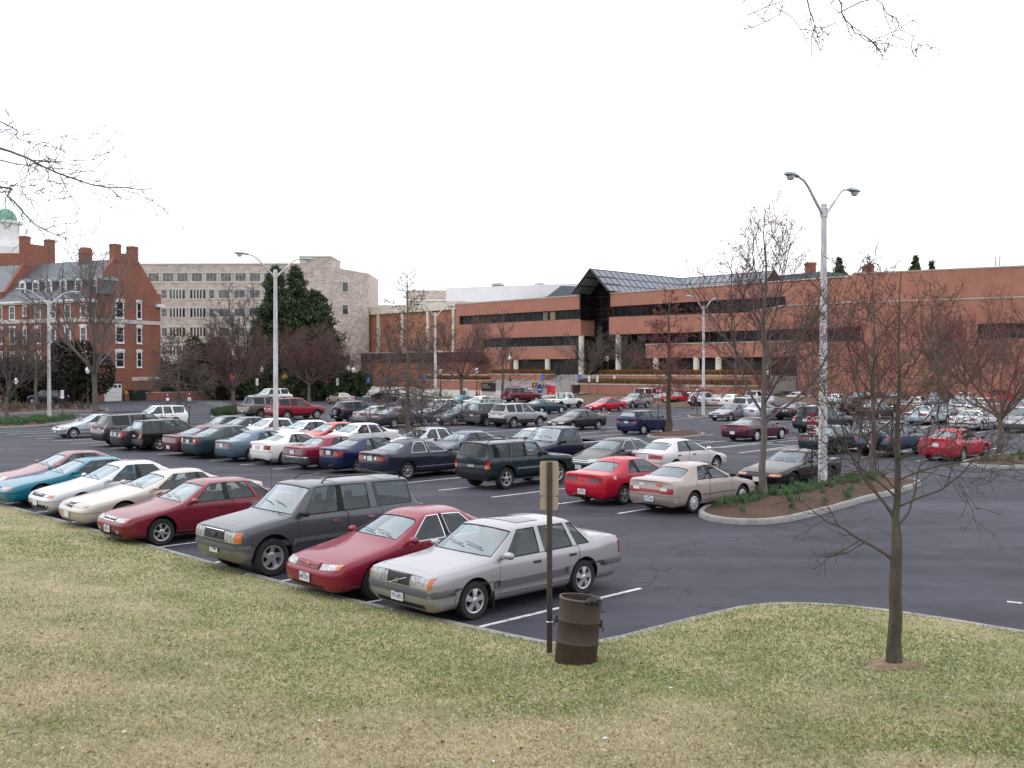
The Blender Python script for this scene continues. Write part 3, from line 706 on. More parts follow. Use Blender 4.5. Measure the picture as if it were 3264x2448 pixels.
# ------------------------------------------------------------------ vehicles: the kinds standing in the car park
SEDAN = dict(kind='sedan')
KINDS_ = {
 'boxy_sedan': dict(L=4.66, W=1.76, H=1.42, wb=2.66, fo=.92, r=.315, fdx=.0, hz=.83, hzm=.905, cz=.95, belt=.90, beltr=.92, xc=.88, xr0=.30, xb=-.26, xcw=-1.11, cp=.04, xq=-1.52, xqt=.03, xr1=-1.20, xd=-1.66, dz=1.02, tz=.99,
     wr=.70, wc=.86, rd=.02, rfd=.02, cr=.66, bpil=False, wheel='star5', nose=.91, tail=.91, grille=(.28, .60, .79, 'grey'), gchrome=True, head=(.42, .92, .61, .785), ambf=.88, tails=(.62, .97, .66, .94), bstrip=(.47, .59, 'grey'), strip=(.44, .56, 'grey'), bz=.46, intake=(.62, .27, .34), mirror='paint', roofw=.86, gbars=0, plate_f=.42, plate_r=.80, seat='beige'),
 'rounded_sedan': dict(wtrim=True, L=4.77, W=1.78, H=1.42, wb=2.67, fo=.96, hz=.70, hzm=.86, cz=.95, xc=.82, xr0=.10, grille=(.34, .585, .685, 'paint'), gbars=4, gbw=.007, head=(.44, .90, .585, .675), headup=.03, bz=.50, mirror='paint', tails=(.40, .88, .70, .86), plate_f=.43, intake=(.5, .27, .31), wheel='spoke6', cr=.2),
 'explorer': dict(L=4.84, W=1.80, H=1.76, wb=2.83, fo=.80, r=.375, tw=.25, arch=.075, sill=.30, fdx=.0, kind='wagon', hz=1.0, hzm=1.11, cz=1.16, belt=1.12, beltr=1.14, xc=.95, xr0=.42, xb=-.22, bp=.05, xcw=-1.05, cp=.075, xq=-2.10, xqt=-.02, xr1=-2.06, xd=-2.26, dz=1.14, tz=1.1, rd=.02, rfd=.03,
     wr=.73, wc=.88, nose=.90, tail=.92, cr=.55, wheel='deep5', grille=(.36, .74, .93, 'dark'), gchrome=True, gbars=2, head=(.46, .96, .73, .93), ambf=.80, tails=(.70, .97, .80, 1.10), bstrip=(.56, .68, 'grey'), bumper='chrome', bz=.62, rbz=.66, strip=(.62, .70, 'grey'), rails=True, mirror='dark', roofw=.86, plate_f=.56, plate_r=.95, qtint=True, handle='chrome', cat='suv', mir=1.15, hdz=.17),
 'quarter_sedan': dict(L=4.60, W=1.72, H=1.40, wb=2.63, fo=.93, hz=.70, hzm=.84, cz=.93, xc=.76, xr0=.08, xb=-.36, xcw=-1.18, xq=-1.66, xqt=.03, xr1=-1.20, xd=-1.74, dz=.98, tz=.94, wr=.61, wc=.82, cr=.32, wheel='spoke6', grille=(.27, .60, .67, 'dark'), gchrome=True, head=(.38, .88, .595, .675), strip=(.50, .54, 'paint'), mirror='paint', tails=(.5, .94, .66, .84), intake=(.62, .27, .36), fog=True),
 'long_coupe': dict(L=5.26, W=1.90, H=1.36, wb=2.87, fo=1.12, r=.33, doors=2, hz=.66, hzm=.84, cz=.94, xc=.86, xr0=.06, xb=-.72, xcw=-1.24, cp=.04, xr1=-1.0, xd=-1.84, dz=.96, tz=.90, wr=.54, grille=(.18, .55, .68, 'dark'), gchrome=True, head=(.26, .86, .585, .645), headup=.015, ambf=.86, nose=.74, wheel='spoke7', bz=.48, mirror='paint', seat='beige', plate_f=.40, cr=.18),
 'galant': dict(L=4.78, W=1.74, H=1.42, wb=2.63, fo=.97, hz=.68, hzm=.85, cz=.95, grille=(.42, .585, .665, 'dark'), head=(.46, .90, .585, .655), ambf=.70, intake=(.72, .26, .38), fog=False, mirror='paint', wr=.61, cr=.28, wheel='spoke5', plate_f=.42, tails=(.42, .95, .70, .87)),
 'thunderbird': dict(L=5.05, W=1.85, H=1.34, wb=2.87, fo=1.0, r=.325, doors=2, hz=.66, hzm=.84, cz=.92, xc=.74, xr0=-.02, xb=-.80, xcw=-1.30, xr1=-1.08, xd=-1.86, dz=.94, tz=.92, wr=.57, grille=(.10, .55, .62, 'dark'), head=(.26, .88, .56, .63), ambf=.80, nose=.80, wheel='spoke7', mirror='paint', cr=.3, strip=(.44, .47, 'paint')),
 'jeep': dict(L=4.25, W=1.77, H=1.64, wb=2.58, fo=.78, r=.37, tw=.24, arch=.085, sill=.36, fdx=.02, kind='wagon', hz=1.02, hzm=1.06, cz=1.10, belt=1.08, beltr=1.09, xc=.70, xr0=.26, xb=-.36, bp=.045, xcw=-1.04, cp=.05, xq=-1.97, xqt=-.06, xr1=-2.0, xd=-2.12, dz=1.12, rd=.0, rfd=.01,
     wr=.79, wc=.92, nose=.93, tail=.95, cr=.85, wheel='spoke5', grille=(.48, .72, .96, 'dark'), head=(.62, .93, .74, .95), tails=(.80, .985, .74, 1.02), revlens=(.0, 1, .0, .4), revamber=True, tint=True, bumper='dark', bz=.62, rbz=.68, strip=(.66, .72, 'chrome'), rails=True, mirror='dark', roofw=.90, plate_f=.6, plate_r=.86, cat='suv', tgx=.03, handle='dark'),
 'cavalier': dict(L=4.60, W=1.72, H=1.38, wb=2.64, fo=.93, r=.30, doors=2, xb=-.62, bp=.04, xcw=-1.18, hz=.68, hzm=.82, cz=.92, xc=.80, xr0=.05, xr1=-1.05, xd=-1.80, dz=.98, tz=.96, wr=.58, wheel='star5', tails=(.30, .80, .72, .85), tailm='dark', plate_r=.42, rbz=.50, cr=.18, mirror='paint', tail=.86),
 'corolla': dict(L=4.38, W=1.69, H=1.38, wb=2.465, fo=.90, r=.30, hz=.69, hzm=.84, cz=.94, xc=.74, xr0=.04, xb=-.34, xcw=-1.10, xr1=-1.02, xd=-1.64, dz=1.0, tz=.98, wr=.59, wheel='cover', tails=(.44, .92, .60, .755), revlens=(.0, .55, .5, 1.0), tailbar=(.50, .61, .70, 'red'), strip=(.50, .515, 'dark'), plate_r=.44, rbz=.50, mirror='dark', handle='paint', cr=.28, tail=.90),
 'accord': dict(wtrim=True, L=4.80, W=1.82, H=1.45, wb=2.74, fo=.95, r=.325, hz=.72, hzm=.88, cz=.97, belt=.94, beltr=.98, xc=.84, xr0=.10, xb=-.34, xcw=-1.24, xr1=-1.10, xd=-1.84, dz=1.04, tz=1.01, wr=.57, wheel='spoke7', tails=(.28, .90, .74, .88), revlens=(.0, .22, .1, .9), strip=(.44, .465, 'chrome'), plate_r=.80, handle='paint', mirror='paint', cr=.22, tail=.84, bstrip=None),
 'civic_coupe': dict(L=4.44, W=1.70, H=1.40, wb=2.62, fo=.88, r=.305, doors=2, xb=-.58, bp=.05, xcw=-1.12, hz=.68, hzm=.84, cz=.94, xc=.84, xr0=.10, xr1=-1.02, xd=-1.68, dz=1.03, tz=1.0, tails=(.42, .95, .70, .90), darkpanel=(.42, .72, .90), plate_r=.82, wheel='spoke6', cr=.2, mirror='dark', handle='paint'),
 'topaz': dict(L=4.50, W=1.72, H=1.34, wb=2.54, fo=.92, r=.295, hz=.70, hzm=.82, cz=.92, xc=.72, xr0=.10, xb=-.32, xcw=-1.02, xr1=-1.06, xd=-1.56, dz=.96, tz=.95, wr=.63, tails=(.34, .95, .62, .86), tailm='dark', tailbar=(.36, .62, .86, 'dark'), bumper='chrome', rbz=.56, plate_r=.72, wheel='cover', cr=.42, roofw=.86, tail=.90, bstrip=(.44, .56, 'chrome')),
 'mirage': dict(L=4.25, W=1.69, H=1.36, wb=2.50, fo=.84, r=.295, doors=2, xb=-.62, bp=.045, xcw=-1.14, hz=.66, hzm=.82, cz=.92, xc=.80, xr0=.06, xr1=-1.0, xd=-1.66, dz=1.0, tz=.98, tails=(.58, .96, .68, .86), plate_r=.76, rbz=.56, wheel='cover', cr=.2, mirror='paint'),
 'contour': dict(L=4.67, W=1.75, H=1.38, wb=2.70, fo=.90, r=.30, hz=.68, hzm=.82, cz=.93, xr1=-1.02, xd=-1.74, dz=.98, tz=.93, tails=(.12, .86, .70, .80), tailbar=(.14, .70, .80, 'red'), plate_r=.73, rbz=.52, tail=.80, cr=.12, wheel='cover', wr=.56, mirror='paint', xcw=-1.14),
 'camry02': dict(bpil=False, L=4.81, W=1.79, H=1.49, wb=2.72, fo=.93, r=.32, hz=.74, hzm=.90, cz=.99, belt=.96, beltr=1.0, xc=.86, xr0=.12, xr1=-1.10, xd=-1.86, dz=1.07, tz=1.04, tails=(.54, .93, .74, .97), revlens=(.1, .5, .3, .7), darkpanel=(.52, .74, .94), plate_r=.80, rbz=.60, cr=.2, wr=.57, mirror='paint', strip=(.5, .52, 'paint'), handle='paint'),
 'intrepid': dict(wtrim=True, L=5.12, W=1.88, H=1.42, wb=2.87, fo=1.0, r=.325, hz=.68, hzm=.84, cz=.94, xc=1.12, xr0=.24, xb=-.30, xcw=-1.26, xr1=-1.12, xd=-1.98, dz=1.0, tz=.98, tails=(.20, .93, .66, .86), tailm='dark', tailbar=(.22, .66, .86, 'dark'), plate_r=.42, cr=.2, mirror='paint', wr=.56),
 'forester': dict(bpil=False, L=4.46, W=1.735, H=1.58, wb=2.525, fo=.92, r=.335, tw=.22, sill=.28, kind='wagon', hz=.84, hzm=.95, cz=1.03, belt=.98, beltr=1.02, xc=.74, xr0=.08, xb=-.38, xcw=-1.10, cp=.045, xq=-1.93, xqt=-.03, xr1=-2.0, xd=-2.16, dz=1.06, rd=.02, rfd=.03, wr=.66, wc=.84, nose=.86, tail=.92, cr=.42, wheel='spoke5', rails=True, grille=(.34, .66, .78, 'dark'), head=(.42, .92, .64, .79), ambf=.85,
     tails=(.66, .96, .66, .92), bumper='grey', bz=.60, rbz=.62, plate_r=.80, plate_f=.5, mirror='dark', cat='station wagon', roofw=.86),
 'forester2': dict(L=4.46, W=1.735, H=1.58, wb=2.525, fo=.92, r=.335, tw=.22, sill=.28, kind='wagon', hz=.84, hzm=.95, cz=1.03, belt=.98, beltr=1.02, xc=.78, xr0=.08, xb=-.38, xcw=-1.10, cp=.045, xq=-1.93, xqt=-.03, xr1=-2.0, xd=-2.16, dz=1.06, rd=.02, rfd=.03, wr=.64, wc=.84, nose=.84, tail=.90, cr=.3, wheel='spoke6', rails=True, grille=(.34, .66, .80, 'dark'), gchrome=True, head=(.42, .92, .64, .80), amber=False,
     tails=(.66, .96, .76, 1.0), bumper='paint', bz=.58, rbz=.62, plate_r=.86, plate_f=.45, mirror='paint', cat='station wagon', strip=(.40, .52, 'grey')),
 'sedan03': dict(L=4.53, W=1.71, H=1.48, wb=2.60, fo=.88, r=.31, hz=.74, hzm=.90, cz=.99, belt=.95, beltr=.99, xc=.86, xr0=.12, xr1=-1.02, xd=-1.74, dz=1.05, tz=1.03, tails=(.46, .95, .70, .92), revlens=(.1, .45, .2, .5), plate_r=.82, rbz=.62, wheel='spoke5', cr=.2, mirror='paint', spoiler=True, wr=.57, head=(.40, .92, .60, .75), headup=.05, intake=(.5, .3, .42), grille=(.30, .63, .70, 'dark')),
 'grand_cherokee': dict(L=4.75, W=1.86, H=1.74, wb=2.78, fo=.82, r=.37, tw=.24, arch=.07, sill=.32, kind='wagon', hz=.98, hzm=1.08, cz=1.15, belt=1.12, beltr=1.14, xc=.86, xr0=.34, xb=-.28, xcw=-1.06, cp=.06, xq=-2.0, xqt=.0, xr1=-2.02, xd=-2.32, dz=1.16, rd=.03, rfd=.03, wr=.66, wc=.86, nose=.90, tail=.92, cr=.5, wheel='spoke5', rails=True, tails=(.66, .96, .84, 1.10), revlens=(.15, .75, .05, .3), tint=True, bumper='dark', bz=.62, rbz=.72, plate_r=.92, mirror='dark', cat='suv', roofw=.86, strip=(.56, .66, 'dark')),
 'bmw': dict(L=4.43, W=1.70, H=1.39, wb=2.70, fo=.76, r=.305, doors=2, xb=-.62, xcw=-1.16, hz=.68, hzm=.82, cz=.92, xc=.70, xr0=-.05, xr1=-1.16, xd=-1.72, dz=.98, tz=.96, wr=.62, wheel='spoke10', strip=(.46, .50, 'dark'), bstrip=(.44, .50, 'dark'), grille=(.18, .58, .68, 'chrome'), head=(.26, .90, .58, .68), ambf=.75, cr=.42, mirror='paint', tails=(.46, .95, .68, .84)),
 'prelude': dict(L=4.46, W=1.70, H=1.28, wb=2.565, fo=.98, r=.30, doors=2, xb=-.52, xcw=-1.02, hz=.64, hzm=.80, cz=.88, belt=.85, beltr=.88, xc=.58, xr0=-.02, xr1=-.86, xd=-1.46, dz=.92, tz=.90, wr=.62, wheel='steel', head=(.52, .95, .50, .57), ambf=.0, grille=(.40, .50, .56, 'dark'), bumper='paint', bz=.50, cr=.5, mirror='dark', strip=(.48, .52, 'dark'), plate_f=.38, nose=.86, intake=(.6, .26, .32), roofw=.84, fdx=-.06),
 'accord97': dict(L=4.67, W=1.76, H=1.39, wb=2.71, fo=.93, r=.305, hz=.66, hzm=.82, cz=.91, xc=.90, xr0=.12, xr1=-1.06, xd=-1.76, dz=.97, tz=.95, tails=(.36, .96, .70, .85), plate_r=.76, cr=.22, wheel='spoke6', wr=.57, mirror='chrome', strip=(.46, .50, 'paint')),
 'civic03': dict(wtrim=True, L=4.45, W=1.72, H=1.44, wb=2.62, fo=.88, r=.31, hz=.72, hzm=.90, cz=.99, belt=.95, beltr=.98, xc=.94, xr0=.16, xr1=-1.04, xd=-1.74, dz=1.04, tz=1.02, head=(.40, .93, .58, .72), headup=.05, amber=False, grille=(.34, .60, .665, 'dark'), gchrome=True, intake=(.5, .28, .40), mirror='dark', wr=.57, strip=(.5, .52, 'paint'), cr=.2),
 'big_pickup': dict(L=5.30, W=2.0, H=1.80, wb=2.97, fo=.82, r=.375, tw=.24, arch=.08, sill=.42, kind='pickup', doors=2, hz=1.08, hzm=1.16, cz=1.22, belt=1.18, beltr=1.18, xc=.88, xr0=.40, xb=-.26, bp=.03, xcw=-.38, cp=.02, xr1=-.50, xd=-.60, dz=1.14, tz=1.14, rd=.0, rfd=.02, wr=.70, wc=.86, nose=.94, tail=.94, cr=.6, wheel='cover', bumper='chrome', bz=.66, rbz=.68, grille=(.55, .74, 1.02, 'dark'), gchrome=True, head=(.64, .93, .76, 1.0), tails=(.84, .98, .80, 1.08), mirror='dark', handle='dark', cat='pickup truck', roofw=.88, plate_f=.56, plate_r=.62, mir=1.3, strip=(.80, .84, 'chrome')),
 'small_pickup': dict(L=4.78, W=1.74, H=1.64, wb=2.84, fo=.76, r=.345, tw=.21, arch=.075, sill=.38, kind='pickup', doors=2, hz=.92, hzm=1.0, cz=1.07, belt=1.03, beltr=1.03, xc=.82, xr0=.36, xb=-.24, bp=.03, xcw=-.36, cp=.02, xr1=-.40, xd=-.50, dz=1.0, tz=1.0, rd=.0, rfd=.02, wr=.68, wc=.86, nose=.92, tail=.94, cr=.6, wheel='steel', bumper='dark', bz=.56, rbz=.60, grille=(.45, .64, .84, 'dark'), head=(.54, .92, .65, .84), tails=(.80, .98, .70, .94), mirror='dark', cat='pickup truck', roofw=.88, plate_f=.5, plate_r=.55),
 'alero': dict(L=4.74, W=1.78, H=1.39, wb=2.72, fo=.97, hz=.66, hzm=.84, cz=.94, xc=.94, xr0=.12, grille=(.3, .56, .62, 'dark'), head=(.38, .90, .55, .65), mirror='dark', cr=.18, wr=.56, xr1=-1.04, xd=-1.82),
 'jetta': dict(bpil=False, L=4.38, W=1.735, H=1.44, wb=2.51, fo=.88, r=.315, hz=.72, hzm=.88, cz=.97, belt=.94, beltr=.98, xc=.80, xr0=.10, xb=-.32, xcw=-1.06, xq=-1.44, xqt=.0, xr1=-1.06, xd=-1.70, dz=1.04, tz=1.02, wr=.60, tails=(.55, .96, .72, .92), mirror='paint', handle='paint', cr=.22, wheel='spoke5', strip=(.46, .50, 'paint')),
 'pathfinder': dict(bpil=False, L=4.74, W=1.85, H=1.80, wb=2.85, fo=.80, r=.38, tw=.25, arch=.075, sill=.36, kind='wagon', hz=1.02, hzm=1.14, cz=1.20, belt=1.14, beltr=1.16, xc=.82, xr0=.26, xb=-.34, xcw=-1.08, cp=.05, xq=-1.98, xqt=-.05, xr1=-1.98, xd=-2.16, dz=1.18, rd=.02, rfd=.03, wr=.68, wc=.86, nose=.90, tail=.93, cr=.45, wheel='spoke6', rails=True, tails=(.78, .97, .78, 1.14), revlens=(0, 1, .25, .5), tint=True, bumper='paint', bz=.66, rbz=.70, plate_r=.92, mirror='paint', cat='suv', roofw=.86, strip=(.50, .62, 'paint')),
 'tahoe': dict(L=5.05, W=1.95, H=1.88, wb=2.95, fo=.90, r=.39, tw=.25, arch=.08, sill=.38, kind='wagon', hz=1.06, hzm=1.16, cz=1.22, belt=1.18, beltr=1.20, xc=.90, xr0=.36, xb=-.30, xcw=-1.05, cp=.06, xq=-2.05, xqt=-.05, xr1=-2.04, xd=-2.26, dz=1.24, rd=.02, rfd=.03, wr=.68, wc=.86, nose=.92, tail=.94, cr=.5, wheel='spoke5', rails=True, tails=(.80, .975, .84, 1.16), revlens=(0, 1, .2, .45), tint=True, bumper='chrome', bz=.68, rbz=.72, plate_r=.64, mirror='dark', cat='suv', roofw=.86),
 'spare_suv': dict(L=4.20, W=1.81, H=1.69, wb=2.56, fo=.82, r=.35, tw=.23, arch=.07, sill=.32, kind='wagon', hz=.92, hzm=1.04, cz=1.12, belt=1.06, beltr=1.10, xc=.84, xr0=.20, xb=-.34, xcw=-1.02, cp=.05, xq=-1.76, xqt=-.02, xr1=-1.68, xd=-1.98, dz=1.14, rd=.05, rfd=.03, wr=.62, wc=.84, nose=.86, tail=.90, cr=.3, wheel='spoke5', rails=False, tails=(.66, .95, .96, 1.16), tint=True, bumper='paint', bz=.60, rbz=.66, plate_r=.52, mirror='paint', cat='suv', spare=True),
 'tracker': dict(L=4.06, W=1.71, H=1.68, wb=2.48, fo=.74, r=.345, tw=.22, arch=.07, sill=.34, kind='wagon', hz=.96, hzm=1.04, cz=1.10, belt=1.05, beltr=1.06, xc=.74, xr0=.22, xb=-.34, xcw=-1.0, cp=.05, xq=-1.76, xqt=-.04, xr1=-1.76, xd=-1.90, dz=1.10, rd=.02, rfd=.02, wr=.68, wc=.86, nose=.90, tail=.93, cr=.5, wheel='spoke5', tails=(.76, .96, .76, 1.0), bumper='dark', bz=.6, rbz=.62, plate_r=.55, mirror='dark', cat='suv', spare=True, roofw=.86),
 'tribute': dict(bpil=False, L=4.40, W=1.80, H=1.73, wb=2.62, fo=.86, r=.36, tw=.24, arch=.075, sill=.34, kind='wagon', hz=.94, hzm=1.06, cz=1.14, belt=1.08, beltr=1.10, xc=.84, xr0=.24, xb=-.34, xcw=-1.04, cp=.055, xq=-1.84, xqt=-.03, xr1=-1.84, xd=-2.04, dz=1.14, rd=.02, rfd=.03, wr=.68, wc=.86, nose=.88, tail=.93, cr=.4, wheel='spoke5', rails=True, tails=(.80, .97, .80, 1.12), revlens=(0, 1, .3, .55), tint=True, bumper='dark', bz=.62, rbz=.70, strip=(.40, .58, 'dark'), plate_r=.92, mirror='dark', cat='suv', roofw=.86),
 'minivan': dict(L=4.52, W=1.83, H=1.68, wb=2.85, fo=.92, r=.325, tw=.21, sill=.24, kind='wagon', hz=.82, hzm=.98, cz=1.08, belt=1.02, beltr=1.04, xc=1.05, xr0=.36, xb=-.20, xcw=-1.02, cp=.05, xq=-1.98, xqt=-.04, xr1=-1.98, xd=-2.08, dz=1.10, rd=.01, rfd=.05, wr=.70, wc=.86, nose=.86, tail=.94, cr=.55, wheel='spoke5', tails=(.82, .97, .74, .96), tailm='dark', bumper='grey', bz=.52, rbz=.58, plate_r=.80, mirror='dark', cat='minivan', roofw=.88, strip=(.46, .54, 'dark')),
 'saturn': dict(L=4.50, W=1.70, H=1.38, wb=2.60, fo=.95, r=.305, hz=.64, hzm=.80, cz=.90, belt=.88, beltr=.93, xc=.92, xr0=.10, xr1=-1.04, xd=-1.70, dz=.98, tz=.96, xcw=-1.06, xq=-1.46, xqt=.02, wr=.58, tails=(.5, .95, .68, .86), head=(.40, .90, .50, .585), grille=(.14, .52, .56, 'dark'), wheel='spoke5', mirror='dark', cr=.2),
 'hatch': dict(L=3.92, W=1.69, H=1.53, wb=2.37, fo=.76, r=.30, tw=.19, sill=.22, kind='wagon', hz=.82, hzm=.96, cz=1.05, belt=1.0, beltr=1.06, xc=.80, xr0=.12, xb=-.30, xcw=-1.0, cp=.05, xq=-1.58, xqt=.02, xr1=-1.66, xd=-1.90, dz=1.10, rd=.04, rfd=.05, wr=.64, wc=.84, nose=.84, tail=.90, cr=.25, wheel='cover', tails=(.62, .95, .72, .92), bumper='paint', bz=.56, rbz=.62, plate_r=.80, mirror='dark', cat='hatchback', roofw=.84, handle='paint'),
 'coupe_neon': dict(L=4.85, W=1.78, H=1.36, wb=2.64, fo=.98, r=.32, doors=2, xb=-.70, xcw=-1.2, hz=.66, hzm=.80, cz=.90, belt=.87, beltr=.93, xc=.82, xr0=-.02, xr1=-1.0, xd=-1.86, dz=.98, tz=.96, wr=.54, tails=(.46, .93, .72, .88), plate_r=.50, rbz=.46, wheel='cover', cr=.15, mirror='paint', handle='paint'),
 'mazda626': dict(L=4.68, W=1.75, H=1.37, wb=2.61, fo=.95, r=.305, xr1=-1.02, xd=-1.70, dz=.98, tz=.95, tails=(.44, .92, .70, .82), tailbar=(.95, .70, .82, 'red'), plate_r=.76, wheel='spoke7', cr=.2, mirror='paint', wr=.57),
 'sentra': dict(L=4.49, W=1.71, H=1.41, wb=2.535, fo=.88, r=.305, xc=.84, xr0=.08, xr1=-1.02, xd=-1.66, dz=1.02, tz=1.0, tails=(.56, .95, .60, .80), plate_r=.74, rbz=.54, wheel='spoke7', cr=.2, mirror='dark', spoiler=True, wr=.58, handle='paint'),
 'buick': dict(L=4.82, W=1.77, H=1.38, wb=2.66, fo=.98, r=.305, hz=.74, hzm=.84, cz=.94, xc=.74, xr0=.16, xb=-.32, xcw=-1.04, xr1=-1.12, xd=-1.52, dz=.98, tz=.97, wr=.66, tails=(.62, .95, .68, .84), bumper='paint', bstrip=(.44, .52, 'dark'), strip=(.44, .52, 'dark'), plate_r=.74, wheel='cover', cr=.6, roofw=.87, tail=.92),
 'legacy_old': dict(L=4.51, W=1.69, H=1.36, wb=2.58, fo=.92, r=.30, hz=.66, hzm=.79, cz=.89, belt=.86, beltr=.90, xc=.76, xr0=.06, xr1=-1.06, xd=-1.66, dz=.95, tz=.94, xcw=-1.10, xq=-1.48, xqt=.02, wr=.62, head=(.40, .92, .56, .64), grille=(.34, .57, .63, 'dark'), bstrip=(.42, .50, 'dark'), cr=.4, wheel='spoke7', mirror='dark'),
 'wagoneer': dict(L=5.30, W=1.98, H=1.84, wb=3.0, fo=.90, r=.38, tw=.24, arch=.07, sill=.42, kind='wagon', hz=1.08, hzm=1.12, cz=1.17, belt=1.14, beltr=1.14, xc=.66, xr0=.24, xb=-.50, bp=.04, xcw=-1.34, cp=.05, xq=-2.56, xqt=-.06, xr1=-2.62, xd=-2.74, dz=1.18, rd=.0, rfd=.02, wr=.72, wc=.88, nose=.93, tail=.94, cr=.7, wheel='cover', tint=True, tails=(.84, .97, .84, 1.06), bumper='chrome', bz=.66, rbz=.66, mirror='dark', cat='suv', roofw=.9),
}
def add_spare(root):
    p = CARP[root.name][0]; xf = p['wb']/2 + p['fo']; xt = xf - p['L']
    ty, rm = get_wheel(p['wheel'], p['r']*.98, .19)
    e = tag(empty('spare_wheel', (xt-.18, -.12, .88))); e.parent = root; e.rotation_euler = (0, 0, R(90))
    link('tyre', ty, e); link('rim', rm, e)
PAINTS = {
 'silver': ((.34,.33,.35), .55), 'maroon': ((.17,.010,.024), .15), 'graphite': ((.074,.076,.092), .4), 'maroon_dark': ((.15,.012,.028), .15), 'champagne': ((.47,.42,.375), .35),
 'silver_white': ((.56,.57,.60), .30), 'teal': ((.003,.14,.21), .2), 'burgundy_grey': ((.20,.07,.09), .25), 'dark_green': ((.002,.014,.022), .1), 'red': ((.42,.003,.026), .0),
 'beige': ((.37,.31,.28), .35), 'navy_grey': ((.013,.016,.034), .2), 'navy': ((.004,.008,.052), .1), 'crimson': ((.21,.008,.028), .12), 'white': ((.78,.78,.77), .0), 'light_blue': ((.085,.135,.185), .4),
 'sage': ((.024,.045,.054), .25), 'wine': ((.07,.005,.016), .1), 'black': ((.005,.005,.006), .0), 'charcoal': ((.032,.030,.034), .2), 'grey': ((.075,.073,.076), .3), 'ice': ((.50,.54,.60), .4),
 'pink_silver': ((.48,.44,.42), .4), 'blue_grey': ((.085,.10,.145), .35), 'ink_blue': ((.006,.005,.03), .1), 'tan_grey': ((.16,.15,.135), .3), 'dark_red': ((.24,.008,.02), .05), 'slate': ((.036,.036,.058), .25),
 'dusk_blue': ((.01,.012,.035), .1), 'blue': ((.012,.03,.13), .15), 'plum': ((.05,.003,.014), .1), 'deep_teal': ((.006,.035,.05), .2), 'gunmetal': ((.013,.013,.015), .15), 'pearl': ((.60,.55,.56), .2), 'teal_green': ((.01,.14,.17), .15),
 'steel_blue': ((.02,.055,.11), .2), 'scarlet': ((.42,.01,.012), .0), 'mauve_grey': ((.17,.155,.185), .3)}
def paint(n):
    c, me = PAINTS[n]
    return flake_paint(n, c, me)
PROTO = {}
def car(kind, colour, label, place, nose='+a', turn=0.0, name=None):
    """place = (wheel, u, v) contact point read from the photograph's ground, or (wheel, 'lot', a, b); nose '+a' away from the lawn, '-a' towards it"""
    nm = name or {'suv': 'parked_suv', 'pickup truck': 'pickup_truck', 'minivan': 'parked_minivan', 'station wagon': 'station_wagon', 'hatchback': 'parked_hatchback'}.get(KINDS_[kind].get('cat', 'car'), 'parked_car')
    if kind not in PROTO:
        o = make_car(nm, KINDS_[kind], paint(colour), label)
        if KINDS_[kind].get('spare'): add_spare(o)
        PROTO[kind] = (o, paint(colour)); CARP[kind] = CARP[o.name]
    else:
        src, pm = PROTO[kind]; o = copy_tree(src); o['label'] = label
        new = paint(colour)
        if new != pm:
            st = [o]
            while st:
                c = st.pop(); st += list(c.children)
                if c.type == 'MESH':
                    for s in c.material_slots:
                        if s.material == pm: s.link = 'OBJECT'; s.material = new
    p = CARP[kind][0]
    pt = lot(place[2], place[3]) if place[1] == 'lot' else ground(place[1], place[2])
    d = AX if nose == '+a' else (-AX if nose == '-a' else (BX if nose == '+b' else -BX))
    ang = math.atan2(d.y, d.x) + R(turn)
    w = p['W']/2 - .10
    l = {'fl': (p['wb']/2, w), 'fr': (p['wb']/2, -w), 'rl': (-p['wb']/2, w), 'rr': (-p['wb']/2, -w)}[place[0]]
    c, s = math.cos(ang), math.sin(ang)
    o.location = (pt.x - (l[0]*c - l[1]*s), pt.y - (l[0]*s + l[1]*c), 0.004)
    o.rotation_euler = (0, 0, ang)
    return o
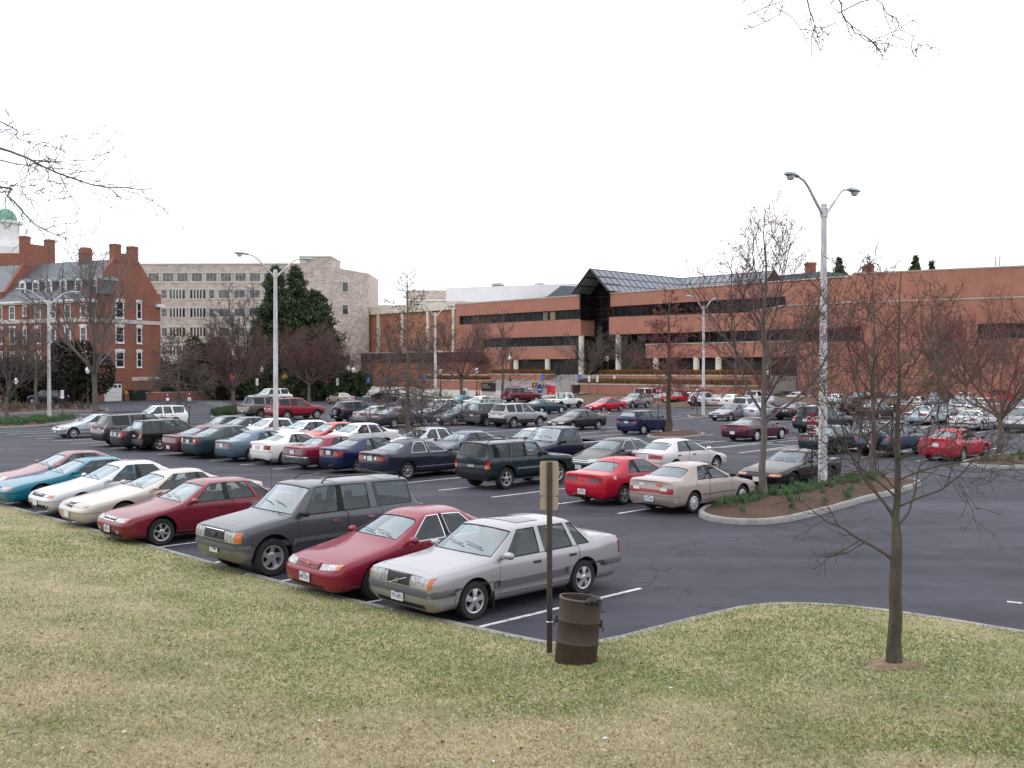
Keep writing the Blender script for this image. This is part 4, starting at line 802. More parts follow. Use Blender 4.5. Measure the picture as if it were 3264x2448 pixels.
# ------------------------------------------------------------------ ground, car park, lawn
RNG = np.random.default_rng(7)
M_ASPH = noise_mat('asphalt', [(.25, (.032,.033,.045)), (.5, (.041,.042,.056)), (.75, (.051,.052,.066))], 1.3, 12, .82, .11, [(.32, (.80,.80,.82)), (.5, (1,1,1)), (.68, (1.26,1.24,1.22))], bump=.25, bscale=70, spec=.35, dist=.4)
def asphalt_detail():
    m = M_ASPH; N, L = nodes(m); b = N['Principled BSDF']
    src = b.inputs['Base Color'].links[0].from_socket
    tc = N.new('ShaderNodeTexCoord')
    n = N.new('ShaderNodeTexNoise'); n.inputs['Scale'].default_value = 45; n.inputs['Detail'].default_value = 3
    r = N.new('ShaderNodeValToRGB'); r.color_ramp.elements[0].position = .35; r.color_ramp.elements[0].color = (.78,.78,.78,1)
    r.color_ramp.elements[1].position = .72; r.color_ramp.elements[1].color = (1.28,1.28,1.28,1)
    L.new(tc.outputs['Object'], n.inputs[0]); L.new(n.outputs[0], r.inputs[0])
    mp = N.new('ShaderNodeMapping'); mp.inputs['Rotation'].default_value = (0, 0, R(-44)); mp.inputs['Scale'].default_value = (.06, .55, 1); L.new(tc.outputs['Object'], mp.inputs[0])
    s = N.new('ShaderNodeTexNoise'); s.inputs['Scale'].default_value = 1.2; s.inputs['Detail'].default_value = 7; s.inputs['Distortion'].default_value = .6; L.new(mp.outputs[0], s.inputs[0])
    r2 = N.new('ShaderNodeValToRGB'); r2.color_ramp.elements[0].position = .38; r2.color_ramp.elements[0].color = (.80,.80,.83,1); r2.color_ramp.elements[1].position = .66; r2.color_ramp.elements[1].color = (1.32,1.31,1.29,1)
    L.new(s.outputs[0], r2.inputs[0])
    v = N.new('ShaderNodeTexVoronoi'); v.feature = 'DISTANCE_TO_EDGE'; v.inputs['Scale'].default_value = .16
    d = N.new('ShaderNodeTexNoise'); d.inputs['Scale'].default_value = .7; d.inputs['Detail'].default_value = 6; L.new(tc.outputs['Object'], d.inputs[0])
    am = N.new('ShaderNodeMix'); am.data_type = 'RGBA'; am.blend_type = 'ADD'; am.inputs[0].default_value = 1.0
    vm = N.new('ShaderNodeVectorMath'); vm.operation = 'SCALE'; vm.inputs['Scale'].default_value = 3.5; L.new(d.outputs['Color'], vm.inputs[0])
    va = N.new('ShaderNodeVectorMath'); va.operation = 'ADD'; L.new(tc.outputs['Object'], va.inputs[0]); L.new(vm.outputs[0], va.inputs[1]); L.new(va.outputs[0], v.inputs['Vector'])
    cr = N.new('ShaderNodeMapRange'); cr.inputs[1].default_value = .0015; cr.inputs[2].default_value = .009; cr.inputs[3].default_value = .5; cr.inputs[4].default_value = 1; L.new(v.outputs['Distance'], cr.inputs[0])
    c = src
    ov = N.new('ShaderNodeTexVoronoi'); ov.inputs['Scale'].default_value = .42; L.new(va.outputs[0], ov.inputs['Vector'])
    om = N.new('ShaderNodeMapRange'); om.inputs[1].default_value = .10; om.inputs[2].default_value = .42; om.inputs[3].default_value = .74; om.inputs[4].default_value = 1; L.new(ov.outputs['Distance'], om.inputs[0])
    for o in (r.outputs[0], r2.outputs[0], cr.outputs[0], om.outputs[0]):
        mx = N.new('ShaderNodeMix'); mx.data_type = 'RGBA'; mx.blend_type = 'MULTIPLY'; mx.inputs[0].default_value = 1
        L.new(c, mx.inputs[6]); L.new(o, mx.inputs[7]); c = mx.outputs[2]
    L.new(c, b.inputs['Base Color'])
asphalt_detail()
M_CONC = noise_mat('concrete', [(.3, (.29,.275,.26)), (.7, (.42,.405,.385))], 2.2, 8, .85, 14, [(.3, (.8,.8,.8)), (.7, (1.1,1.1,1.1))], bump=.15)
M_KERB = noise_mat('kerb_concrete', [(.3, (.20,.195,.18)), (.55, (.30,.29,.275)), (.75, (.36,.35,.335))], 3.0, 9, .85, 20, [(.3, (.75,.75,.75)), (.7, (1.1,1.1,1.1))])
M_LINE = noise_mat('road_paint', [(.33, (.20,.20,.20)), (.45, (.60,.60,.60)), (.6, (.72,.72,.72))], 7, 9, .6)
M_MULCH = noise_mat('bark_mulch', [(.3, (.045,.022,.014)), (.55, (.085,.045,.028)), (.8, (.14,.085,.055))], 22, 8, .95, 1.2, [(.3,(.75,.75,.75)), (.7,(1.15,1.15,1.15))], bump=.8, bscale=40)
M_SOIL = noise_mat('lawn_soil', [(.3, (.17,.18,.07)), (.5, (.29,.26,.135)), (.72, (.40,.34,.20))], 1.1, 10, .95, 18, [(.3,(.7,.7,.7)), (.7,(1.2,1.2,1.2))], bump=.5)
M_TURF = noise_mat('far_turf', [(.3, (.09,.10,.04)), (.7, (.18,.16,.08))], .4, 8, .95)
def vt_mat(name, rough=.9, spec=.2):
    m = mat(name, (.2,.2,.1), rough, 0, spec); N, L = nodes(m)
    a = N.new('ShaderNodeAttribute'); a.attribute_name = 'tint'; L.new(a.outputs['Color'], N['Principled BSDF'].inputs['Base Color'])
    return m
M_BLADE = vt_mat('grass_blade')

tag(MB().box(-1600, 1600, -400, 2600, -1.2, -.06).build('ground', M_TURF), kind='structure')
KERB = [(-.5,62),(-.55,20),(-.45,10),(-.4,5),(-.3,2.9),(0,0),(.11,-.99),(.2,-1.55),(.34,-1.82),(.66,-1.99),(1.25,-2.08),(2.18,-2.12),(3.14,-2.17),(4.17,-2.28),(4.7,-2.47),(5.0,-2.7),(5.3,-3.06),(5.56,-3.54),(5.77,-4.23),(5.87,-5.1),(5.92,-6.15),(6.0,-9),(6.0,-45)]
def lots(pts, z=0.0): return [tuple(lot(a, b, z)) for a, b in pts]
lotpoly = lots(KERB[::-1] + [(-.5, 125), (91, 125), (91, -45)])
tag(MB().add([(x,y,0) for x,y,z in lotpoly], [tuple(range(len(lotpoly)))]).build('parking_lot', M_ASPH), kind='structure')
def kerb_band(name, pts, width, h, closed=False, m=None, base=0.0, joints=False):
    """a kerb along a polyline of ground points; pts run so that the bed lies on the left"""
    P = [Vector((p[0], p[1], 0)) for p in pts]; n = len(P); rows = []
    for i, p in enumerate(P):
        a = P[i-1] if (i > 0 or closed) else p; b = P[(i+1) % n] if (i < n-1 or closed) else p
        d = (b - a).normalized(); nrm = Vector((-d.y, d.x, 0))
        rows.append([p, p + nrm*.0 + Vector((0,0,h*.75)), p + nrm*.03 + Vector((0,0,h)), p + nrm*width + Vector((0,0,h)), p + nrm*width + Vector((0,0,-.03))])
    mb = MB(); vs = [tuple(v + Vector((0,0,base))) for r in rows for v in r]; fs = []
    for i in range(n if closed else n-1):
        j = (i+1) % n
        for k in range(4): fs.append((i*5+k, j*5+k, j*5+k+1, i*5+k+1))
    mb.add(vs, fs)
    return tag(mb.build(name, m or M_KERB, smooth=40), kind='structure')
def smooth_poly(pts, n=4, closed=True):
    out = []; N = len(pts)
    for i in range(N if closed else N-1):
        p0, p1, p2, p3 = (Vector(pts[(i+k) % N][:2]) if closed else Vector(pts[min(max(i+k,0),N-1)][:2]) for k in (-1,0,1,2))
        for k in range(n):
            t = k/n
            out.append(tuple(.5*((2*p1) + (p2-p0)*t + (2*p0-5*p1+4*p2-p3)*t*t + (3*p1-p0-3*p2+p3)*t**3)))
    if not closed: out.append(tuple(pts[-1][:2]))
    return out
kp = [lot(a, b) for a, b in KERB]
kerb_band('lawn_kerb', kp[::1], -.13, .075)
# ---- the lawn: a gentle bank rising to where the photographer stands
KXY = np.array([(p.x, p.y) for p in kp])
def kerb_dist(P):
    P = np.asarray(P, float).reshape(-1, 2); best = np.full(len(P), 1e9)
    for a, b in zip(KXY[:-1], KXY[1:]):
        d = b - a; t = np.clip(((P - a) @ d) / (d @ d), 0, 1); q = a + t[:, None]*d
        best = np.minimum(best, np.hypot(*(P - q).T))
    return best
def lawn_h(P):
    d = kerb_dist(P); P = np.asarray(P).reshape(-1, 2)
    dd = np.minimum(d, 22)
    return .07 + .055*dd + .0068*dd*dd + .03*np.sin(P[:,0]*.9+.4)*np.sin(P[:,1]*.7)*np.minimum(1, d/3)
def lawn_at(u, v):                                # the point of the lawn a photo pixel looks at
    p = ground(u, v)
    for _ in range(30):
        h = float(lawn_h([(p.x, p.y)])[0]); p = ground(u, v, h)
    return p
def kerb_a(b):
    bs = [k[1] for k in KERB][::-1]; As = [k[0] for k in KERB][::-1]
    return np.interp(b, bs, As)
bs = np.concatenate([np.arange(62, 8, -1.5), np.arange(8, -1.2, -.25), np.arange(-1.2, -3.4, -.03), np.arange(-3.4, -12, -.25), np.arange(-12, -45, -1.5)])
ts = np.concatenate([[0, .15, .4, .8], np.arange(1.3, 26, .6), [30, 40]])
gv = []
ts = np.concatenate([[0, .12, .35, .7, 1.1, 1.6, 2.2], np.zeros(70)]); LAT = np.concatenate([np.arange(6, -28, -.55), [-32, -36, -42, -48, -54, -60, -66, -72]])
for b in bs:
    a0 = kerb_a(b)
    for i, t in enumerate(ts):
        a_ = a0 - t - .11 if i < 7 else min(a0 - 2.9, LAT[i-7]); p = lot(a_, b); gv.append((p.x, p.y))
gv = np.array(gv); gh = lawn_h(gv); nt_ = len(ts)
gh[::nt_] = .06
gf = [(i*nt_+j, (i+1)*nt_+j, (i+1)*nt_+j+1, i*nt_+j+1) for i in range(len(bs)-1) for j in range(nt_-1)]
lw = MB().add([(x, y, z) for (x, y), z in zip(gv, gh)], gf).build('lawn', M_SOIL, smooth=80); tag(lw, kind='structure')
# ---- grass: single blades, dense where they show largest
def vnoise(P, sc, seed):
    r = np.random.default_rng(seed); g = r.random((97, 97)); q = P*sc + 500; i = np.floor(q).astype(int); f = q - i; f = f*f*(3-2*f)
    a = lambda dx, dy: g[(i[:,0]+dx) % 97, (i[:,1]+dy) % 97]
    return (a(0,0)*(1-f[:,0])+a(1,0)*f[:,0])*(1-f[:,1]) + (a(0,1)*(1-f[:,0])+a(1,1)*f[:,0])*f[:,1]
def fbm(P, sc, seed): return sum(vnoise(P, sc*2**k, seed+k)*.5**k for k in range(4))/1.875
def grass(n):
    az = RNG.uniform(R(-33), R(33), n); d = 5.5*(32/5.5)**RNG.random(n)*1.0
    P = np.stack([np.sin(az)*d, np.cos(az)*d], 1)
    q = P - np.array([ORG.x, ORG.y]); a = q @ np.array([AX.x, AX.y]); b = q @ np.array([BX.x, BX.y])
    keep = (a < kerb_a(b) - .13 + .09*vnoise(P, 6, 77)); P, d = P[keep], d[keep]; n = len(P)
    z = lawn_h(P); kd = kerb_dist(P)
    h = RNG.uniform(.016, .042, n)*(1 + .4*(fbm(P, .8, 3) - .5)); w = RNG.uniform(.0022, .0046, n)*np.clip(d/11, .9, 2.2)
    t = RNG.uniform(0, 2*np.pi, n); lean = RNG.normal(0, .5, (n, 2))
    side = np.stack([np.cos(t), np.sin(t)], 1)*w[:, None]
    b0 = np.column_stack([P - side, z - .004]); b1 = np.column_stack([P + side, z - .004])
    mid = np.column_stack([P + lean*h[:, None]*.45, z + h*.62]); tip = np.column_stack([P + lean*h[:, None]*1.25, z + h*np.clip(1 - .25*np.hypot(*lean.T), .25, 1)])
    V = np.stack([b0, b1, mid + np.column_stack([side*.7, np.zeros(n)]), tip], 1).reshape(-1, 3)
    i = np.arange(n)*4
    F = np.stack([np.stack([i, i+1, i+2], 1), np.stack([i, i+2, i+3], 1)], 1).reshape(-1, 3)
    green = np.clip(.40 + 2.9*(fbm(P, .22, 11) - .5) + 1.7*(fbm(P, 1.1, 21) - .5) + .62*np.exp(-((kd-1.4)/2.3)**2) - .18*(d < 9.5) + RNG.normal(0, .22, n), 0, 1)
    tb = np.array([tree_spot.x, tree_spot.y]); td_ = np.hypot(*(P - tb - [.15, .1]).T); green = np.clip(green + .85*np.exp(-(td_/1.3)**2), 0, 1); h *= np.where(np.hypot(*(P - tb).T) < .42, .3, 1)
    bt = np.array([barrel_spot.x, barrel_spot.y]); green = np.clip(green + .6*np.exp(-(np.hypot(*(P - bt).T)/.6)**2), 0, 1)
    straw = np.array([.58, .505, .34]); grn = np.array([.205, .265, .085]); pale = np.array([.70, .64, .51]); rust = np.array([.30, .16, .08])
    c = straw*(1-green[:, None]) + grn*green[:, None]
    k = RNG.random(n); c = np.where((k < .12)[:, None], pale*.8, c); c = np.where(((k > .93) & (fbm(P, .5, 5) > .47))[:, None], rust, c)
    c *= RNG.uniform(.65, 1.25, n)[:, None]
    C = np.repeat(np.column_stack([c, np.ones(n)]), 4, 0)
    tag(np_mesh('grass', V, F, M_BLADE, colors=C), kind='stuff')
tree_spot = lawn_at(2855, 2122); barrel_spot = lawn_at(1835, 2112); post_spot = lawn_at(1752, 2085)
grass(520000)
def litter(n):                                    # dry leaf scraps lying in the grass
    pts = []; mb = MB()
    for i in range(n):
        az = R(random.uniform(-30, 30)); d = random.uniform(7, 16); x, y = math.sin(az)*d, math.cos(az)*d
        a, b = to_lot((x, y))
        if a > kerb_a(b) - .3: continue
        z = float(lawn_h([(x, y)])[0]) + .03; s = random.uniform(.012, .04); t = random.uniform(0, 6.28); c, sn = math.cos(t)*s, math.sin(t)*s
        mb.add([(x-c, y-sn, z), (x+sn*.6, y-c*.6, z+s*.3), (x+c, y+sn, z+.004), (x-sn*.5, y+c*.5, z+s*.5)], [(0,1,2,3)], random.choice((0,)*9+(1,)*5+(2,)))
    return tag(mb.build('leaf_litter', [mat('dry_leaf', (.17,.085,.04), .9), mat('bark_scrap', (.05,.035,.028), .9), mat('paper_scrap', (.62,.62,.6), .8)]), kind='stuff')
random.seed(3); litter(300)

# ---- stall lines and other markings: one sheet 4 mm above the asphalt
ln = MB()
def line(p, q, w=.10, z=.004):
    p, q = Vector((p[0], p[1], 0)), Vector((q[0], q[1], 0)); d = (q-p).normalized(); n = Vector((-d.y, d.x, 0))*w/2
    ln.add([(*(p-n).xy, z), (*(q-n).xy, z), (*(q+n).xy, z), (*(p+n).xy, z)], [(0,1,2,3)])
for i in range(0, 12): line(lot(kerb_a(2.62*i)+.02, 2.62*i), lot(4.3, 2.62*i))
for k in range(1, 24):
    b = 1.45 + 2.58*k; s = -.022*(b-12)
    if b > 6.4: line(lot(11.4+s, b), lot(16.9+s, b), .10)
    if b > 10: line(lot(17.1+s, b), lot(22.6+s, b), .10)
for k in range(0, 22):
    b = 7.6 + 2.62*k
    if 22 < b < 28.5: continue
    line(lot(33.6+.012*b, b+.3), lot(38.6+.03*b, b+.45), .10); line(lot(39.2+.03*b, b+.45), lot(44+.03*b, b+.6), .10)
for (u0, v0, u1, v1) in ((2250,1430.6,2538,1395.5), (2357,1444,2544,1420), (2270,1407,2517,1420), (2192,1402,2268,1407), (2190,1394,2275,1385), (2935,1366,2985,1353), (3163,1380,3182,1376), (3215,1920,3264,1925)):
    line(ground(u0, v0), ground(u1, v1), .10)
for k in range(0, 26):
    b = 6 + 2.7*k; line(lot(56.5, b), lot(61.5, b+.1), .10)
    if k % 2 == 0: line(lot(66, b+1), lot(71, b+1), .10)
for (u0, v0, u1, v1) in ((68,1326.5,127,1339), (163,1322,228,1333.5), (256,1320,330,1329), (0,1338,12,1342)): line(ground(u0, v0), ground(u1, v1), .12)
for i in range(5):                                # zebra crossing on the drive
    line(ground(632+22*i, 1283+4.2*i), ground(708+14*i, 1282+4.6*i), .45)
tag(ln.build('parking_lines', M_LINE), kind='structure')
def patch_sheet(name, pts, m, z=.008):
    return tag(MB().add([(p[0], p[1], z) for p in pts], [tuple(range(len(pts)))]).build(name, m), kind='structure')

# ---- planted beds with raised kerbs
BEDS = []
def bed(pts, h=.15, crown=.07, w=.16):
    ring = smooth_poly(pts, 4); P = [Vector((x, y, 0)) for x, y in ring]
    ar = sum(P[i].x*P[(i+1) % len(P)].y - P[(i+1) % len(P)].x*P[i].y for i in range(len(P)))
    if ar < 0: P = P[::-1]
    kerb_band('island_kerb', P, w, h, True)
    c = sum(P, Vector())/len(P); vs = []; n = len(P)
    for f, z in ((0, h-.03), (.25, h+crown*.4), (.6, h+crown*.85)):
        for i, p in enumerate(P):
            q = p.lerp(c, f)
            if f == 0: q = p + (c-p).normalized()*(w*.8)
            vs.append((q.x, q.y, z + .03*math.sin(i*1.7+f*9)))
    vs.append((c.x, c.y, h+crown)); fs = []
    for k in range(2):
        for i in range(n): fs.append((k*n+i, k*n+(i+1) % n, (k+1)*n+(i+1) % n, (k+1)*n+i))
    for i in range(n): fs.append((2*n+i, 2*n+(i+1) % n, 3*n))
    tag(MB().add(vs, fs).build('mulch_bed', M_MULCH, smooth=80), kind='structure'); BEDS.append(P)
bed([lot(a, b) for a, b in ((13.0,4.9),(12.15,3.8),(12.4,2.85),(13.5,2.4),(16.3,2.57),(19.3,2.96),(21.4,3.1),(24.7,3.7),(25.5,4.9),(24.6,5.9),(19.5,5.75),(15.5,5.75))])
bed([lot(a, b) for a, b in ((34,6.0),(32.6,5.1),(32.6,4.1),(33.7,3.3),(38,2.4),(43,2.6),(44.6,4.0),(43.6,5.6),(39,6.2))])
bed([lot(a, b) for a, b in ((36.9,25.0),(37.7,26.3),(39.6,27.2),(41.6,27.3),(42.6,26.1),(41.3,24.6),(38.2,23.8))], .13, .12)
bed([ground(u, v) for u, v in ((-60,1372),(0,1367),(100,1362),(180,1354),(235,1346),(262,1338),(240,1336),(150,1341),(0,1347),(-60,1350))])
bed([ground(u, v) for u, v in ((-60,1323),(75,1320),(158,1314.7),(298,1311),(345,1311),(330,1306),(287,1304.6),(0,1303.5),(-60,1303.5))])
bed([ground(u, v) for u, v in ((670,1332),(692,1321),(745,1311),(775,1312),(790,1320),(740,1331),(700,1334))])
bed([ground(u, v) for u, v in ((2193,1330),(2200,1326),(2250,1326),(2260,1331),(2220,1334))], .12, .05)
bed([ground(u, v) for u, v in ((1907,1322),(1911,1316),(1940,1316),(1940,1322))], .12, .03)
def in_poly(x, y, P):
    c = False; j = len(P)-1
    for i in range(len(P)):
        if (P[i].y > y) != (P[j].y > y) and x < (P[j].x-P[i].x)*(y-P[i].y)/(P[j].y-P[i].y)+P[i].x: c = not c
        j = i
    return c
def tufts(name, spots, mcols, hmin, hmax, per=26, spread=.12, wid=.008):
    """leafy clumps: each spot grows a fan of upright blades"""
    n = len(spots)*per; S = np.repeat(np.array(spots, float), per, 0); t = RNG.uniform(0, 2*np.pi, n); r = spread*np.sqrt(RNG.random(n))
    B = S + np.column_stack([np.cos(t)*r, np.sin(t)*r, np.zeros(n)]); h = RNG.uniform(hmin, hmax, n); ln_ = RNG.normal(0, .22, (n, 2))*h[:, None]
    s = np.column_stack([np.cos(t+1.3), np.sin(t+1.3)])*wid*RNG.uniform(.7, 1.3, n)[:, None]
    V = np.stack([np.column_stack([B[:,:2]-s, B[:,2]]), np.column_stack([B[:,:2]+s, B[:,2]]), np.column_stack([B[:,:2]+ln_*.6+s*.9, B[:,2]+h*.65]), np.column_stack([B[:,:2]+ln_*1.5, B[:,2]+h])], 1).reshape(-1, 3)
    i = np.arange(n)*4; F = np.stack([np.stack([i,i+1,i+2],1), np.stack([i,i+2,i+3],1)],1).reshape(-1,3)
    c = np.array(mcols)[RNG.integers(0, len(mcols), n)]*RNG.uniform(.6, 1.3, n)[:, None]
    return np_mesh(name, V, F, M_BLADE, colors=np.repeat(np.column_stack([c, np.ones(n)]), 4, 0))
def bed_spots(P, n, seed, f=None):
    r = random.Random(seed); out = []; xs = [p.x for p in P]; ys = [p.y for p in P]; c = sum(P, Vector())/len(P)
    while len(out) < n:
        x, y = r.uniform(min(xs), max(xs)), r.uniform(min(ys), max(ys))
        if in_poly(x, y, [c.lerp(p, .88) for p in P]) and (f is None or f(*to_lot((x, y)), r)): out.append((x, y, .20))
    return out
GREENS = [(.075,.15,.06), (.10,.18,.065), (.07,.13,.075)]
tag(tufts('daffodil_leaves', bed_spots(BEDS[0], 115, 1, lambda a, b, r: (b > 4.35+.03*(a-12) and r.random() < .95) or r.random() < .05), GREENS, .12, .26, 30, .11, .007), kind='stuff')
tag(tufts('daffodil_leaves', bed_spots(BEDS[1], 45, 2), GREENS, .12, .26, 26, .11, .008), kind='stuff')
tag(tufts('daffodil_leaves', bed_spots(BEDS[3], 160, 3), GREENS, .2, .42, 20, .2, .02), kind='stuff')
tag(tufts('low_shrub_cover', bed_spots(BEDS[5], 110, 4), [(.05,.08,.035), (.06,.10,.05)], .3, .6, 24, .3, .03), kind='stuff')
q = [(tree_spot.x+.46*math.cos(R(20*k))*(1+.25*math.sin(k*2.1)), tree_spot.y+.36*math.sin(R(20*k))*(1+.2*math.sin(k*1.3))) for k in range(18)]
vs_ = [(x, y, float(lawn_h([(x, y)])[0])+.004) for x, y in q] + [(tree_spot.x, tree_spot.y, tree_spot.z+.05)]
tag(MB().add(vs_, [(i, (i+1) % 18, 18) for i in range(18)]).build('bare_soil', noise_mat('bare_soil', [(.3,(.13,.085,.05)),(.6,(.24,.17,.11)),(.8,(.33,.26,.17))], 9, 8, .95), smooth=80), kind='structure')
tag(tufts('bed_stubble', bed_spots(BEDS[4], 80, 5), [(.12,.075,.05), (.09,.08,.045)], .3, .9, 10, .25, .012), kind='stuff')
# ------------------------------------------------------------------ buildings
M_BRICK = brick_mat('red_orange_brick', (.395,.135,.084), (.315,.106,.067), (.40,.30,.25), stain=(.86, 1.12))
M_BRICK2 = brick_mat('old_red_brick', (.285,.088,.053), (.215,.066,.043), (.28,.19,.15), stain=(.80, 1.15))
M_BRICK3 = brick_mat('orange_panel_brick', (.40,.155,.082), (.33,.12,.065), (.30,.2,.15), stain=(.85, 1.12))
M_DBRICK = brick_mat('dark_brown_brick', (.075,.040,.036), (.055,.03,.028), (.07,.05,.045))
M_STONE = brick_mat('rubble_stone', (.58,.48,.415), (.38,.335,.32), (.50,.45,.41), bw=.8, bh=.32, stain=(.72, 1.2), noise_scale=.9)
M_LIME = noise_mat('limestone_trim', [(.3, (.44,.40,.36)), (.7, (.58,.545,.50))], 1.5, 6, .8)
M_WHITE = noise_mat('white_painted_wood', [(.3, (.66,.66,.66)), (.7, (.78,.78,.77))], 2, 5, .6)
M_SLATE = noise_mat('slate_roof', [(.3, (.085,.095,.115)), (.7, (.15,.16,.185))], 3, 8, .55, .5, [(.3,(.85,.85,.85)),(.7,(1.1,1.1,1.1))], stretch=(1,1,6))
M_COPPER = noise_mat('green_copper', [(.3, (.10,.24,.17)), (.7, (.19,.36,.27))], 3, 6, .7)
M_DORM = mat('weathered_lead', (.17,.22,.21), .6)
M_CREAM = noise_mat('cream_concrete', [(.3, (.55,.50,.41)), (.7, (.68,.63,.53))], .9, 8, .8, .25, [(.3,(.8,.79,.77)),(.6,(1.05,1.05,1.05))])
M_COLUMN = noise_mat('column_concrete', [(.3, (.56,.52,.44)), (.7, (.70,.66,.57))], 1.2, 7, .8)
M_COPING = noise_mat('coping_stone', [(.3, (.33,.29,.235)), (.7, (.46,.42,.35))], 1.4, 7, .85)
M_WINDARK = noise_mat('dark_window_glass', [(.4, (.006,.0055,.007)), (.7, (.022,.018,.018))], .5, 3, .12, spec=.14)
M_PANE = mat('window_pane', (.022, .024, .03), .05, 0, .75)
M_PANE2 = noise_mat('office_pane', [(.35, (.06,.06,.065)), (.6, (.17,.165,.16))], 1.3, 3, .15)
M_MULL = mat('bronze_mullion', (.03, .026, .024), .5, .2)
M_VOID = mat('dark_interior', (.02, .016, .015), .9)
M_GMETAL = mat('grey_metal_panel', (.13, .145, .165), .5, .2)
M_WPANEL = noise_mat('white_metal_panel', [(.3, (.62,.62,.66)), (.7, (.72,.72,.76))], .6, 6, .6)
M_SKYL = noise_mat('skylight_glass', [(.3, (.17,.185,.22)), (.7, (.24,.255,.295))], .7, 4, .45, spec=.3)
M_YEL = mat('yellow_paint', (.62, .36, .02), .5)
def frame(name, x, y, dirx, label, cat):
    return tag(empty(name, (x, y, 0), math.atan2(dirx[1], dirx[0])), label, cat)
def window(parent, x0, x1, z0, z1, y=0.0, axis='x', glass=None, fm=None, bars=(1, 1), fw=.07, depth=.14, sill=True, out=-1, head=None, name='window', proud=.03):
    """a framed window in a wall; axis 'x': wall along x at y, outward = out*y; axis 'y': wall along y at x=y argument, outward = out*x"""
    f = MB(); g = MB()
    def B(mb, a0, a1, d0, d1, c0, c1, mi=0):
        d0, d1 = y + out*d0, y + out*d1; d0, d1 = min(d0, d1), max(d0, d1)
        mb.box(a0, a1, d0, d1, c0, c1, mi) if axis == 'x' else mb.box(d0, d1, a0, a1, c0, c1, mi)
    B(f, x0-fw, x0, -.05, proud, z0-fw, z1+fw); B(f, x1, x1+fw, -.05, proud, z0-fw, z1+fw)
    B(f, x0, x1, -.05, proud, z1, z1+fw); B(f, x0, x1, -.05, proud+.001, z0-fw, z0)
    nx, nz = bars
    for i in range(1, nx): c = x0 + (x1-x0)*i/nx; B(f, c-.02, c+.02, -.045, proud-.012, z0, z1)
    for i in range(1, nz): c = z0 + (z1-z0)*i/nz; B(f, x0, x1, -.044, proud-.008, c-.025, c+.025)
    if sill: B(f, x0-fw-.06, x1+fw+.06, -.02, proud+.06, z0-fw-.09, z0-fw-.001)
    if head: B(f, x0-fw-.1, x1+fw+.1, -.02, proud+.025, z1+fw+.002, z1+fw+head); B(f, (x0+x1)/2-.12, (x0+x1)/2+.12, -.02, proud+.05, z1+fw-.02, z1+fw+head+.08)
    o = f.build(name, fm or M_WHITE, parent)
    B(g, x0-.01, x1+.01, -.06, .006, z0-.01, z1+.01); g.build('pane', glass or M_PANE, o)
    return o
# ---- main building: long brick wings with ribbon windows either side of a glazed entrance
RIGHT = (-BX.x, -BX.y)
MAIN0 = Vector((10.95, 160, 0))
main = frame('brick_office_building', MAIN0.x, MAIN0.y, RIGHT, 'long red brick building with dark ribbon windows, pale columns and a glass gabled entrance', 'building')
def main_w(x, y, z=0.0):
    p = MAIN0 - BX*x + AX*y; return Vector((p.x, p.y, z))
def main_x(u, y):                                 # local x of what is seen at column u (2212 px wide photo) on the plane y
    r = (u-1106)/2170; b = MAIN0 + AX*y
    return (r*b.y - b.x)/(-BX.x + r*BX.y)
W = MB()
for z0, z1 in ((13.7, 15.8), (9.5, 12.15)):
    W.box(-30.4, 0, 0, .8, z0, z1); W.box(-.8, 0, .8, 3.4, z0, z1)
W.box(-30.4, -1.55, .35, .9, 5.8, 7.82); W.box(-30.4, -23.4, .01, .8, 7.83, 9.49); W.box(-30.4, -16.5, .36, .9, 0, 5.79)
W.box(-30.4, -29.6, .003, .8, 12.16, 13.69)
W.prism([(5.9,13.85),(36.4,13.85),(36.4,12.4),(43,12.4),(47,12.4),(47,16.1),(45,15.7),(5.9,15.8)], .3, 1.1)
W.prism([(5.9,9.5),(47.6,9.4),(47.6,12.4),(36,12.38),(33.5,12.2),(31,11.95),(5.9,12.2)], 0, .9)
W.box(36, 47.6, -.9, .0, 9.45, 12.42); W.box(12.9, 38.5, .2, .9, 5.8, 7.8); W.box(38.5, 47.6, -.35, .9, -.5, 7.7)
W.box(5.9, 6.6, .9, 3.4, 9.5, 12.2); W.box(5.9, 6.6, 1.1, 3.4, 13.85, 15.8)
n = Vector((17.9, 5.4)).normalized()
def rbox(mb, t0, t1, d0, d1, z0, z1):            # boxes along the turned right-hand block
    def P(t, d): return (47.6 + n.x*t - n.y*d, -.9 + n.y*t + n.x*d)
    mb.slab([P(t0,d0), P(t1,d0), P(t1,d1), P(t0,d1)], z0, z1)
rbox(W, 0, 13.3, 0, .8, -.5, 12.4); rbox(W, 13.3, 40, 0, .8, 9.5, 12.4); rbox(W, 13.3, 40, .02, .8, -.5, 7.7); rbox(W, 26, 40, .0, .8, 7.7, 9.5)
rbox(W, -1.2, 40, 1.4, 2.2, 12.0, 16.1)
W.build('wall', M_BRICK, main)
K = MB()
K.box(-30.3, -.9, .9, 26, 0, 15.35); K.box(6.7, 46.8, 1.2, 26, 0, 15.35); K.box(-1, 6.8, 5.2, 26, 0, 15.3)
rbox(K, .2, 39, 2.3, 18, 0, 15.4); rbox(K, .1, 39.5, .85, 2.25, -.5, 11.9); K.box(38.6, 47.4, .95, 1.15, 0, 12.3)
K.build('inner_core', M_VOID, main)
C_ = MB()
C_.box(-30.5, .08, -.06, .9, 15.8, 16.0); C_.box(5.82, 44.9, .22, 1.2, 15.81, 16.0); C_.box(-.85, .08, .9, 3.45, 15.8, 15.99)
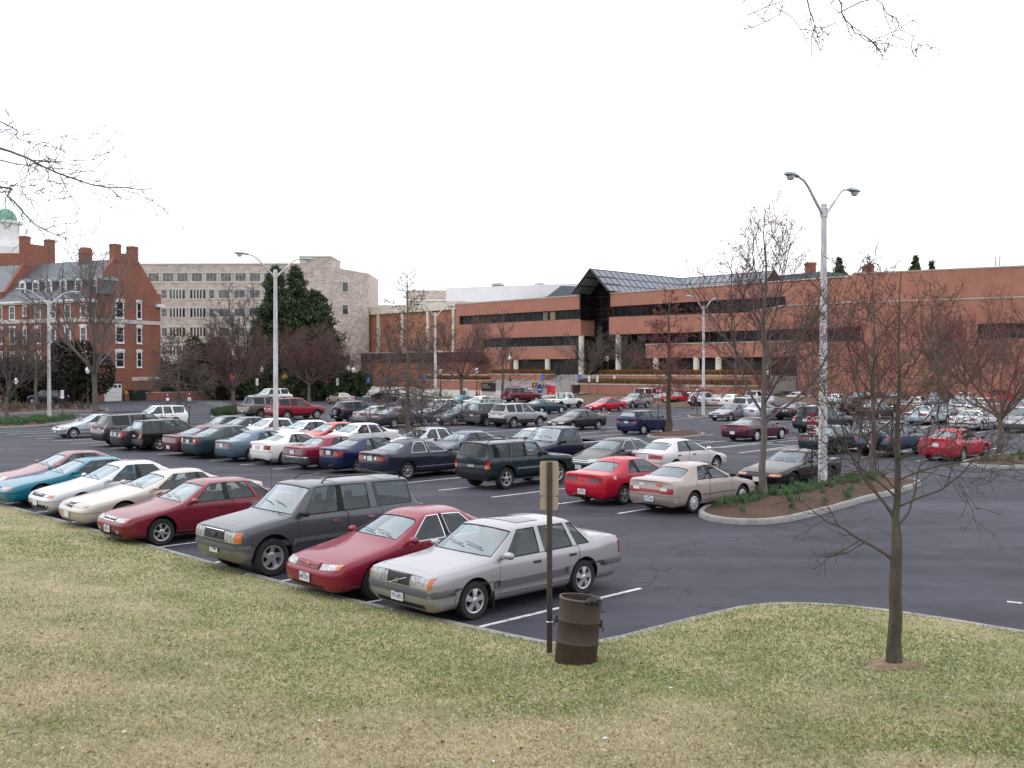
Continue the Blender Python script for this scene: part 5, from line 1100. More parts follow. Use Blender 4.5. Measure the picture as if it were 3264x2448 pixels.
C_.prism([(44.9,15.7),(47.05,16.12),(47.05,16.3),(44.9,15.99)], .22, 1.2); rbox(C_, -1.25, 40, 1.34, 2.3, 16.1, 16.28); rbox(C_, 0, 40, -.06, .9, 12.4, 12.58)
C_.box(35.9, 47.55, -.96, .02, 12.43, 12.6); C_.prism([(31,11.95),(33.5,12.2),(36,12.38),(36,12.56),(33.5,12.4),(31,12.05)], -.05, .28); C_.box(12.85, 38.5, .12, 1, 7.8, 7.95); C_.box(-23.4, -1.5, .28, 1, 7.83, 7.93)
C_.build('coping', M_COPING, main)
def ribbon(x0, x1, z0, z1, y, n_, yaxis=False):
    g = MB(); f = MB()
    bx = (lambda mb, a0, a1, d0, d1, c0, c1: mb.box(a0, a1, d0, d1, c0, c1)) if not yaxis else (lambda mb, a0, a1, d0, d1, c0, c1: mb.box(d0, d1, a0, a1, c0, c1))
    bx(g, x0, x1, y, y+.05, z0, z1)
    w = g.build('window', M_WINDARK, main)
    for i in range(n_+1): c = x0 + (x1-x0)*i/n_; bx(f, c-.045, c+.045, y-.07, y+.02, z0, z1)
    bx(f, x0, x1, y-.06, y+.02, z0, z0+.09); bx(f, x0, x1, y-.06, y+.02, z1-.09, z1)
    f.build('window_frame', M_MULL, w)
    return w
ribbon(-29.6, -.55, 12.15, 13.7, .5, 23); ribbon(-23.4, -1.0, 7.82, 9.5, .62, 17); ribbon(6.2, 36.2, 12.2, 13.85, .7, 22); ribbon(8.5, 47.5, 7.8, 9.45, .72, 30)
g = MB(); g.box(-.30, -.26, .6, 3.3, 12.15, 13.7); wv = g.build('window', M_WINDARK, main)
g = MB(); rbox(g, 13.4, 25.9, .5, .6, 7.7, 9.5); wv = g.build('window', M_WINDARK, main)
g = MB()
for i in range(9): rbox(g, 13.4+i*1.56-.05, 13.4+i*1.56+.05, .42, .5, 7.7, 9.5)
rbox(g, 13.4, 25.9, .41, .49, 7.72, 7.82); rbox(g, 13.4, 25.9, .41, .49, 9.38, 9.48)
g.build('window_frame', M_MULL, wv)
# posters leaning in the upper left ribbon
for u, mcol in ((1178, (.20,.20,.17)), (1194, (.36,.26,.16))):
    xx = main_x(u, .4); MB().box(xx-.55, xx+.55, .40, .42, 12.25, 13.6).build('window_poster', noise_mat('poster_%d' % u, [(.4, tuple(c*.55 for c in mcol)), (.6, mcol)], 3, 3), main)
# recessed ground floor: dark glazing behind the columns
g = MB(); g.box(-16.5, -1.2, 3.0, 3.1, 3.3, 5.8); g.box(7.5, 38.5, 3.4, 3.5, 2.6, 5.8); gl = g.build('window', M_WINDARK, main)
f = MB()
for i in range(11): x = -16.4 + i*1.5; f.box(x-.06, x+.06, 2.92, 3.0, 3.3, 5.8)
for i in range(21): x = 7.6 + i*1.5; f.box(x-.06, x+.06, 3.32, 3.4, 2.6, 5.8)
f.box(-16.5, -1.3, 2.9, 2.99, 4.9, 5.02); f.box(7.5, 37.7, 3.3, 3.39, 4.9, 5.02)
f.build('window_frame', M_MULL, gl)
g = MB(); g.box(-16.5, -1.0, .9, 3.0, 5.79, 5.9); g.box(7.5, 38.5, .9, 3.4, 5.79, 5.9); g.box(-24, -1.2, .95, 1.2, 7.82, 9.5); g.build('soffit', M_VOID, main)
for x, z1 in ((-.35, 9.5), (7.35, 9.5), (-7.84, 5.8), (-15.3, 5.8), (14.6, 5.8), (21.9, 5.8), (25.7, 5.8), (33.6, 5.8)):
    MB().lathe([(.45, 0), (.45, z1)], 20, c=(x, .55, 0)).build('column', M_COLUMN, main, smooth=40)
for u in (1585, 1607, 1629):
    x = main_x(u, 1.6); MB().lathe([(.13, 5.5), (.13, 5.6), (.001, 5.62)], 10, c=(x, 1.6, 0)).build('ceiling_lamp', mat('lamp_glow', (1,.8,.5), emit=(6,4,1.8)), main)
# glazed entrance under the gabled skylight
g = MB(); g.box(0, 5.9, 3.4, 3.5, 3.2, 16.3); gl = g.build('entrance_glazing', M_WINDARK, main)
f = MB()
for i in range(5): x = .05 + i*1.45; f.box(x-.06, x+.06, 3.28, 3.4, 3.2, 16.3)
for z in (5.8, 7.8, 9.5, 12.1, 13.8, 15.8): f.box(0, 5.9, 3.29, 3.4, z-.07, z+.07)
f.build('glazing_bar', M_MULL, gl)
XL, XR, XC, ZE, ZA = -.9, 6.7, 2.9, 16.15, 19.8
sk = MB(); t = .12; YB, S = 22.5, 3.8
sk.add([(XL,-1,ZE),(XC,-1,ZA),(XC,YB,ZA),(XL,YB,ZE)], [(0,1,2,3)]); sk.add([(XR,-1,ZE),(XC,-1,ZA),(XC,YB,ZA),(XR,YB-S,ZE)], [(0,3,2,1)])
sk.add([(XC,YB,ZA),(21,YB,ZA),(21,YB-S,ZE),(XR,YB-S,ZE)], [(0,1,2,3)]); sk.add([(XC,YB,ZA),(21,YB,ZA),(21,YB+S,ZE),(XL,YB+S,ZE),(XL,YB,ZE)], [(0,4,3,2,1)])
skl = sk.build('skylight', M_SKYL, main)
f = MB()
def bar(p, q, r=.06): f.tube([p, q], r, 4)
for i in range(0, 17):
    y = -1 + i*(YB+1)/16
    bar((XC, y, ZA+.02), (XL, y, ZE+.02), .045)
    yr = min(y, YB); d = 1.0 if y <= YB-S else (YB-y)/S
    if d > .02: bar((XC, y, ZA+.02), (XC+(XR-XC)*d, y, ZA+(ZE-ZA)*d+.02), .06)
for i in range(0, 15):
    x = XC + i*(21-XC)/14; d = min(1.0, (x-XC)/S) if x < XC+S else 1.0
    if i: bar((x, YB, ZA+.02), (x, YB-S*d, ZA+(ZE-ZA)*d+.02), .06)
for d in (0, .36, .70, 1.0):
    x = XC+(XR-XC)*d; z = ZA+(ZE-ZA)*d+.02; bar((x, -1, z), (x, YB-S*d, z), .06); bar((x, YB-S*d, z), (21, YB-S*d, z), .06); bar((XC-(XC-XL)*d, -1, z), (XC-(XC-XL)*d, YB, z), .06)
f.build('glazing_bar', M_MULL, skl)
f = MB()                                          # open gable frame at the front
for a, b in (((XL,ZE),(XC,ZA)), ((XC,ZA),(XR,ZE))): f.tube([(a[0],-1.05,a[1]),(b[0],-1.05,b[1])], .2, 4)
for k in (.33, .66): f.tube([(XC-(XC-XL)*k,-.6,ZA+(ZE-ZA)*k),(XC-(XC-XL)*k,3.4,ZA+(ZE-ZA)*k)], .09, 4); f.tube([(XC-(XR-XC)*-k,-.6,ZA+(ZE-ZA)*k),(XC+(XR-XC)*k,3.4,ZA+(ZE-ZA)*k)], .09, 4)
f.build('gable_frame', M_MULL, main)
f = MB(); f.prism([(XL+.2,ZE-.1),(XR-.2,ZE-.1),(XC,ZA-.25)], 3.0, 3.2); f.prism([(0, 12),(.25,12),(.25,ZE),(0,ZE)], -.3, 3.4); f.build('gable_infill', M_WINDARK, main)
f = MB(); yp = [(YB-S-.5, ZE-.6), (YB+S+.5, ZE-.6), (YB+S+.5, ZE-.1), (YB, ZA+.25), (YB-S-.5, ZE-.1)]; n_ = 5; f.add([(21.0, a, b) for a, b in yp] + [(21.25, a, b) for a, b in yp], [tuple(range(n_)), tuple(range(2*n_-1, n_-1, -1))] + [(i, i+n_, (i+1) % n_+n_, (i+1) % n_) for i in range(n_)]); f.build('gable_end', M_DBRICK, main)
# ---- brick building with cream concrete piers, further left
lib = frame('panelled_brick_building', main_w(-30.6, .15).x, main_w(-30.6, .15).y, RIGHT, 'orange brick building with cream concrete fascia and piers behind the bare trees', 'building')
MB().box(-52, -.05, .3, 24, 0, 15.1).build('wall', M_BRICK3, lib)
MB().box(-52, -.02, -.15, 24.2, 15.0, 16.5).build('fascia', M_CREAM, lib)
for u in (766, 815.5, 867.5, 922.5, 978):
    x = main_x(u, 0) + 30.6; MB().box(x-.3, x+.3, -.1, .31, 7.5, 14.99).build('pier', M_CREAM, lib)
f = MB(); f.box(-52, .4, -.35, .5, 7.25, 7.5); f.build('string_course', M_LIME, lib)
f = MB(); f.prism([(-52,0),(9,0),(7.4,5.6),(-52,5.65)], -2.2, .29); f.build('lower_wall', M_BRICK2, lib)
f = MB(); f.prism([(-52,5.66),(9.0,5.61),(7,7.2),(-52,7.24)], -2.6, .28); f.build('lower_roof', M_DBRICK, lib)
# ---- terraces, steps and planters before the entrance
def mbox(name, m, x0, x1, y0, y1, z0, z1, label=None, cat=None, kind=None, group=None):
    o = MB().box(x0, x1, y0, y1, z0, z1).build(name, m); o.location = MAIN0; o.rotation_euler = (0, 0, math.atan2(RIGHT[1], RIGHT[0]))
    return tag(o, label, cat, group, kind)
def mplace(o): o.location = MAIN0; o.rotation_euler = (0, 0, math.atan2(RIGHT[1], RIGHT[0])); return o
mbox('plaza', M_CONC, -30, 38.4, -7, 3.35, .5, 3.25, kind='structure'); mbox('terrace', M_CONC, -14, 34, -12, -7.01, .4, 2.4, kind='structure')
o = mplace(MB().prism([(-140,-.05),(16,-.05),(16,.9),(-140,.9)], -16.1, -6).build('upper_pavement', M_CONC)); tag(o, kind='structure')
o = mplace(MB().add([(-140,-31,.02),(16,-31,.02),(16,-16.1,.9),(-140,-16.1,.9),(-140,-31,-.06),(16,-31,-.06)], [(0,1,2,3),(4,5,1,0)]).build('pavement', M_CONC)); tag(o, kind='structure')
o = mplace(MB().add([(-140,-29.5,.16),(16,-29.5,.16),(16,-27.2,.30),(-140,-27.2,.30)], [(0,1,2,3)]).build('verge', M_TURF)); tag(o, kind='structure')
o = mplace(MB().add([(16.05,-31,.03),(90,-31,.03),(90,-15,.8),(16.05,-15,.8),(16.05,-5,.85),(90,-5,.85)], [(0,1,2,3),(3,2,5,4)]).build('bank', noise_mat('leaf_strewn_bank', [(.3,(.07,.04,.026)),(.6,(.12,.07,.045)),(.8,(.12,.10,.05))], 1.5, 8, .95))); tag(o, kind='structure')
st = MB()
for i in range(6): st.box(1.6, 12, -7.02-.36*(i+1), -7.0-.36*i, 2.4, 3.25-.142*(i+1)+.0)
st = st.build('upper_steps', M_CONC); tag(mplace(st), 'upper flight of pale concrete steps leading to the glass entrance', 'steps')
st = MB()
for i in range(9): st.box(-7, 12, -12.02-.42*(i+1), -12.0-.42*i, .7, 2.4-.165*(i+1))
st = st.build('lower_steps', M_CONC); tag(mplace(st), 'lower, wider flight of concrete steps rising from the pavement', 'steps')
hr = MB()
def railing(x, y0, z0, y1, z1):
    hr = MB(); hr.tube([(x,y0,z0),(x,y0,z0+.9),(x,y1,z1+.9),(x,y1,z1)], .04, 5)
    hr.tube([(x,(y0+y1)/2,(z0+z1)/2),(x,(y0+y1)/2,(z0+z1)/2+.9)], .035, 5)
    return mplace(hr.build('handrail', M_MULL))
for i, x in enumerate((-5, -1.6, 1.8, 5.2, 8.6)): tag(railing(x, -15.9, .9, -12, 2.4), 'dark metal handrail on the lower entrance steps', 'handrail', 'handrails of the lower steps')
for i, x in enumerate((3.2, 6.8, 10.4)): tag(railing(x, -9.2, 2.4, -7, 3.25), 'dark metal handrail on the upper entrance steps', 'handrail', 'handrails of the upper steps')
def planter(label, x0, x1, y0, y1, z0, z1, seed, col):
    r = tag(empty('brick_planter'), label, 'planter'); mplace(r)
    f = MB(); f.box(x0, x1, y0, y1, z0, z1-.2); f.build('wall', M_BRICK, r)
    f = MB(); f.box(x0-.06, x1+.06, y0-.06, y1+.06, z1-.2, z1); f.build('coping', M_COPING, r)
    if col:
        rr = np.random.default_rng(seed); n_ = int((x1-x0)*(y1-y0)*5); S = np.column_stack([rr.uniform(x0+.3, x1-.3, n_), rr.uniform(y0+.3, y1-.3, n_), np.full(n_, z1-.05)])
        s = tufts('planting', S, col, .3, .8, 26, .35, .05); s.parent = r; s['kind'] = 'stuff'
RUST = [(.20,.085,.03), (.26,.12,.04), (.14,.07,.03)]
planter('brick planter of rusty shrubs left of the upper steps', -10.5, 1.4, -10.5, -7.2, .6, 3.45, 1, RUST)
planter('low brick planter of rusty shrubs left of the lower steps', -22, -7.2, -15.6, -12.2, .5, 2.5, 2, RUST)
planter('brick planter of rusty shrubs right of the upper steps', 12.2, 38.6, -10.5, -7.2, .6, 3.4, 3, RUST)
planter('low plain brick planter wall right of the lower steps', 12.3, 40, -15.8, -12.2, .4, 2.2, 4, [(.17,.10,.05)])
# ---- Georgian hall on the left
GC = Vector((-53.3, 127, 0)); GR = (.906, -.423)
geo = frame('georgian_hall', GC.x, GC.y, GR, 'old red brick hall with slate roof, white dormers and paired gable chimneys', 'building')
def gx(u): r = (u-1106)/2170; return (r*127+53.3)/(.906+.423*r)
def gy(u): r = (u-1106)/2170; return (r*127+53.3)/(.423-.906*r)
GD, EV, RZ = 12.0, 13.2, 18.7
W = MB(); W.box(-34, 0, 0, GD, -.3, EV-.02)
def yprism(mb, pts, x0, x1):                      # polygon in y-z extruded along x
    n_ = len(pts); mb.add([(x0, a, b) for a, b in pts] + [(x1, a, b) for a, b in pts], [tuple(range(n_)), tuple(range(2*n_-1, n_-1, -1))] + [(i, i+n_, (i+1) % n_+n_, (i+1) % n_) for i in range(n_)])
par = [(-.12, EV-.5), (GD+.12, EV-.5), (GD+.12, EV+1.2), (GD-.5, EV+1.25), (GD/2+1.9, RZ+.1), (GD/2+1.9, RZ+.6), (GD/2-1.9, RZ+.6), (GD/2-1.9, RZ+.1), (.5, EV+1.25), (-.12, EV+1.2)]
yprism(W, par, .03-.5, .03); yprism(W, [(a, b if b < RZ else b + (2.0 if b > RZ+.3 else .6)) for a, b in par], -16.6, -16.1)
W.build('wall', M_BRICK2, geo)
for x in (.04, -16.09):
    for c in ((-1.45, 1.45) if x > -5 else (-2.0, 2.0)): zt_ = RZ + (1.75 if x > -5 else 3.6); MB().box(x-1.0, x+.06, GD/2+c-.5, GD/2+c+.5, RZ-.6, zt_).box(x-1.05, x+.1, GD/2+c-.55, GD/2+c+.55, zt_-.3, zt_-.15).build('chimney', M_BRICK2, geo)
MB().box(-8.0, -6.8, GD/2-.6, GD/2+.6, RZ-1, RZ+1.6).box(-8.1, -6.7, GD/2-.7, GD/2+.7, RZ+.9, RZ+1.1).box(-7.9, -6.9, GD/2-.5, GD/2+.5, RZ+1.6, RZ+1.8).build('chimney', M_BRICK2, geo)
rf = MB(); yprism(rf, [(-.45, EV-.05), (GD/2, RZ), (GD+.45, EV-.05), (GD+.3, EV-.12), (-.3, EV-.12)], -34, -.48); rf.build('roof', M_SLATE, geo)
f = MB(); f.box(-34, -.55, -.45, -.002, EV-.42, EV-.12); f.box(-34, -.6, -.2, -.003, EV-.60, EV-.43); f.box(-.06, .42, -.5, .9, EV-.6, EV-.2); f.box(-.06, .42, GD-.9, GD+.5, EV-.6, EV-.2); f.build('cornice', M_WHITE, geo)
f = MB(); f.box(-34, .08, -.09, -.003, 10.15, 10.65); f.box(.003, .09, -.08, GD+.08, 10.16, 10.64); f.box(-34, .08, -.09, -.003, 2.6, 3.1); f.box(.003, .09, 6.8, GD+.05, 2.6, 3.1); f.build('band_course', M_LIME, geo)
for i, (u, w_) in enumerate(((0, .85), (27, .85), (54.5, .5), (82.7, .85), (115.8, .7), (147, .85), (180.7, .85))):
    x = gx(u)
    for z0, z1 in ((10.75, 12.35), (7.6, 9.4), (4.55, 6.1)):
        if w_ < .7 and z0 > 10: z0 = 11.2
        window(geo, x-w_/2, x+w_/2, z0, z1, 0, 'x', bars=(1, 2), fw=.13, head=.28 if z0 < 10 else None)
    if i in (3, 4): window(geo, x-w_/2, x+w_/2, .9, 2.3, 0, 'x', bars=(2, 3), fw=.1)
for u, w_ in ((258.8, 1.15), (300.8, .62)):
    y = gy(u)
    for z0, z1 in ((10.95, 12.9), (7.7, 9.6), (4.5, 6.3)): window(geo, y-w_/2, y+w_/2, z0, z1, .03, 'y', bars=(1, 2), fw=.14, out=1, head=.3)
for u in (37.7, 65.9, 94, 125.6, 158.4, 192):
    x = gx(u) + .15; d = tag(empty('dormer')); d.parent = geo
    f = MB(); prof = [(x-.62, 13.75), (x+.62, 13.75), (x+.62, 15.5)] + [(x+.62*math.cos(a), 15.5+.45*math.sin(a)) for a in [math.pi*k/8 for k in range(1, 8)]] + [(x-.62, 15.5)]
    f.prism(prof, .80, 3.4); f.build('cheek', M_SLATE, d); f = MB(); f.prism(prof, .74, .799); f.build('face', M_WHITE, d)
    f = MB(); arc = [(x+.78*math.cos(a), 15.52+.58*math.sin(a)) for a in [math.pi*k/10 for k in range(11)]]; inn = [(x+.64*math.cos(a), 15.52+.47*math.sin(a)) for a in [math.pi*k/10 for k in range(10, -1, -1)]]
    f.prism(arc + inn, .66, 4.0); f.build('dormer_roof', M_DORM, d)
    window(d, x-.38, x+.38, 13.95, 15.5, .725, 'x', bars=(1, 2), fw=.1)
y0, y1 = gy(225), gy(262)
g = tag(empty('garage_door')); g.parent = geo
f = MB(); f.box(.03, .07, y0, y1, 0, 2.25); f.build('door_panel', M_WHITE, g)
f = MB()
for k in range(1, 4): f.box(.068, .08, y0+.05, y1-.05, k*.56-.02, k*.56+.01)
f.build('panel_joint', mat('joint_grey', (.35,.35,.36)), g)
f = MB()
for k in range(4): c = y0 + (y1-y0)*(k+.5)/4; f.box(.068, .085, c-.22, c+.22, 1.75, 2.08)
f.build('pane', M_PANE, g)
f = MB(); f.box(.02, .10, y0-.15, y1+.15, 2.26, 2.5); f.build('lintel', M_DBRICK, geo)
f = MB(); f.tube([(-5.5, -.12, .5), (-5.5, -.12, EV-1)], .06, 6); f.tube([(-11.2, -.12, .5), (-11.2, -.12, EV-1)], .06, 6); f.build('downpipe', M_MULL, geo)
M_LOUV = mat('louvre_grey', (.36,.36,.37), .7)
# cupola tower behind the hall
cx_, cy_ = (15-1106)/2170*152, 152
cu = tag(empty('cupola_tower', (cx_, cy_, 0)), 'white octagonal cupola with green copper dome over a brick tower at far left', 'tower')
MB().box(-4.5, 4.2, -4, 4, 0, 21.2).build('tower_base', M_BRICK2, cu)
f = MB(); f.lathe([(3.4, 21.2), (3.4, 22.4), (2.9, 22.45), (2.9, 22.9), (2.1, 22.95), (2.0, 26.0), (2.45, 26.05), (2.45, 26.4), (1.6, 26.45)], 8); f.build('drum', M_WHITE, cu)
f = MB()
for k in range(8):
    a = R(45*k+22.5); c, s = math.cos(a), math.sin(a); rr = 2.0*math.cos(R(22.5)) + .02
    f.add([(rr*c - q*s, rr*s + q*c, z) for q, z in ((-.38, 23.3), (.38, 23.3), (.38, 25.3), (-.38, 25.3))], [(0,1,2,3)])
f.build('louvre', M_LOUV, cu)
f = MB(); f.lathe([(1.62, 26.4), (1.58, 26.9), (1.35, 27.5), (.95, 28.0), (.45, 28.3), (.08, 28.4), (.04, 30.8), (.001, 30.9)], 20)
f.build('dome', M_COPPER, cu, smooth=50)
# low brick wall right of the hall, yellow bollard
gw = lambda x, y: Vector((GC.x + GR[0]*x - GR[1]*y, GC.y + GR[1]*x + GR[0]*y, 0))
p0, p1 = gw(.6, gy(263)), Vector(((470-1106)/2170*140, 140, 0)); d = (p1-p0)
bw = tag(empty('garden_wall', p0, math.atan2(d.y, d.x)), 'low brick retaining wall running right from the old hall', 'wall')
MB().box(0, d.length, 0, .4, -.1, .95).build('wall', M_BRICK2, bw); MB().box(-.02, d.length+.03, -.05, .45, .95, 1.08).build('coping', M_COPING, bw)
p = gw(.5, gy(266.5)); bo = MB().lathe([(.15, 0), (.15, 1.25), (.12, 1.33), (.001, 1.37)], 14).build('bollard', M_YEL, smooth=40); bo.location = p; tag(bo, 'yellow bollard beside the white garage door', 'bollard')
p = gw(1.0, gy(290)); du = tag(empty('rubbish_skip', p, math.atan2(GR[0], -GR[1])), 'dark green metal skip standing against the old hall', 'skip')
MB().prism([(-1.6,.15),(1.5,.15),(1.7,1.25),(-1.8,1.35)], -.7, .7).build('bin', mat('dark_green_metal', (.01,.022,.016), .6), du); MB().prism([(-1.8,1.36),(1.72,1.26),(1.7,1.34),(-1.8,1.44)], -.74, .74).build('lid', M_DARK, du)
# ---- stone hall
sh = frame('stone_hall', (340-1106)/2170*195, 195, (1, -.02), 'long pale rubble stone hall with rows of wide windows and a stair tower', 'building')
MB().box(-24, 28, 0, 16, 0, 24.4).build('wall', M_STONE, sh); MB().box(-24, 28.02, -.12, 16.1, 24.4, 24.65).build('coping', M_LIME, sh)
tw_ = MB(); tw_.box(27.9, 34, -.6, 9, 0, 25.7); tw_.build('stair_tower', M_STONE, sh); MB().box(27.8, 34.1, -.7, 9.1, 25.7, 25.95).build('coping', M_LIME, sh)
f = MB(); f.slab([(33.9,-.3),(40.2,5.9),(40,20),(30,20)], 0, [23.9,23.2,23.2,23.9]); f.build('wing', M_STONE, sh)
for z in (21.9, 18.7, 15.1, 11.4, 7.8):
    f = MB(); f.box(-24, 27.7, -.07, -.002, z-1.05, z-.85); f.box(-24, 27.7, -.07, -.002, z+.85, z+1.05); f.build('band_course', M_LIME, sh)
sx = lambda u: (u-1106)/2170*195 - (340-1106)/2170*195
cnt = 0
for k in range(-3, 10):
    u = 333 + 31.4*k; x = sx(u)
    if -23 < x < 26.5: window(sh, x-1.0, x+1.0, 21.2, 22.7, 0, 'x', M_PANE2, M_LIME, (3, 1), .18, sill=False)
for z in (18.7, 15.1, 11.4, 7.8):
    for u in (355.6, 458.9): x = sx(u); window(sh, x-.5, x+.5, z-.8, z+.75, 0, 'x', M_PANE2, M_LIME, (1, 2), .15, sill=False)
    for u in (384, 428.8):
        x = sx(u); wd = window(sh, x-1.5, x+1.5, z-.95, z+1.0, 0, 'x', M_PANE, M_LIME, (5, 1), .2, sill=False)
        f = MB()
        for i in range(1, 5): c = x-1.5+3.0*i/5; f.box(c-.13, c+.13, -.06, .0, z-.95, z+1.0)
        f.build('mullion', M_LIME, wd)
    for u in (485.6, 519.5, 552, 585, 618, 310, 276, 243):
        x = sx(u)
        if x < 26.6: window(sh, x-1.0, x+1.0, z-.75, z+.75, 0, 'x', M_PANE2, M_LIME, (2, 1), .16, sill=False)
for z in (20.2, 15.8):
    f = MB(); dxy = Vector((6.3, 6.2)).normalized(); c = Vector((36.2, 1.95)); nrm = Vector((dxy.y, -dxy.x))
    def q(t, dd): v = c + dxy*t + nrm*dd; return (v.x, v.y)
    f.slab([q(-.85,.1), q(.85,.1), q(.85,-.1), q(-.85,-.1)], z-1.15, z+1.15); wf = f.build('window', M_LIME, sh)
    f = MB(); f.slab([q(-.6,.13), q(.6,.13), q(.6,0), q(-.6,0)], z-.9, z+.9); f.build('pane', M_PANE, wf)
# ---- things behind the main building
def far_box(name, u0, u1, v_top, D, depth, m, label, cat='building', v_top2=None, base=0, extra=None):
    x0, x1 = (u0-1106)/2170*D, (u1-1106)/2170*D; z = lambda v: CAM_H + (798-v)*D/2170
    r = tag(empty(name, (x0, D, 0)), label, cat)
    f = MB(); f.slab([(0,0),(x1-x0,0),(x1-x0,depth),(0,depth)], base, [z(v_top), z(v_top2 or v_top), z(v_top2 or v_top), z(v_top)]); f.build('wall', m, r)
    if extra: extra(r, x1-x0, z)
    return r
def wb_extra(r, w, z):
    for x, s in ((w*.37, 1.3), (w*.68, 1.1)): MB().lathe([(.5*s, z(619)-.2), (.55*s, z(619)+.3), (1.1*s, z(619)+.5), (.9*s, z(619)+.95), (.001, z(619)+1.1)], 16, c=(x, 4, 0)).build('roof_vent', M_CONC, r, smooth=40)
    f = MB()
    for i in range(6): f.box(w*.72+i*.5, w*.72+i*.5+.25, -.1, .0, z(648), z(640))
    f.build('louvre', M_GMETAL, r)
far_box('white_gymnasium', 964, 1262, 622, 205, 25, M_WPANEL, 'white metal panelled building rising behind the flat brick roof', v_top2=612, extra=wb_extra)
far_box('stone_annexe', 877, 966, 627, 225, 15, M_STONE, 'low grey stone block left of the white panelled building', extra=lambda r, w, z: (MB().box(w*.16, w*.24, -.2, 1, z(627), z(625)).build('parapet', M_STONE, r), MB().box(0, w, -.15, -.01, z(650), z(647)).build('band_course', M_WHITE, r)))
far_box('stone_outbuilding', 786, 880, 658, 235, 12, M_STONE, 'dark low stone parapet seen above the cream fascia', v_top2=660)
def slant(name, pts, D, depth, m, label):
    q = [((u-1106)/2170*D, CAM_H+(798-v)*D/2170) for u, v in pts]; x0 = q[0][0]
    r = tag(empty(name, (x0, D, 0)), label, 'building'); MB().prism([(x-x0, z) for x, z in q], 0, depth).build('roof', m, r); return r
slant('grey_metal_roof', ((1176,645),(1212,617),(1262,620),(1262,645)), 190, 18, M_GMETAL, 'slanting grey metal roof left of the glass gable')
hd = slant('far_house', ((1560,640),(1560,612),(1607,601),(1762,588),(1770,586),(1830,592),(1880,620),(1880,640)), 200, 14, M_SLATE, 'far house with grey hipped slate roof behind the long brick building')
for u, v in ((1762, 573), (1889, 579)):
    x = (u-1106)/2170*200 - hd.location.x; z = CAM_H+(798-v)*200/2170; z += .9; MB().box(x-.9, x+.9, 3, 4.8, z-5.4, z).box(x-1.05, x+1.05, 2.9, 4.9, z-.5, z-.2).build('chimney', M_BRICK2, hd)
f = MB(); x = (1766-1106)/2170*200 - hd.location.x; z = CAM_H+(798-573)*200/2170; f.tube([(x,4,z),(x,4,z+2.4)], .05, 4); f.tube([(x-.6,4,z+2.2),(x+.7,4,z+2.3)], .035, 4); f.tube([(x-.3,4,z+1.9),(x+.5,4,z+1.95)], .03, 4); f.build('aerial', M_MULL, hd)
f = MB(); c0 = main_w(62, 3)
for k in (0, .5, 1.0): f.tube([(k-.25,0,16.2),(k-.25,0,17.0),(k,0,17.35),(k+.25,0,17.3),(k+.3,0,16.2)], .04, 5)
la = f.build('roof_ladder_hoops', M_GMETAL); la.location = c0; tag(la, 'curved metal ladder hoops on the right brick parapet', 'ladder')
# ------------------------------------------------------------------ trees and shrubs
M_BARK = noise_mat('grey_brown_bark', [(.3, (.075,.064,.057)), (.55, (.14,.12,.106)), (.75, (.20,.178,.158))], 9, 8, .9, 1.2, [(.3,(.8,.8,.8)),(.7,(1.15,1.15,1.1))], bump=.7, bscale=30, stretch=(1,1,.35))
M_BARKG = noise_mat('lichen_bark', [(.3, (.045,.038,.031)), (.55, (.085,.073,.056)), (.75, (.14,.125,.092))], 9, 8, .9, 1.5, [(.3,(.75,.75,.75)),(.7,(1.15,1.15,1.1))], bump=.8, bscale=26, stretch=(1,1,.35))
M_TWIG = mat('bare_twigs', (.092,.074,.069), .9)
M_TWIGR = mat('reddish_twigs', (.115,.066,.062), .9)
M_TWIGB = mat('brown_oak_twigs', (.105,.080,.066), .9)
M_BUD = mat('red_buds', (.26,.035,.035), .8)
class Tubes:
    def __init__(s): s.V = []; s.F = []; s.n = 0
    def add(s, pts, rad, k):
        m = len(pts); P = np.array(pts); D = np.gradient(P, axis=0); D /= np.linalg.norm(D, axis=1, keepdims=True) + 1e-9
        ref = np.array([1., 0, 0]) if abs(D[0,2]) > .7 else np.array([0, 0, 1.])
        U = np.cross(D, ref); U /= np.linalg.norm(U, axis=1, keepdims=True) + 1e-9; W = np.cross(U, D)
        a = np.arange(k)*2*np.pi/k
        R_ = (U[:,None,:]*np.cos(a)[None,:,None] + W[:,None,:]*np.sin(a)[None,:,None])*np.array(rad)[:,None,None] + P[:,None,:]
        s.V.append(R_.reshape(-1, 3)); i = np.arange(m-1)[:,None]*k; j = np.arange(k)[None,:]; j2 = (j+1) % k
        q = np.stack([i+j, i+j2, i+k+j2, i+k+j], -1).reshape(-1, 4) + s.n
        s.F.append(q); s.n += m*k
    def build(s, name, m, parent, smooth=True):
        if not s.V: return None
        return np_mesh(name, np.concatenate(s.V), np.concatenate(s.F), m, parent, k=4, smooth=smooth)
def rot_about(v, ax, t):
    return v*math.cos(t) + np.cross(ax, v)*math.sin(t) + ax*np.dot(ax, v)*(1-math.cos(t))
def unit(v): return v/(np.linalg.norm(v)+1e-9)
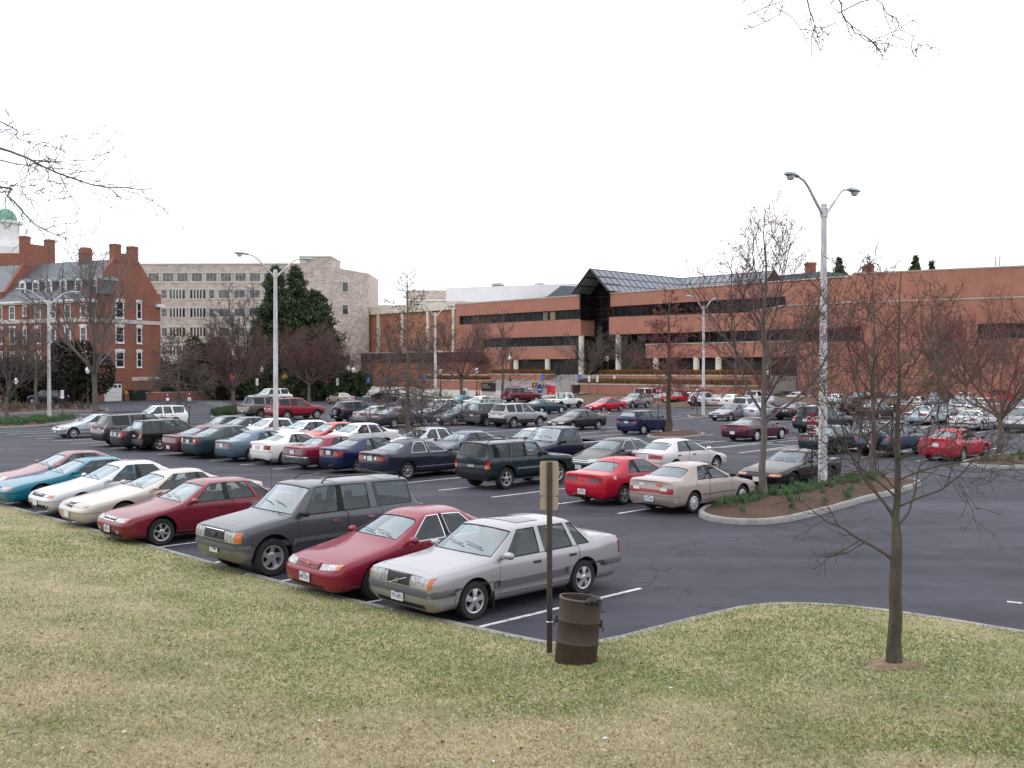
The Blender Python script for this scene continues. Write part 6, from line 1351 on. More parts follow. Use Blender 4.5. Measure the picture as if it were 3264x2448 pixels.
class Grower:
    def __init__(s, seed, children=(7, 4, 3), ratio=(.55, .5, .5), wig=.16, up=.06, angle=(40, 62), minr=.004, maxlvl=3, tipr=.35, seglen=.5):
        s.r = np.random.default_rng(seed); s.children = children; s.ratio = ratio; s.wig = wig; s.up = up; s.angle = angle; s.minr = minr; s.maxlvl = maxlvl; s.tubes = Tubes(); s.tips = []; s.tipr = tipr; s.seglen = seglen
    def branch(s, p, d, L, r, lvl=0, up=None, sides=None):
        R0 = s.r; n = max(3, min(8, int(L/s.seglen)+2)); up = s.up if up is None else up
        pts = [np.array(p, float)]; dd = unit(np.array(d, float)); dirs = [dd]
        for i in range(n):
            dd = unit(dd + R0.normal(0, s.wig, 3) + np.array([0, 0, up])*(1 if lvl < 3 else .5)); pts.append(pts[-1] + dd*L/n); dirs.append(dd)
        r1 = max(s.minr*.8, r*s.tipr); rad = [max(s.minr*.8, r + (r1-r)*i/n) for i in range(n+1)]
        s.tubes.add(pts, rad, sides or (6 if r > .03 else (4 if r > .012 else 3)))
        if lvl < s.maxlvl:
            k = s.children[lvl]; k = max(1, int(k*min(1.3, max(.35, L/(1.2 if lvl else 2.0))) + R0.random()))
            for c in range(k):
                t = .22 + .78*(c + R0.random())/k; x = t*n; i = min(n-1, int(x)); f = x - i
                q = pts[i]*(1-f) + pts[i+1]*f; dv = dirs[i+1]; an = R(R0.uniform(*s.angle))
                perp = unit(np.cross(dv, R0.normal(0, 1, 3))); nd = rot_about(dv, perp, an)
                s.branch(q, nd, L*s.ratio[lvl]*R0.uniform(.6, 1.1)*(1.15-.55*t), max(s.minr, rad[i]*.55), lvl+1, up)
        else: s.tips.append(pts[-1]); s.tips.append(pts[-2])
        if lvl == s.maxlvl-1: s.tips.append(pts[-1])
def buds(tips, name, parent, m, n, size, seed):
    r = np.random.default_rng(seed); T = np.array(tips); P = T[r.integers(0, len(T), n)] + r.normal(0, .05, (n, 3)); h = size*r.uniform(.5, 1.3, n)[:,None]
    o = np.array([[1,0,0],[-.5,.87,0],[-.5,-.87,0],[0,0,1.4]]); A = r.normal(0, 1, (n, 3, 3)); A /= np.linalg.norm(A, axis=2, keepdims=True)
    V = (P[:,None,:] + np.einsum('kj,nji->nki', o, A)*h[:,None,:]).reshape(-1, 3); i = np.arange(n)*4
    F = np.concatenate([np.stack([i+a, i+b, i+c], 1) for a, b, c in ((0,1,3),(1,2,3),(2,0,3),(0,2,1))])
    o = np_mesh(name, V, F, m, parent); o['kind'] = 'stuff'; return o
def trunk_line(H, r0, r1, seed, n=9, wob=.03, lean=(0, 0)):
    r = np.random.default_rng(seed); pts = []; rad = []
    for i in range(n+1):
        t = i/n; pts.append(np.array([lean[0]*t*H + r.normal(0, wob)*(i > 0), lean[1]*t*H + r.normal(0, wob)*(i > 0), t*H - (.06 if i == 0 else 0)])); rad.append((r0 + (r1-r0)*t)*(1.28 if i == 0 else 1))
    return pts, rad
def at_line(pts, rad, t):
    x = t*(len(pts)-1); i = min(len(pts)-2, int(x)); f = x-i; return pts[i]*(1-f)+pts[i+1]*f, rad[i]*(1-f)+rad[i+1]*f
def tree(label, pos, H, form='maple', r0=.11, seed=1, twig=None, bark=None, bud=0, spread=1.0, budsize=.035, group='bare trees about the car park', minr=.004, lo=None, cat='tree', dens=1.0, yaw=0, name='bare_tree', lean=(0,0)):
    root = tag(empty(name, pos, yaw), label, cat, group); tb = Tubes(); R0 = np.random.default_rng(seed)
    twig = twig or M_TWIG; bark = bark or M_BARK
    if form == 'maple':
        lo = lo or .26; g = Grower(seed, (int(8*dens), int(5*dens), 3), (.5, .46, .5), .11, .10, (28, 52), minr)
        pts, rad = trunk_line(H, r0, .008, seed, 10, .025*H/8, lean); tb.add(pts, rad, 10); n = int(15*dens)
        for i in range(n):
            t = lo + (.95-lo)*(i/(n-1))**1.05; p, r = at_line(pts, rad, t); az = i*2.4 + R0.normal(0, .3); el = R(R0.uniform(30, 46)+t*20)
            L = H*.53*spread*(1.06-t)**.75*R0.uniform(.8, 1.15); g.branch(p, (math.cos(az)*math.cos(el), math.sin(az)*math.cos(el), math.sin(el)), L, max(.01, r*.52), 0)
    elif form == 'oak':
        lo = lo or .2; g = Grower(seed, (int(10*dens), int(5*dens), 2), (.38, .42, .5), .13, .0, (40, 75), minr)
        pts, rad = trunk_line(H, r0, .01, seed, 10, .02*H/8, lean); tb.add(pts, rad, 10); n = int(30*dens)
        for i in range(n):
            t = lo + (.97-lo)*(i/(n-1)); p, r = at_line(pts, rad, t); az = i*2.4 + R0.normal(0, .4); el = R(-16 + 58*((t-lo)/(1-lo)) + R0.normal(0, 6))
            L = H*.40*spread*(1.08-t)**.85*R0.uniform(.75, 1.15); g.branch(p, (math.cos(az)*math.cos(el), math.sin(az)*math.cos(el), math.sin(el)), L, max(.009, r*.30), 0, .03 if t > .5 else -.01)
    elif form == 'vase':
        lo = lo or .22; g = Grower(seed, (int(8*dens), int(6*dens), 3), (.55, .5, .5), .13, .04, (28, 55), minr)
        pts, rad = trunk_line(H*lo, r0, r0*.8, seed, 5, .02, lean); tb.add(pts, rad, 10); n = int(9*dens)
        for i in range(n):
            az = i*2.4 + R0.normal(0, .3); el = R(R0.uniform(28, 62)); L = H*(1-lo)*spread*R0.uniform(.7, 1.0)
            p, r = at_line(pts, rad, R0.uniform(.78, 1)); g.branch(p, (math.cos(az)*math.cos(el), math.sin(az)*math.cos(el), math.sin(el)), L, r0*.42, 0, .06)
    elif form == 'big':
        lo = lo or .24; g = Grower(seed, (int(9*dens), int(6*dens), 4), (.52, .48, .5), .13, .05, (28, 58), minr, seglen=.9)
        pts, rad = trunk_line(H*lo, r0, r0*.78, seed, 5, .04, lean); tb.add(pts, rad, 12); n = 8
        for i in range(n):
            az = i*2.4 + R0.normal(0, .3); el = R((78, 66, 58, 70, 48, 62, 38, 54)[i]); L = H*(1-lo)*R0.uniform(.72, 1.02)*spread
            p, r = at_line(pts, rad, R0.uniform(.7, 1)); g.branch(p, (math.cos(az)*math.cos(el), math.sin(az)*math.cos(el), math.sin(el)), L, r0*(.55 if i < 4 else .36), 0, .07)
    tb.build('trunk', bark, root); g.tubes.build('crown', twig, root)
    if bud: buds(g.tips, 'bud_cluster', root, M_BUD, bud, budsize, seed)
    return root
def ground_tree(u, v): return ground(u, v)
def spot(u, D, z=0.0): p = ray(u, D); p.z = z; return p
# the near tree on the lawn: limbs placed as in the photograph
def lawn_tree():
    root = tag(empty('bare_tree', tree_spot), 'young bare tree with lichen-green trunk standing on the lawn at right', 'tree', 'bare trees about the car park')
    H = 4.95; pts, rad = trunk_line(H, .10, .012, 5, 16, .010, (.012, 0)); rad = [max(.006, .090*(1-i/16)**.8*(1 if i < 6 else .72)) * (1.25 if i == 0 else 1) for i in range(17)]
    tb = Tubes(); tb.add(pts, rad, 14); tb.build('trunk', M_BARKG, root)
    g = Grower(12, (14, 9, 4), (.46, .46, .5), .17, .01, (32, 66), .0040, seglen=.22); g.tipr = .2; R0 = np.random.default_rng(4)
    limbs = [(.26, 180, 34, 1.25), (.345, 8, 48, 2.0), (.365, 185, 55, 1.75), (.38, 95, 30, 1.3), (.40, -10, 30, 1.9), (.425, 170, 42, 1.9), (.44, 250, 25, 1.5), (.47, 15, 36, 2.1), (.50, 160, 50, 1.7), (.52, 300, 30, 1.4), (.56, -5, 48, 1.8), (.60, 185, 44, 1.7), (.63, 80, 38, 1.3), (.66, 20, 50, 1.5), (.70, 170, 54, 1.4), (.73, 260, 44, 1.1), (.77, 0, 56, 1.25), (.81, 190, 58, 1.1), (.86, 40, 60, .8), (.90, 200, 62, .7)]
    for t, az, el, L in limbs:
        p, r = at_line(pts, rad, t); a, e = R(az), R(el); g.branch(p, (math.cos(a)*math.cos(e), math.sin(a)*math.cos(e), math.sin(e)), L*1.22, max(.007, min(.021, r*.32)), 0, -.012 if t < .36 else .02)
    g.tubes.build('crown', mat('lawn_tree_twigs', (.075,.058,.048), .9), root)
    buds(g.tips, 'bud_cluster', root, mat('brown_buds', (.13,.05,.04), .8), 1500, .009, 3)
lawn_tree()
tree('slim bare tree with red buds in the near mulch island left of the tall lamp', ground(2436, 1602) + Vector((0,0,.18)), 8.9, 'maple', .115, 21, M_TWIG, M_BARK, 4800, 1.02, .021, minr=.0068, lo=.25, dens=1.3)
tree('bare red-budded tree at the far end of the near mulch island', ground(2783, 1530) + Vector((0,0,.15)), 7.8, 'maple', .11, 22, M_TWIGR, M_BARK, 4200, 1.0, .022, minr=.0072, dens=1.2, lo=.2)
tree('forked bare red-budded tree in the mulch island at the right edge', ground(3189, 1455) + Vector((0,0,.15)), 9.2, 'vase', .15, 23, M_TWIGR, M_BARK, 3200, .76, .026, minr=.0085, lo=.2, dens=1.1)
tree('bare pin oak with level branches between the middle rows of cars', spot(1299, 48.3), 8.9, 'oak', .13, 31, M_TWIGB, M_BARK, 0, .92, minr=.011, dens=1.7, lo=.22)
tree('thin bare pin oak standing behind the middle pin oak', spot(1345, 78), 7.5, 'oak', .10, 32, M_TWIGB, M_BARK, 0, .9, minr=.012, dens=1.1)
tree('bare tree in the small stone-edged bed beside the parking code sign', ground(2132, 1386) + Vector((0,0,.15)), 9.0, 'oak', .19, 33, M_TWIGR, M_BARKG, 2200, 1.0, .045, minr=.012, lo=.3, dens=1.3)
tree('huge grey bare tree before the old brick hall', ground(303, 1318), 17.6, 'big', .25, 41, mat('pale_grey_twigs', (.125,.108,.098), .9), M_BARK, 0, .90, minr=.0125, lo=.25, dens=.92)
tree('small bare tree at the left edge beside the left lamp', ground(20, 1348) + Vector((0,0,.2)), 8.2, 'vase', .17, 42, M_TWIG, M_BARK, 0, .95, minr=.012)
tree('bare tree in front of the dark green off-roader', ground(115, 1303), 11.0, 'maple', .17, 43, M_TWIGR, M_BARK, 0, .9, minr=.014)
tree('broad low bare tree with dense twigs behind the black station wagon', spot(569, 76), 7.2, 'oak', .19, 44, mat('dense_brown_twigs', (.115,.088,.074), .9), M_BARK, 0, 1.4, minr=.014, dens=1.8, lo=.38)
tree('reddish vase-shaped bare tree by the stop sign', ground(743, 1316) + Vector((0,0,.2)), 8.6, 'vase', .20, 45, M_TWIGR, M_BARK, 0, .95, minr=.012, dens=1.35, lo=.26)
tree('rounded red-twigged tree in front of the dark conifers', spot(985, 128), 12.6, 'vase', .22, 46, M_TWIGR, M_BARK, 2600, .78, .05, minr=.014, dens=1.45, lo=.2)
tree('second trunked red-twigged tree left of the yellow diamond sign', spot(800, 136), 8.5, 'vase', .2, 47, M_TWIGR, M_BARK, 600, .8, .05, minr=.014, dens=1.2, lo=.2)
tree('tall thin bare tree in front of the stone hall', spot(775, 150), 21, 'big', .28, 48, M_TWIG, M_BARK, 0, .75, minr=.02, lo=.2, dens=.9)
tree('bare tree before the left end of the ribbon-window wing', spot(1471, 133), 13.5, 'vase', .24, 49, M_TWIGR, M_BARK, 0, .9, minr=.016, dens=1.2, lo=.24)
tree('slender bare tree right of the red-brown tree, left of the steps', spot(1602, 138, .8), 11.5, 'maple', .18, 50, M_TWIG, M_BARK, 0, .75, minr=.016)
tree('bare tree on the steps left of the entrance', spot(1877, 143, .9), 10.0, 'vase', .18, 51, M_TWIGB, M_BARK, 0, .85, minr=.015, lo=.3)
tree('bare tree to the right of the entrance lamp', spot(1998, 146, 1.5), 8.5, 'vase', .16, 52, M_TWIGB, M_BARK, 0, 1.0, minr=.015, lo=.3)
tree('faint bare tree in front of the cream piers', spot(1240, 142), 12.0, 'maple', .16, 53, M_TWIGR, M_BARK, 0, .9, minr=.014)
tree('bare tree left of the cream piers', spot(1120, 146), 9.0, 'vase', .16, 54, M_TWIGR, M_BARK, 0, .9, minr=.014)
tree('bare red-budded tree behind the tall lamp on the right', spot(2590, 118), 13, 'maple', .2, 55, M_TWIGR, M_BARK, 1800, .95, .05, minr=.014)
tree('bare red-budded tree before the blank right brick wall', spot(2990, 112), 13, 'maple', .2, 56, M_TWIGR, M_BARK, 1800, 1.0, .05, minr=.014)
tree('bare red-budded tree near the right edge by the dark windows', spot(3080, 104), 12, 'vase', .2, 57, M_TWIGR, M_BARK, 1800, .95, .05, minr=.014)
tree('bare tree behind the white sedan row before the pale columns', spot(2345, 120), 9.5, 'oak', .17, 58, M_TWIGB, M_BARK, 600, .95, .05, minr=.012)
tree('bare tree by the far columns right of the red pickup', spot(2450, 124), 8.5, 'vase', .17, 59, M_TWIGR, M_BARK, 800, 1.0, .05, minr=.013)
# boughs reaching into the picture from two trees that stand outside it
def outside_tree(label, base, H, r0, seed, limbs, twig, bud, lvlc, minr, fl=1.0):
    root = tag(empty('overhanging_tree', base), label, 'tree'); pts, rad = trunk_line(H, r0, r0*.5, seed, 8, .05); tb = Tubes(); tb.add(pts, rad, 12); tb.build('trunk', M_BARK, root)
    g = Grower(seed, lvlc, (.40, .5, .5), .16, -.01, (32, 62), minr, seglen=.22); g.tipr = .2; B = np.array(base)
    for t, path, r in limbs:
        p, _ = at_line(pts, rad, t); P = [p] + [np.array(q) - B for q in path]; n = len(P)
        fine = []
        for i in range(n-1):
            p0, p1, p2, p3 = P[max(i-1,0)], P[i], P[i+1], P[min(i+2,n-1)]
            for k in range(4): s = k/4; fine.append(.5*((2*p1)+(p2-p0)*s+(2*p0-5*p1+4*p2-p3)*s*s+(3*p1-p0-3*p2+p3)*s**3) + g.r.normal(0, .012, 3))
        fine.append(P[-1]); m = len(fine); rr = [r*(1-.8*i/(m-1)) for i in range(m)]
        g.tubes.add(fine, rr, 6)
        for i in range(int(m*.45), m-1):
            for _ in range(2 if fl == 1 else (1 if i % 2 else 0)):
                d = unit(fine[i+1]-fine[i]); nd = rot_about(d, unit(np.cross(d, g.r.normal(0,1,3))), R(g.r.uniform(25, 65))); nd[2] -= .10
                g.branch(fine[i], nd, g.r.uniform(.25, .75)*(1 if fl == 1 else .5), max(minr, rr[i]*.5), 1)
    g.tubes.build('crown', twig, root)
    if bud: buds(g.tips, 'bud_cluster', root, M_TWIGR, bud, .006, seed)
    return root
def px(u, v, D):                                  # a point at depth D seen at (u, v) of the 2212 px wide photo
    return ((u-1106)/2170*D, D, CAM_H + (798-v)/2170*D)
outside_tree('bare tree outside the left edge whose long twiggy boughs reach into the sky', (-9.0, 9.5, 1.2), 9.5, .2, 71,
    [(.62, [px(-40,310,12.5), px(70,350,12), px(200,400,12), px(330,408,12)], .022), (.72, [px(-30,250,12), px(40,300,11.5), px(110,318,11.5)], .012), (.5, [px(-40,400,12.5), px(20,425,12), px(85,490,12), px(150,520,12)], .018), (.66, [px(-30,340,13), px(90,350,12.5), px(220,345,12.5)], .013), (.45, [px(-50,420,12), px(30,400,12), px(120,440,12)], .011)],
    mat('grey_bough', (.10,.095,.10), .9), 0, (7, 4, 3), .0042)
outside_tree('bare tree outside the right edge whose budded boughs hang into the top of the sky', (6.2, 5.2, 1.0), 10.5, .22, 72,
    [(.9, [px(1700,-130,8.2), px(1733,-40,8), px(1750,40,8), px(1762,62,8), px(1790,78,8)], .010), (.95, [px(1775,-120,8.4), px(1800,-30,8.2), px(1825,50,8), px(1862,88,8), px(1915,98,8)], .010), (.98, [px(1860,-90,8.4), px(1890,0,8.2), px(1925,45,8.2), px(1970,90,8.2), px(2005,98,8.2)], .006), (.92, [px(1690,-90,8), px(1690,10,8), px(1672,40,8), px(1640,50,8)], .005)],
    mat('violet_bough', (.06,.045,.085), .9), 1100, (4, 3, 2), .0036, .32)

# ---- evergreens and shrubs built of many small leaves
M_LEAF = vt_mat('evergreen_leaf', .7, .3)
def leaf_mesh(name, P, size, cols, parent, seed, flat=.0, elong=1.7):
    r = np.random.default_rng(seed); n = len(P); a = r.normal(0, 1, (n, 3)); a[:,2] -= flat; a /= np.linalg.norm(a, axis=1, keepdims=True)
    b = np.cross(a, r.normal(0, 1, (n, 3))); b /= np.linalg.norm(b, axis=1, keepdims=True); s = size*r.uniform(.6, 1.35, n)[:,None]
    V = np.stack([P - a*s*elong, P + b*s*.5, P + a*s*elong, P - b*s*.5], 1).reshape(-1, 3); F = np.arange(n*4).reshape(-1, 4)
    c = np.array(cols)[r.integers(0, len(cols), n)]*r.uniform(.6, 1.35, n)[:,None]
    return np_mesh(name, V, F, M_LEAF, parent, np.repeat(np.column_stack([c, np.ones(n)]), 4, 0), k=4)
DKG = [(.032,.056,.024), (.046,.074,.028), (.064,.088,.034), (.044,.054,.026)]
def shrub(label, pos, rx, ry, rz, n=9000, size=.14, cols=DKG, seed=1, name='shrub', cat='shrub', group='dark evergreen shrubs', yaw=0, lumps=14):
    root = tag(empty(name, pos, yaw), label, cat, group); r = np.random.default_rng(seed)
    C = r.normal(0, .45, (lumps, 3)); C[:,2] = r.uniform(.25, .85, lumps); C = np.clip(C, -.62, .9); k = r.integers(0, lumps, n); d = r.normal(0, 1, (n, 3)); d /= np.linalg.norm(d, axis=1, keepdims=True)
    P = (C[k] + d*.40*r.uniform(.55, 1.0, n)[:,None]**.5)*np.array([rx, ry, rz]); P[:,2] = np.abs(P[:,2]) + .05
    leaf_mesh('foliage', P, size, cols, root, seed); t = Tubes()
    for i in range(7): t.add([np.array([C[i,0]*.2*rx, C[i,1]*.2*ry, -.1]), C[i]*np.array([rx*.6, ry*.6, rz*.5]), C[i]*np.array([rx, ry, rz])], [.07, .05, .02], 5)
    t.build('stem', M_BARK, root); return root
def conifer(label, pos, H, rad, seed, n_whorl=34, size=.2, cols=DKG, group='dark conifers', dens=1.0, top=1.0, lo=.03):
    root = tag(empty('conifer', pos), label, 'tree', group); r = np.random.default_rng(seed); t = Tubes(); pts, rd = trunk_line(H*.98, .35*H/18, .03, seed, 8, .05); t.add(pts, rd, 8); t.build('trunk', M_BARK, root)
    P = []; br = Tubes()
    for i in range(n_whorl):
        f = lo + (1-lo)*(i + r.random())/n_whorl; nb = max(3, int(8*(1-f*.5)))
        for b in range(nb):
            az = r.uniform(0, 2*np.pi); L = rad*(1-f)**top*r.uniform(.65, 1.12) + .25; up = r.uniform(-.12, .22) + .35*f
            d = np.array([math.cos(az), math.sin(az), up]); o = np.array([0, 0, f*H]); br.add([o, o+d*L*.6, o+d*L*.95 - np.array([0,0,.05*L])], [.05, .03, .012], 4)
            m = int(max(8, L*40*dens)); s = r.uniform(.05, 1.0, m)**.75; w = .16 + .10*L
            q = o + d*L*s[:,None] + r.normal(0, 1, (m, 3))*w*np.array([1,1,.8]) - np.array([0,0,1])*(.10*L*s**2)[:,None]; P.append(q)
    br.build('branches', M_BARK, root); leaf_mesh('foliage', np.concatenate(P), size, cols, root, seed, .3); return root
conifer('tall dark conifer with pointed top behind the tall middle lamp', spot(880, 142), 18.4, 4.6, 81, 46, .19, dens=2.4, top=.75)
conifer('tall dark conifer, right of the twin tops', spot(942, 140), 18.2, 4.9, 82, 46, .19, dens=2.4, top=.8)
conifer('broad shorter conifer spreading towards the cream piers', spot(1006, 139), 14.8, 4.7, 83, 40, .19, dens=2.4, top=.6)
for u, v, D, rad, s, lb in ((2672, 829, 235, 3.2, 84, 'single pointed conifer beyond the roof beside the tall right lamp'), (2915, 826, 235, 3.6, 85, 'distant conifer beyond the right parapet, left of the pair'), (2966, 843, 230, 3.0, 86, 'distant low conifer beyond the right parapet, right of the pair'), (2772, 850, 225, 2.0, 87, 'small distant conifer top beside the right brick chimney')):
    z = CAM_H + (1177.5-v)/F3*D; conifer(lb, spot(u, D), z+.6, rad*2.2, s, 40, .3, dens=.7, top=1.0, group='distant conifers', lo=.5)
REDG = [(.045,.032,.022), (.05,.04,.025), (.026,.036,.02), (.035,.03,.022)]
shrub('big dark evergreen hedge clump left of the yellow diamond sign', spot(850, 134), 4.2, 2.6, 3.6, 12000, .17, DKG, 1)
shrub('dark evergreen hedge below the red-twigged tree', spot(985, 132), 4.6, 2.4, 3.2, 12000, .17, DKG, 2)
shrub('rounded dark evergreen hedge end beside the small lawn', spot(1095, 131), 3.0, 2.2, 3.4, 9000, .17, DKG, 3)
shrub('dark evergreen hedge behind the stop sign', spot(740, 135), 4.0, 2.4, 4.4, 11000, .17, REDG, 4)
shrub('rust tinged evergreen bush beside the green off-roader', spot(235, 121), 4.3, 2.6, 6.4, 13000, .2, REDG, 5)
shrub('dark round bush at the left edge before the old hall', spot(48, 123), 3.6, 2.4, 4.6, 10000, .2, REDG, 6)
shrub('reddish bush below the stone hall windows', spot(690, 140), 4.2, 2.6, 7.5, 11000, .22, REDG, 7)
shrub('second dark bush beyond the low brick wall', spot(560, 146), 4.5, 2.6, 5.2, 11000, .22, REDG, 8)
# ------------------------------------------------------------------ lamps, signs, boxes, barrel
M_POLE = noise_mat('white_pole_paint', [(.35, (.36,.35,.36)), (.6, (.62,.61,.62))], 6, 7, .55, stretch=(1,1,.2))
M_LHEAD = mat('lamp_head_grey', (.34,.38,.40), .45, .3)
M_LGLASS = mat('lamp_lens', (.55,.55,.60), .15, 0, .7)
M_GLOBE = mat('lantern_glass', (.80,.80,.80), .35)
M_BLACK = mat('black_post_paint', (.015,.014,.015), .5)
M_BROWNP = noise_mat('brown_post_paint', [(.3, (.045,.030,.026)), (.7, (.075,.052,.044))], 14, 6, .6)
M_TAN = mat('sign_back_tan', (.36,.28,.205), .6)
M_SIGNM = mat('sign_maroon', (.20,.012,.03), .5)
M_SIGNW = mat('sign_white', (.72,.72,.72), .5)
M_SIGNR = mat('sign_red', (.55,.02,.02), .5)
M_SIGNB = mat('sign_blue', (.02,.10,.50), .5)
M_SIGNT = mat('sign_print', (.10,.09,.10), .5)
def lamp(label, pos, scale=1.0):
    r = tag(empty('street_lamp', pos), label, 'street lamp', 'tall double-armed car park lamps')
    f = MB(); f.lathe([(.20, -.1), (.20, .06), (.155, .1), (.145, 1), (.115, 6), (.095, 9.1)], 16); f.build('pole', M_POLE, r, smooth=40)
    f = MB(); f.lathe([(.13, 9.05), (.13, 9.35), (.10, 9.38), (.10, 9.48), (.001, 9.5)], 14); f.build('pole_cap', M_POLE, r, smooth=40)
    for s in (1, -1):
        d = AX*s; P = []
        for t, z in ((.08, 9.12), (.55, 9.52), (1.0, 9.92), (1.28, 10.10), (1.55, 10.16), (1.75, 10.16)): P.append(d*t + Vector((0,0,z)))
        f = MB(); f.tube(P, [.055, .05, .045, .04, .038, .036], 8); f.build('arm', M_POLE, r, smooth=50)
        hd = tag(empty('lamp_head', d*1.62 + Vector((0,0,10.15)), math.atan2(d.y, d.x))); hd.parent = r
        f = MB(); secs = [(0, .05, .045), (.1, .09, .07), (.3, .14, .095), (.52, .16, .10), (.70, .13, .085), (.80, .05, .05)]; vs = []; fs = []
        for x, w, h in secs:
            for k in range(12): a = 2*math.pi*k/12; vs.append((x, w*math.cos(a), .03 + h*math.sin(a)*(1 if math.sin(a) > 0 else .55)))
        for i in range(5):
            for k in range(12): fs.append((i*12+k, i*12+(k+1) % 12, (i+1)*12+(k+1) % 12, (i+1)*12+k))
        fs += [tuple(range(12)), tuple(range(71, 59, -1))]; f.add(vs, fs); f.lathe([(.03,.11),(.03,.16),(.001,.17)], 8, c=(.28,0,0)); f.build('housing', M_LHEAD, hd, smooth=50)
        f = MB(); f.lathe([(.001, -.15), (.07, -.14), (.12, -.09), (.135, -.02)], 14, c=(.50, 0, 0)); f.build('lens', M_LGLASS, hd, smooth=60)
    return r
lamp('tall white double-armed lamp in the near mulch island, largest in view', Vector((10.44, 33.71, .15)))
lamp('tall white double-armed lamp among the middle cars before the dark conifers', Vector((-12.75, 54.2, 0)))
lamp('tall white double-armed lamp in the left bed before the old brick hall', Vector((-36.5, 79.2, .1)))
lamp('tall white double-armed lamp in a small island before the pale columns', Vector((16.5, 86.6, .1)))
lamp('tall white double-armed lamp before the cream piers left of the entrance', Vector((-7.25, 95, 0)))
def lantern(label, pos, h):
    r = tag(empty('lamp_post', pos), label, 'lamp post', 'black lantern posts along the paths')
    f = MB(); f.lathe([(.24, -.05), (.24, .12), (.14, .2), (.11, .55), (.06, .65), (.05, h-.75), (.09, h-.7), (.13, h-.62)], 12); f.build('post', M_BLACK, r, smooth=40)
    f = MB(); f.lathe([(.12, h-.62), (.23, h-.35), (.25, h-.2), (.20, h-.12), (.16, h-.02), (.06, h+.08), (.001, h+.12)], 12); f.build('lantern', M_GLOBE, r, smooth=40)
    return r
for lb, u, D, z, h in (('black lantern post left of the big grey tree', 280, 104.5, .1, 4.2), ('small black lantern post at the left edge near the round bush', 51, 118, 0, 3.0), ('black lantern post left of the tall middle lamp', 834, 128, 0, 4.4), ('left of two close lantern posts right of the red-twigged tree', 1110, 131, 0, 4.5), ('right of two close lantern posts right of the red-twigged tree', 1126, 130, 0, 4.3), ('black lantern post before the dark sloping wall', 1520, 138, .5, 3.7), ('black lantern post beside the pale columns left of the entrance', 1626, 150, 2.4, 3.6), ('black lantern post right of the entrance steps', 1936, 148, 2.4, 3.6), ('black lantern post behind the lamp before the cream piers', 1404, 140, .4, 3.6)):
    p = ray(u, D); p.z = z; lantern(lb, p, h)
def sign(label, pos, face, h, plates, post=None, w=.05, cat='sign', name='road_sign', group=None, back=False):
    """face = direction the plates look; plates: (z, height, width, material, text, text material)"""
    r = tag(empty(name, pos, math.atan2(face.y, face.x) + math.pi/2), label, cat, group)
    MB().box(-w/2, w/2, -.02, .02, -.1, h).build('post', post or M_BROWNP, r)
    for pl in plates:
        z, ph, pw, m = pl[:4]; c = .03
        pts = [(-pw/2+c, z), (pw/2-c, z), (pw/2, z+c), (pw/2, z+ph-c), (pw/2-c, z+ph), (-pw/2+c, z+ph), (-pw/2, z+ph-c), (-pw/2, z+c)]
        if len(pl) > 6 and pl[6] == 'diamond': pts = [(0, z), (pw/2, z+ph/2), (0, z+ph), (-pw/2, z+ph/2)]
        if len(pl) > 6 and pl[6] == 'octagon': pts = [(pw/2*math.cos(R(22.5+45*k))*1.08, z+ph/2+ph/2*1.08*math.sin(R(22.5+45*k))) for k in range(8)]
        o = MB().prism(pts, -.028, -.022).build('sign_plate', m, r)
        if len(pl) > 4 and pl[4]: 
            if pl[4] == 'ARROW':
                a = MB(); zc = z+ph/2; a.prism([(-pw*.4, zc), (-pw*.2, zc+ph*.32), (-pw*.2, zc+ph*.1), (pw*.38, zc+ph*.1), (pw*.38, zc-ph*.1), (-pw*.2, zc-ph*.1), (-pw*.2, zc-ph*.32)], -.031, -.0285); a.build('arrow', pl[5], o)
            elif pl[4] == 'LINES':
                a = MB()
                for i in range(3): a.box(-pw*.38, pw*(.38-.08*i), -.031, -.0285, z+ph*(.25+.25*i)-.012, z+ph*(.25+.25*i)+.012)
                a.build('small_print', pl[5], o)
            elif pl[4] == 'CHAIR':
                a = MB(); zc = z+ph*.5; s = pw*.5
                a.lathe([(.11*s, -.031), (.11*s, -.0285)], 10, c=(-.05*s, 0, zc+.5*s), axis='y'); a.prism([(-.12*s,zc+.35*s),(.0,zc+.35*s),(.05*s,zc),(.3*s,zc),(.45*s,zc-.45*s),(.32*s,zc-.5*s),(.2*s,zc-.12*s),(-.1*s,zc-.12*s)], -.031, -.0285)
                n = 14; ring = [(-.02*s+.36*s*math.cos(R(130+220*k/n)), zc-.25*s+.36*s*math.sin(R(130+220*k/n))) for k in range(n+1)] + [(-.02*s+.27*s*math.cos(R(350-220*k/n)), zc-.25*s+.27*s*math.sin(R(350-220*k/n))) for k in range(n+1)]
                a.prism(ring, -.031, -.0285); a.build('wheelchair_symbol', pl[5], o)
            else: lettering('lettering', pl[4], ph*(.60 if len(pl[4]) < 4 else .34), pl[5], o, (0, -.030, z+ph/2), sx=1.0)
    return r
TOCAM = lambda p: (Vector((0,0,0)) - Vector((p.x, p.y, 0))).normalized()
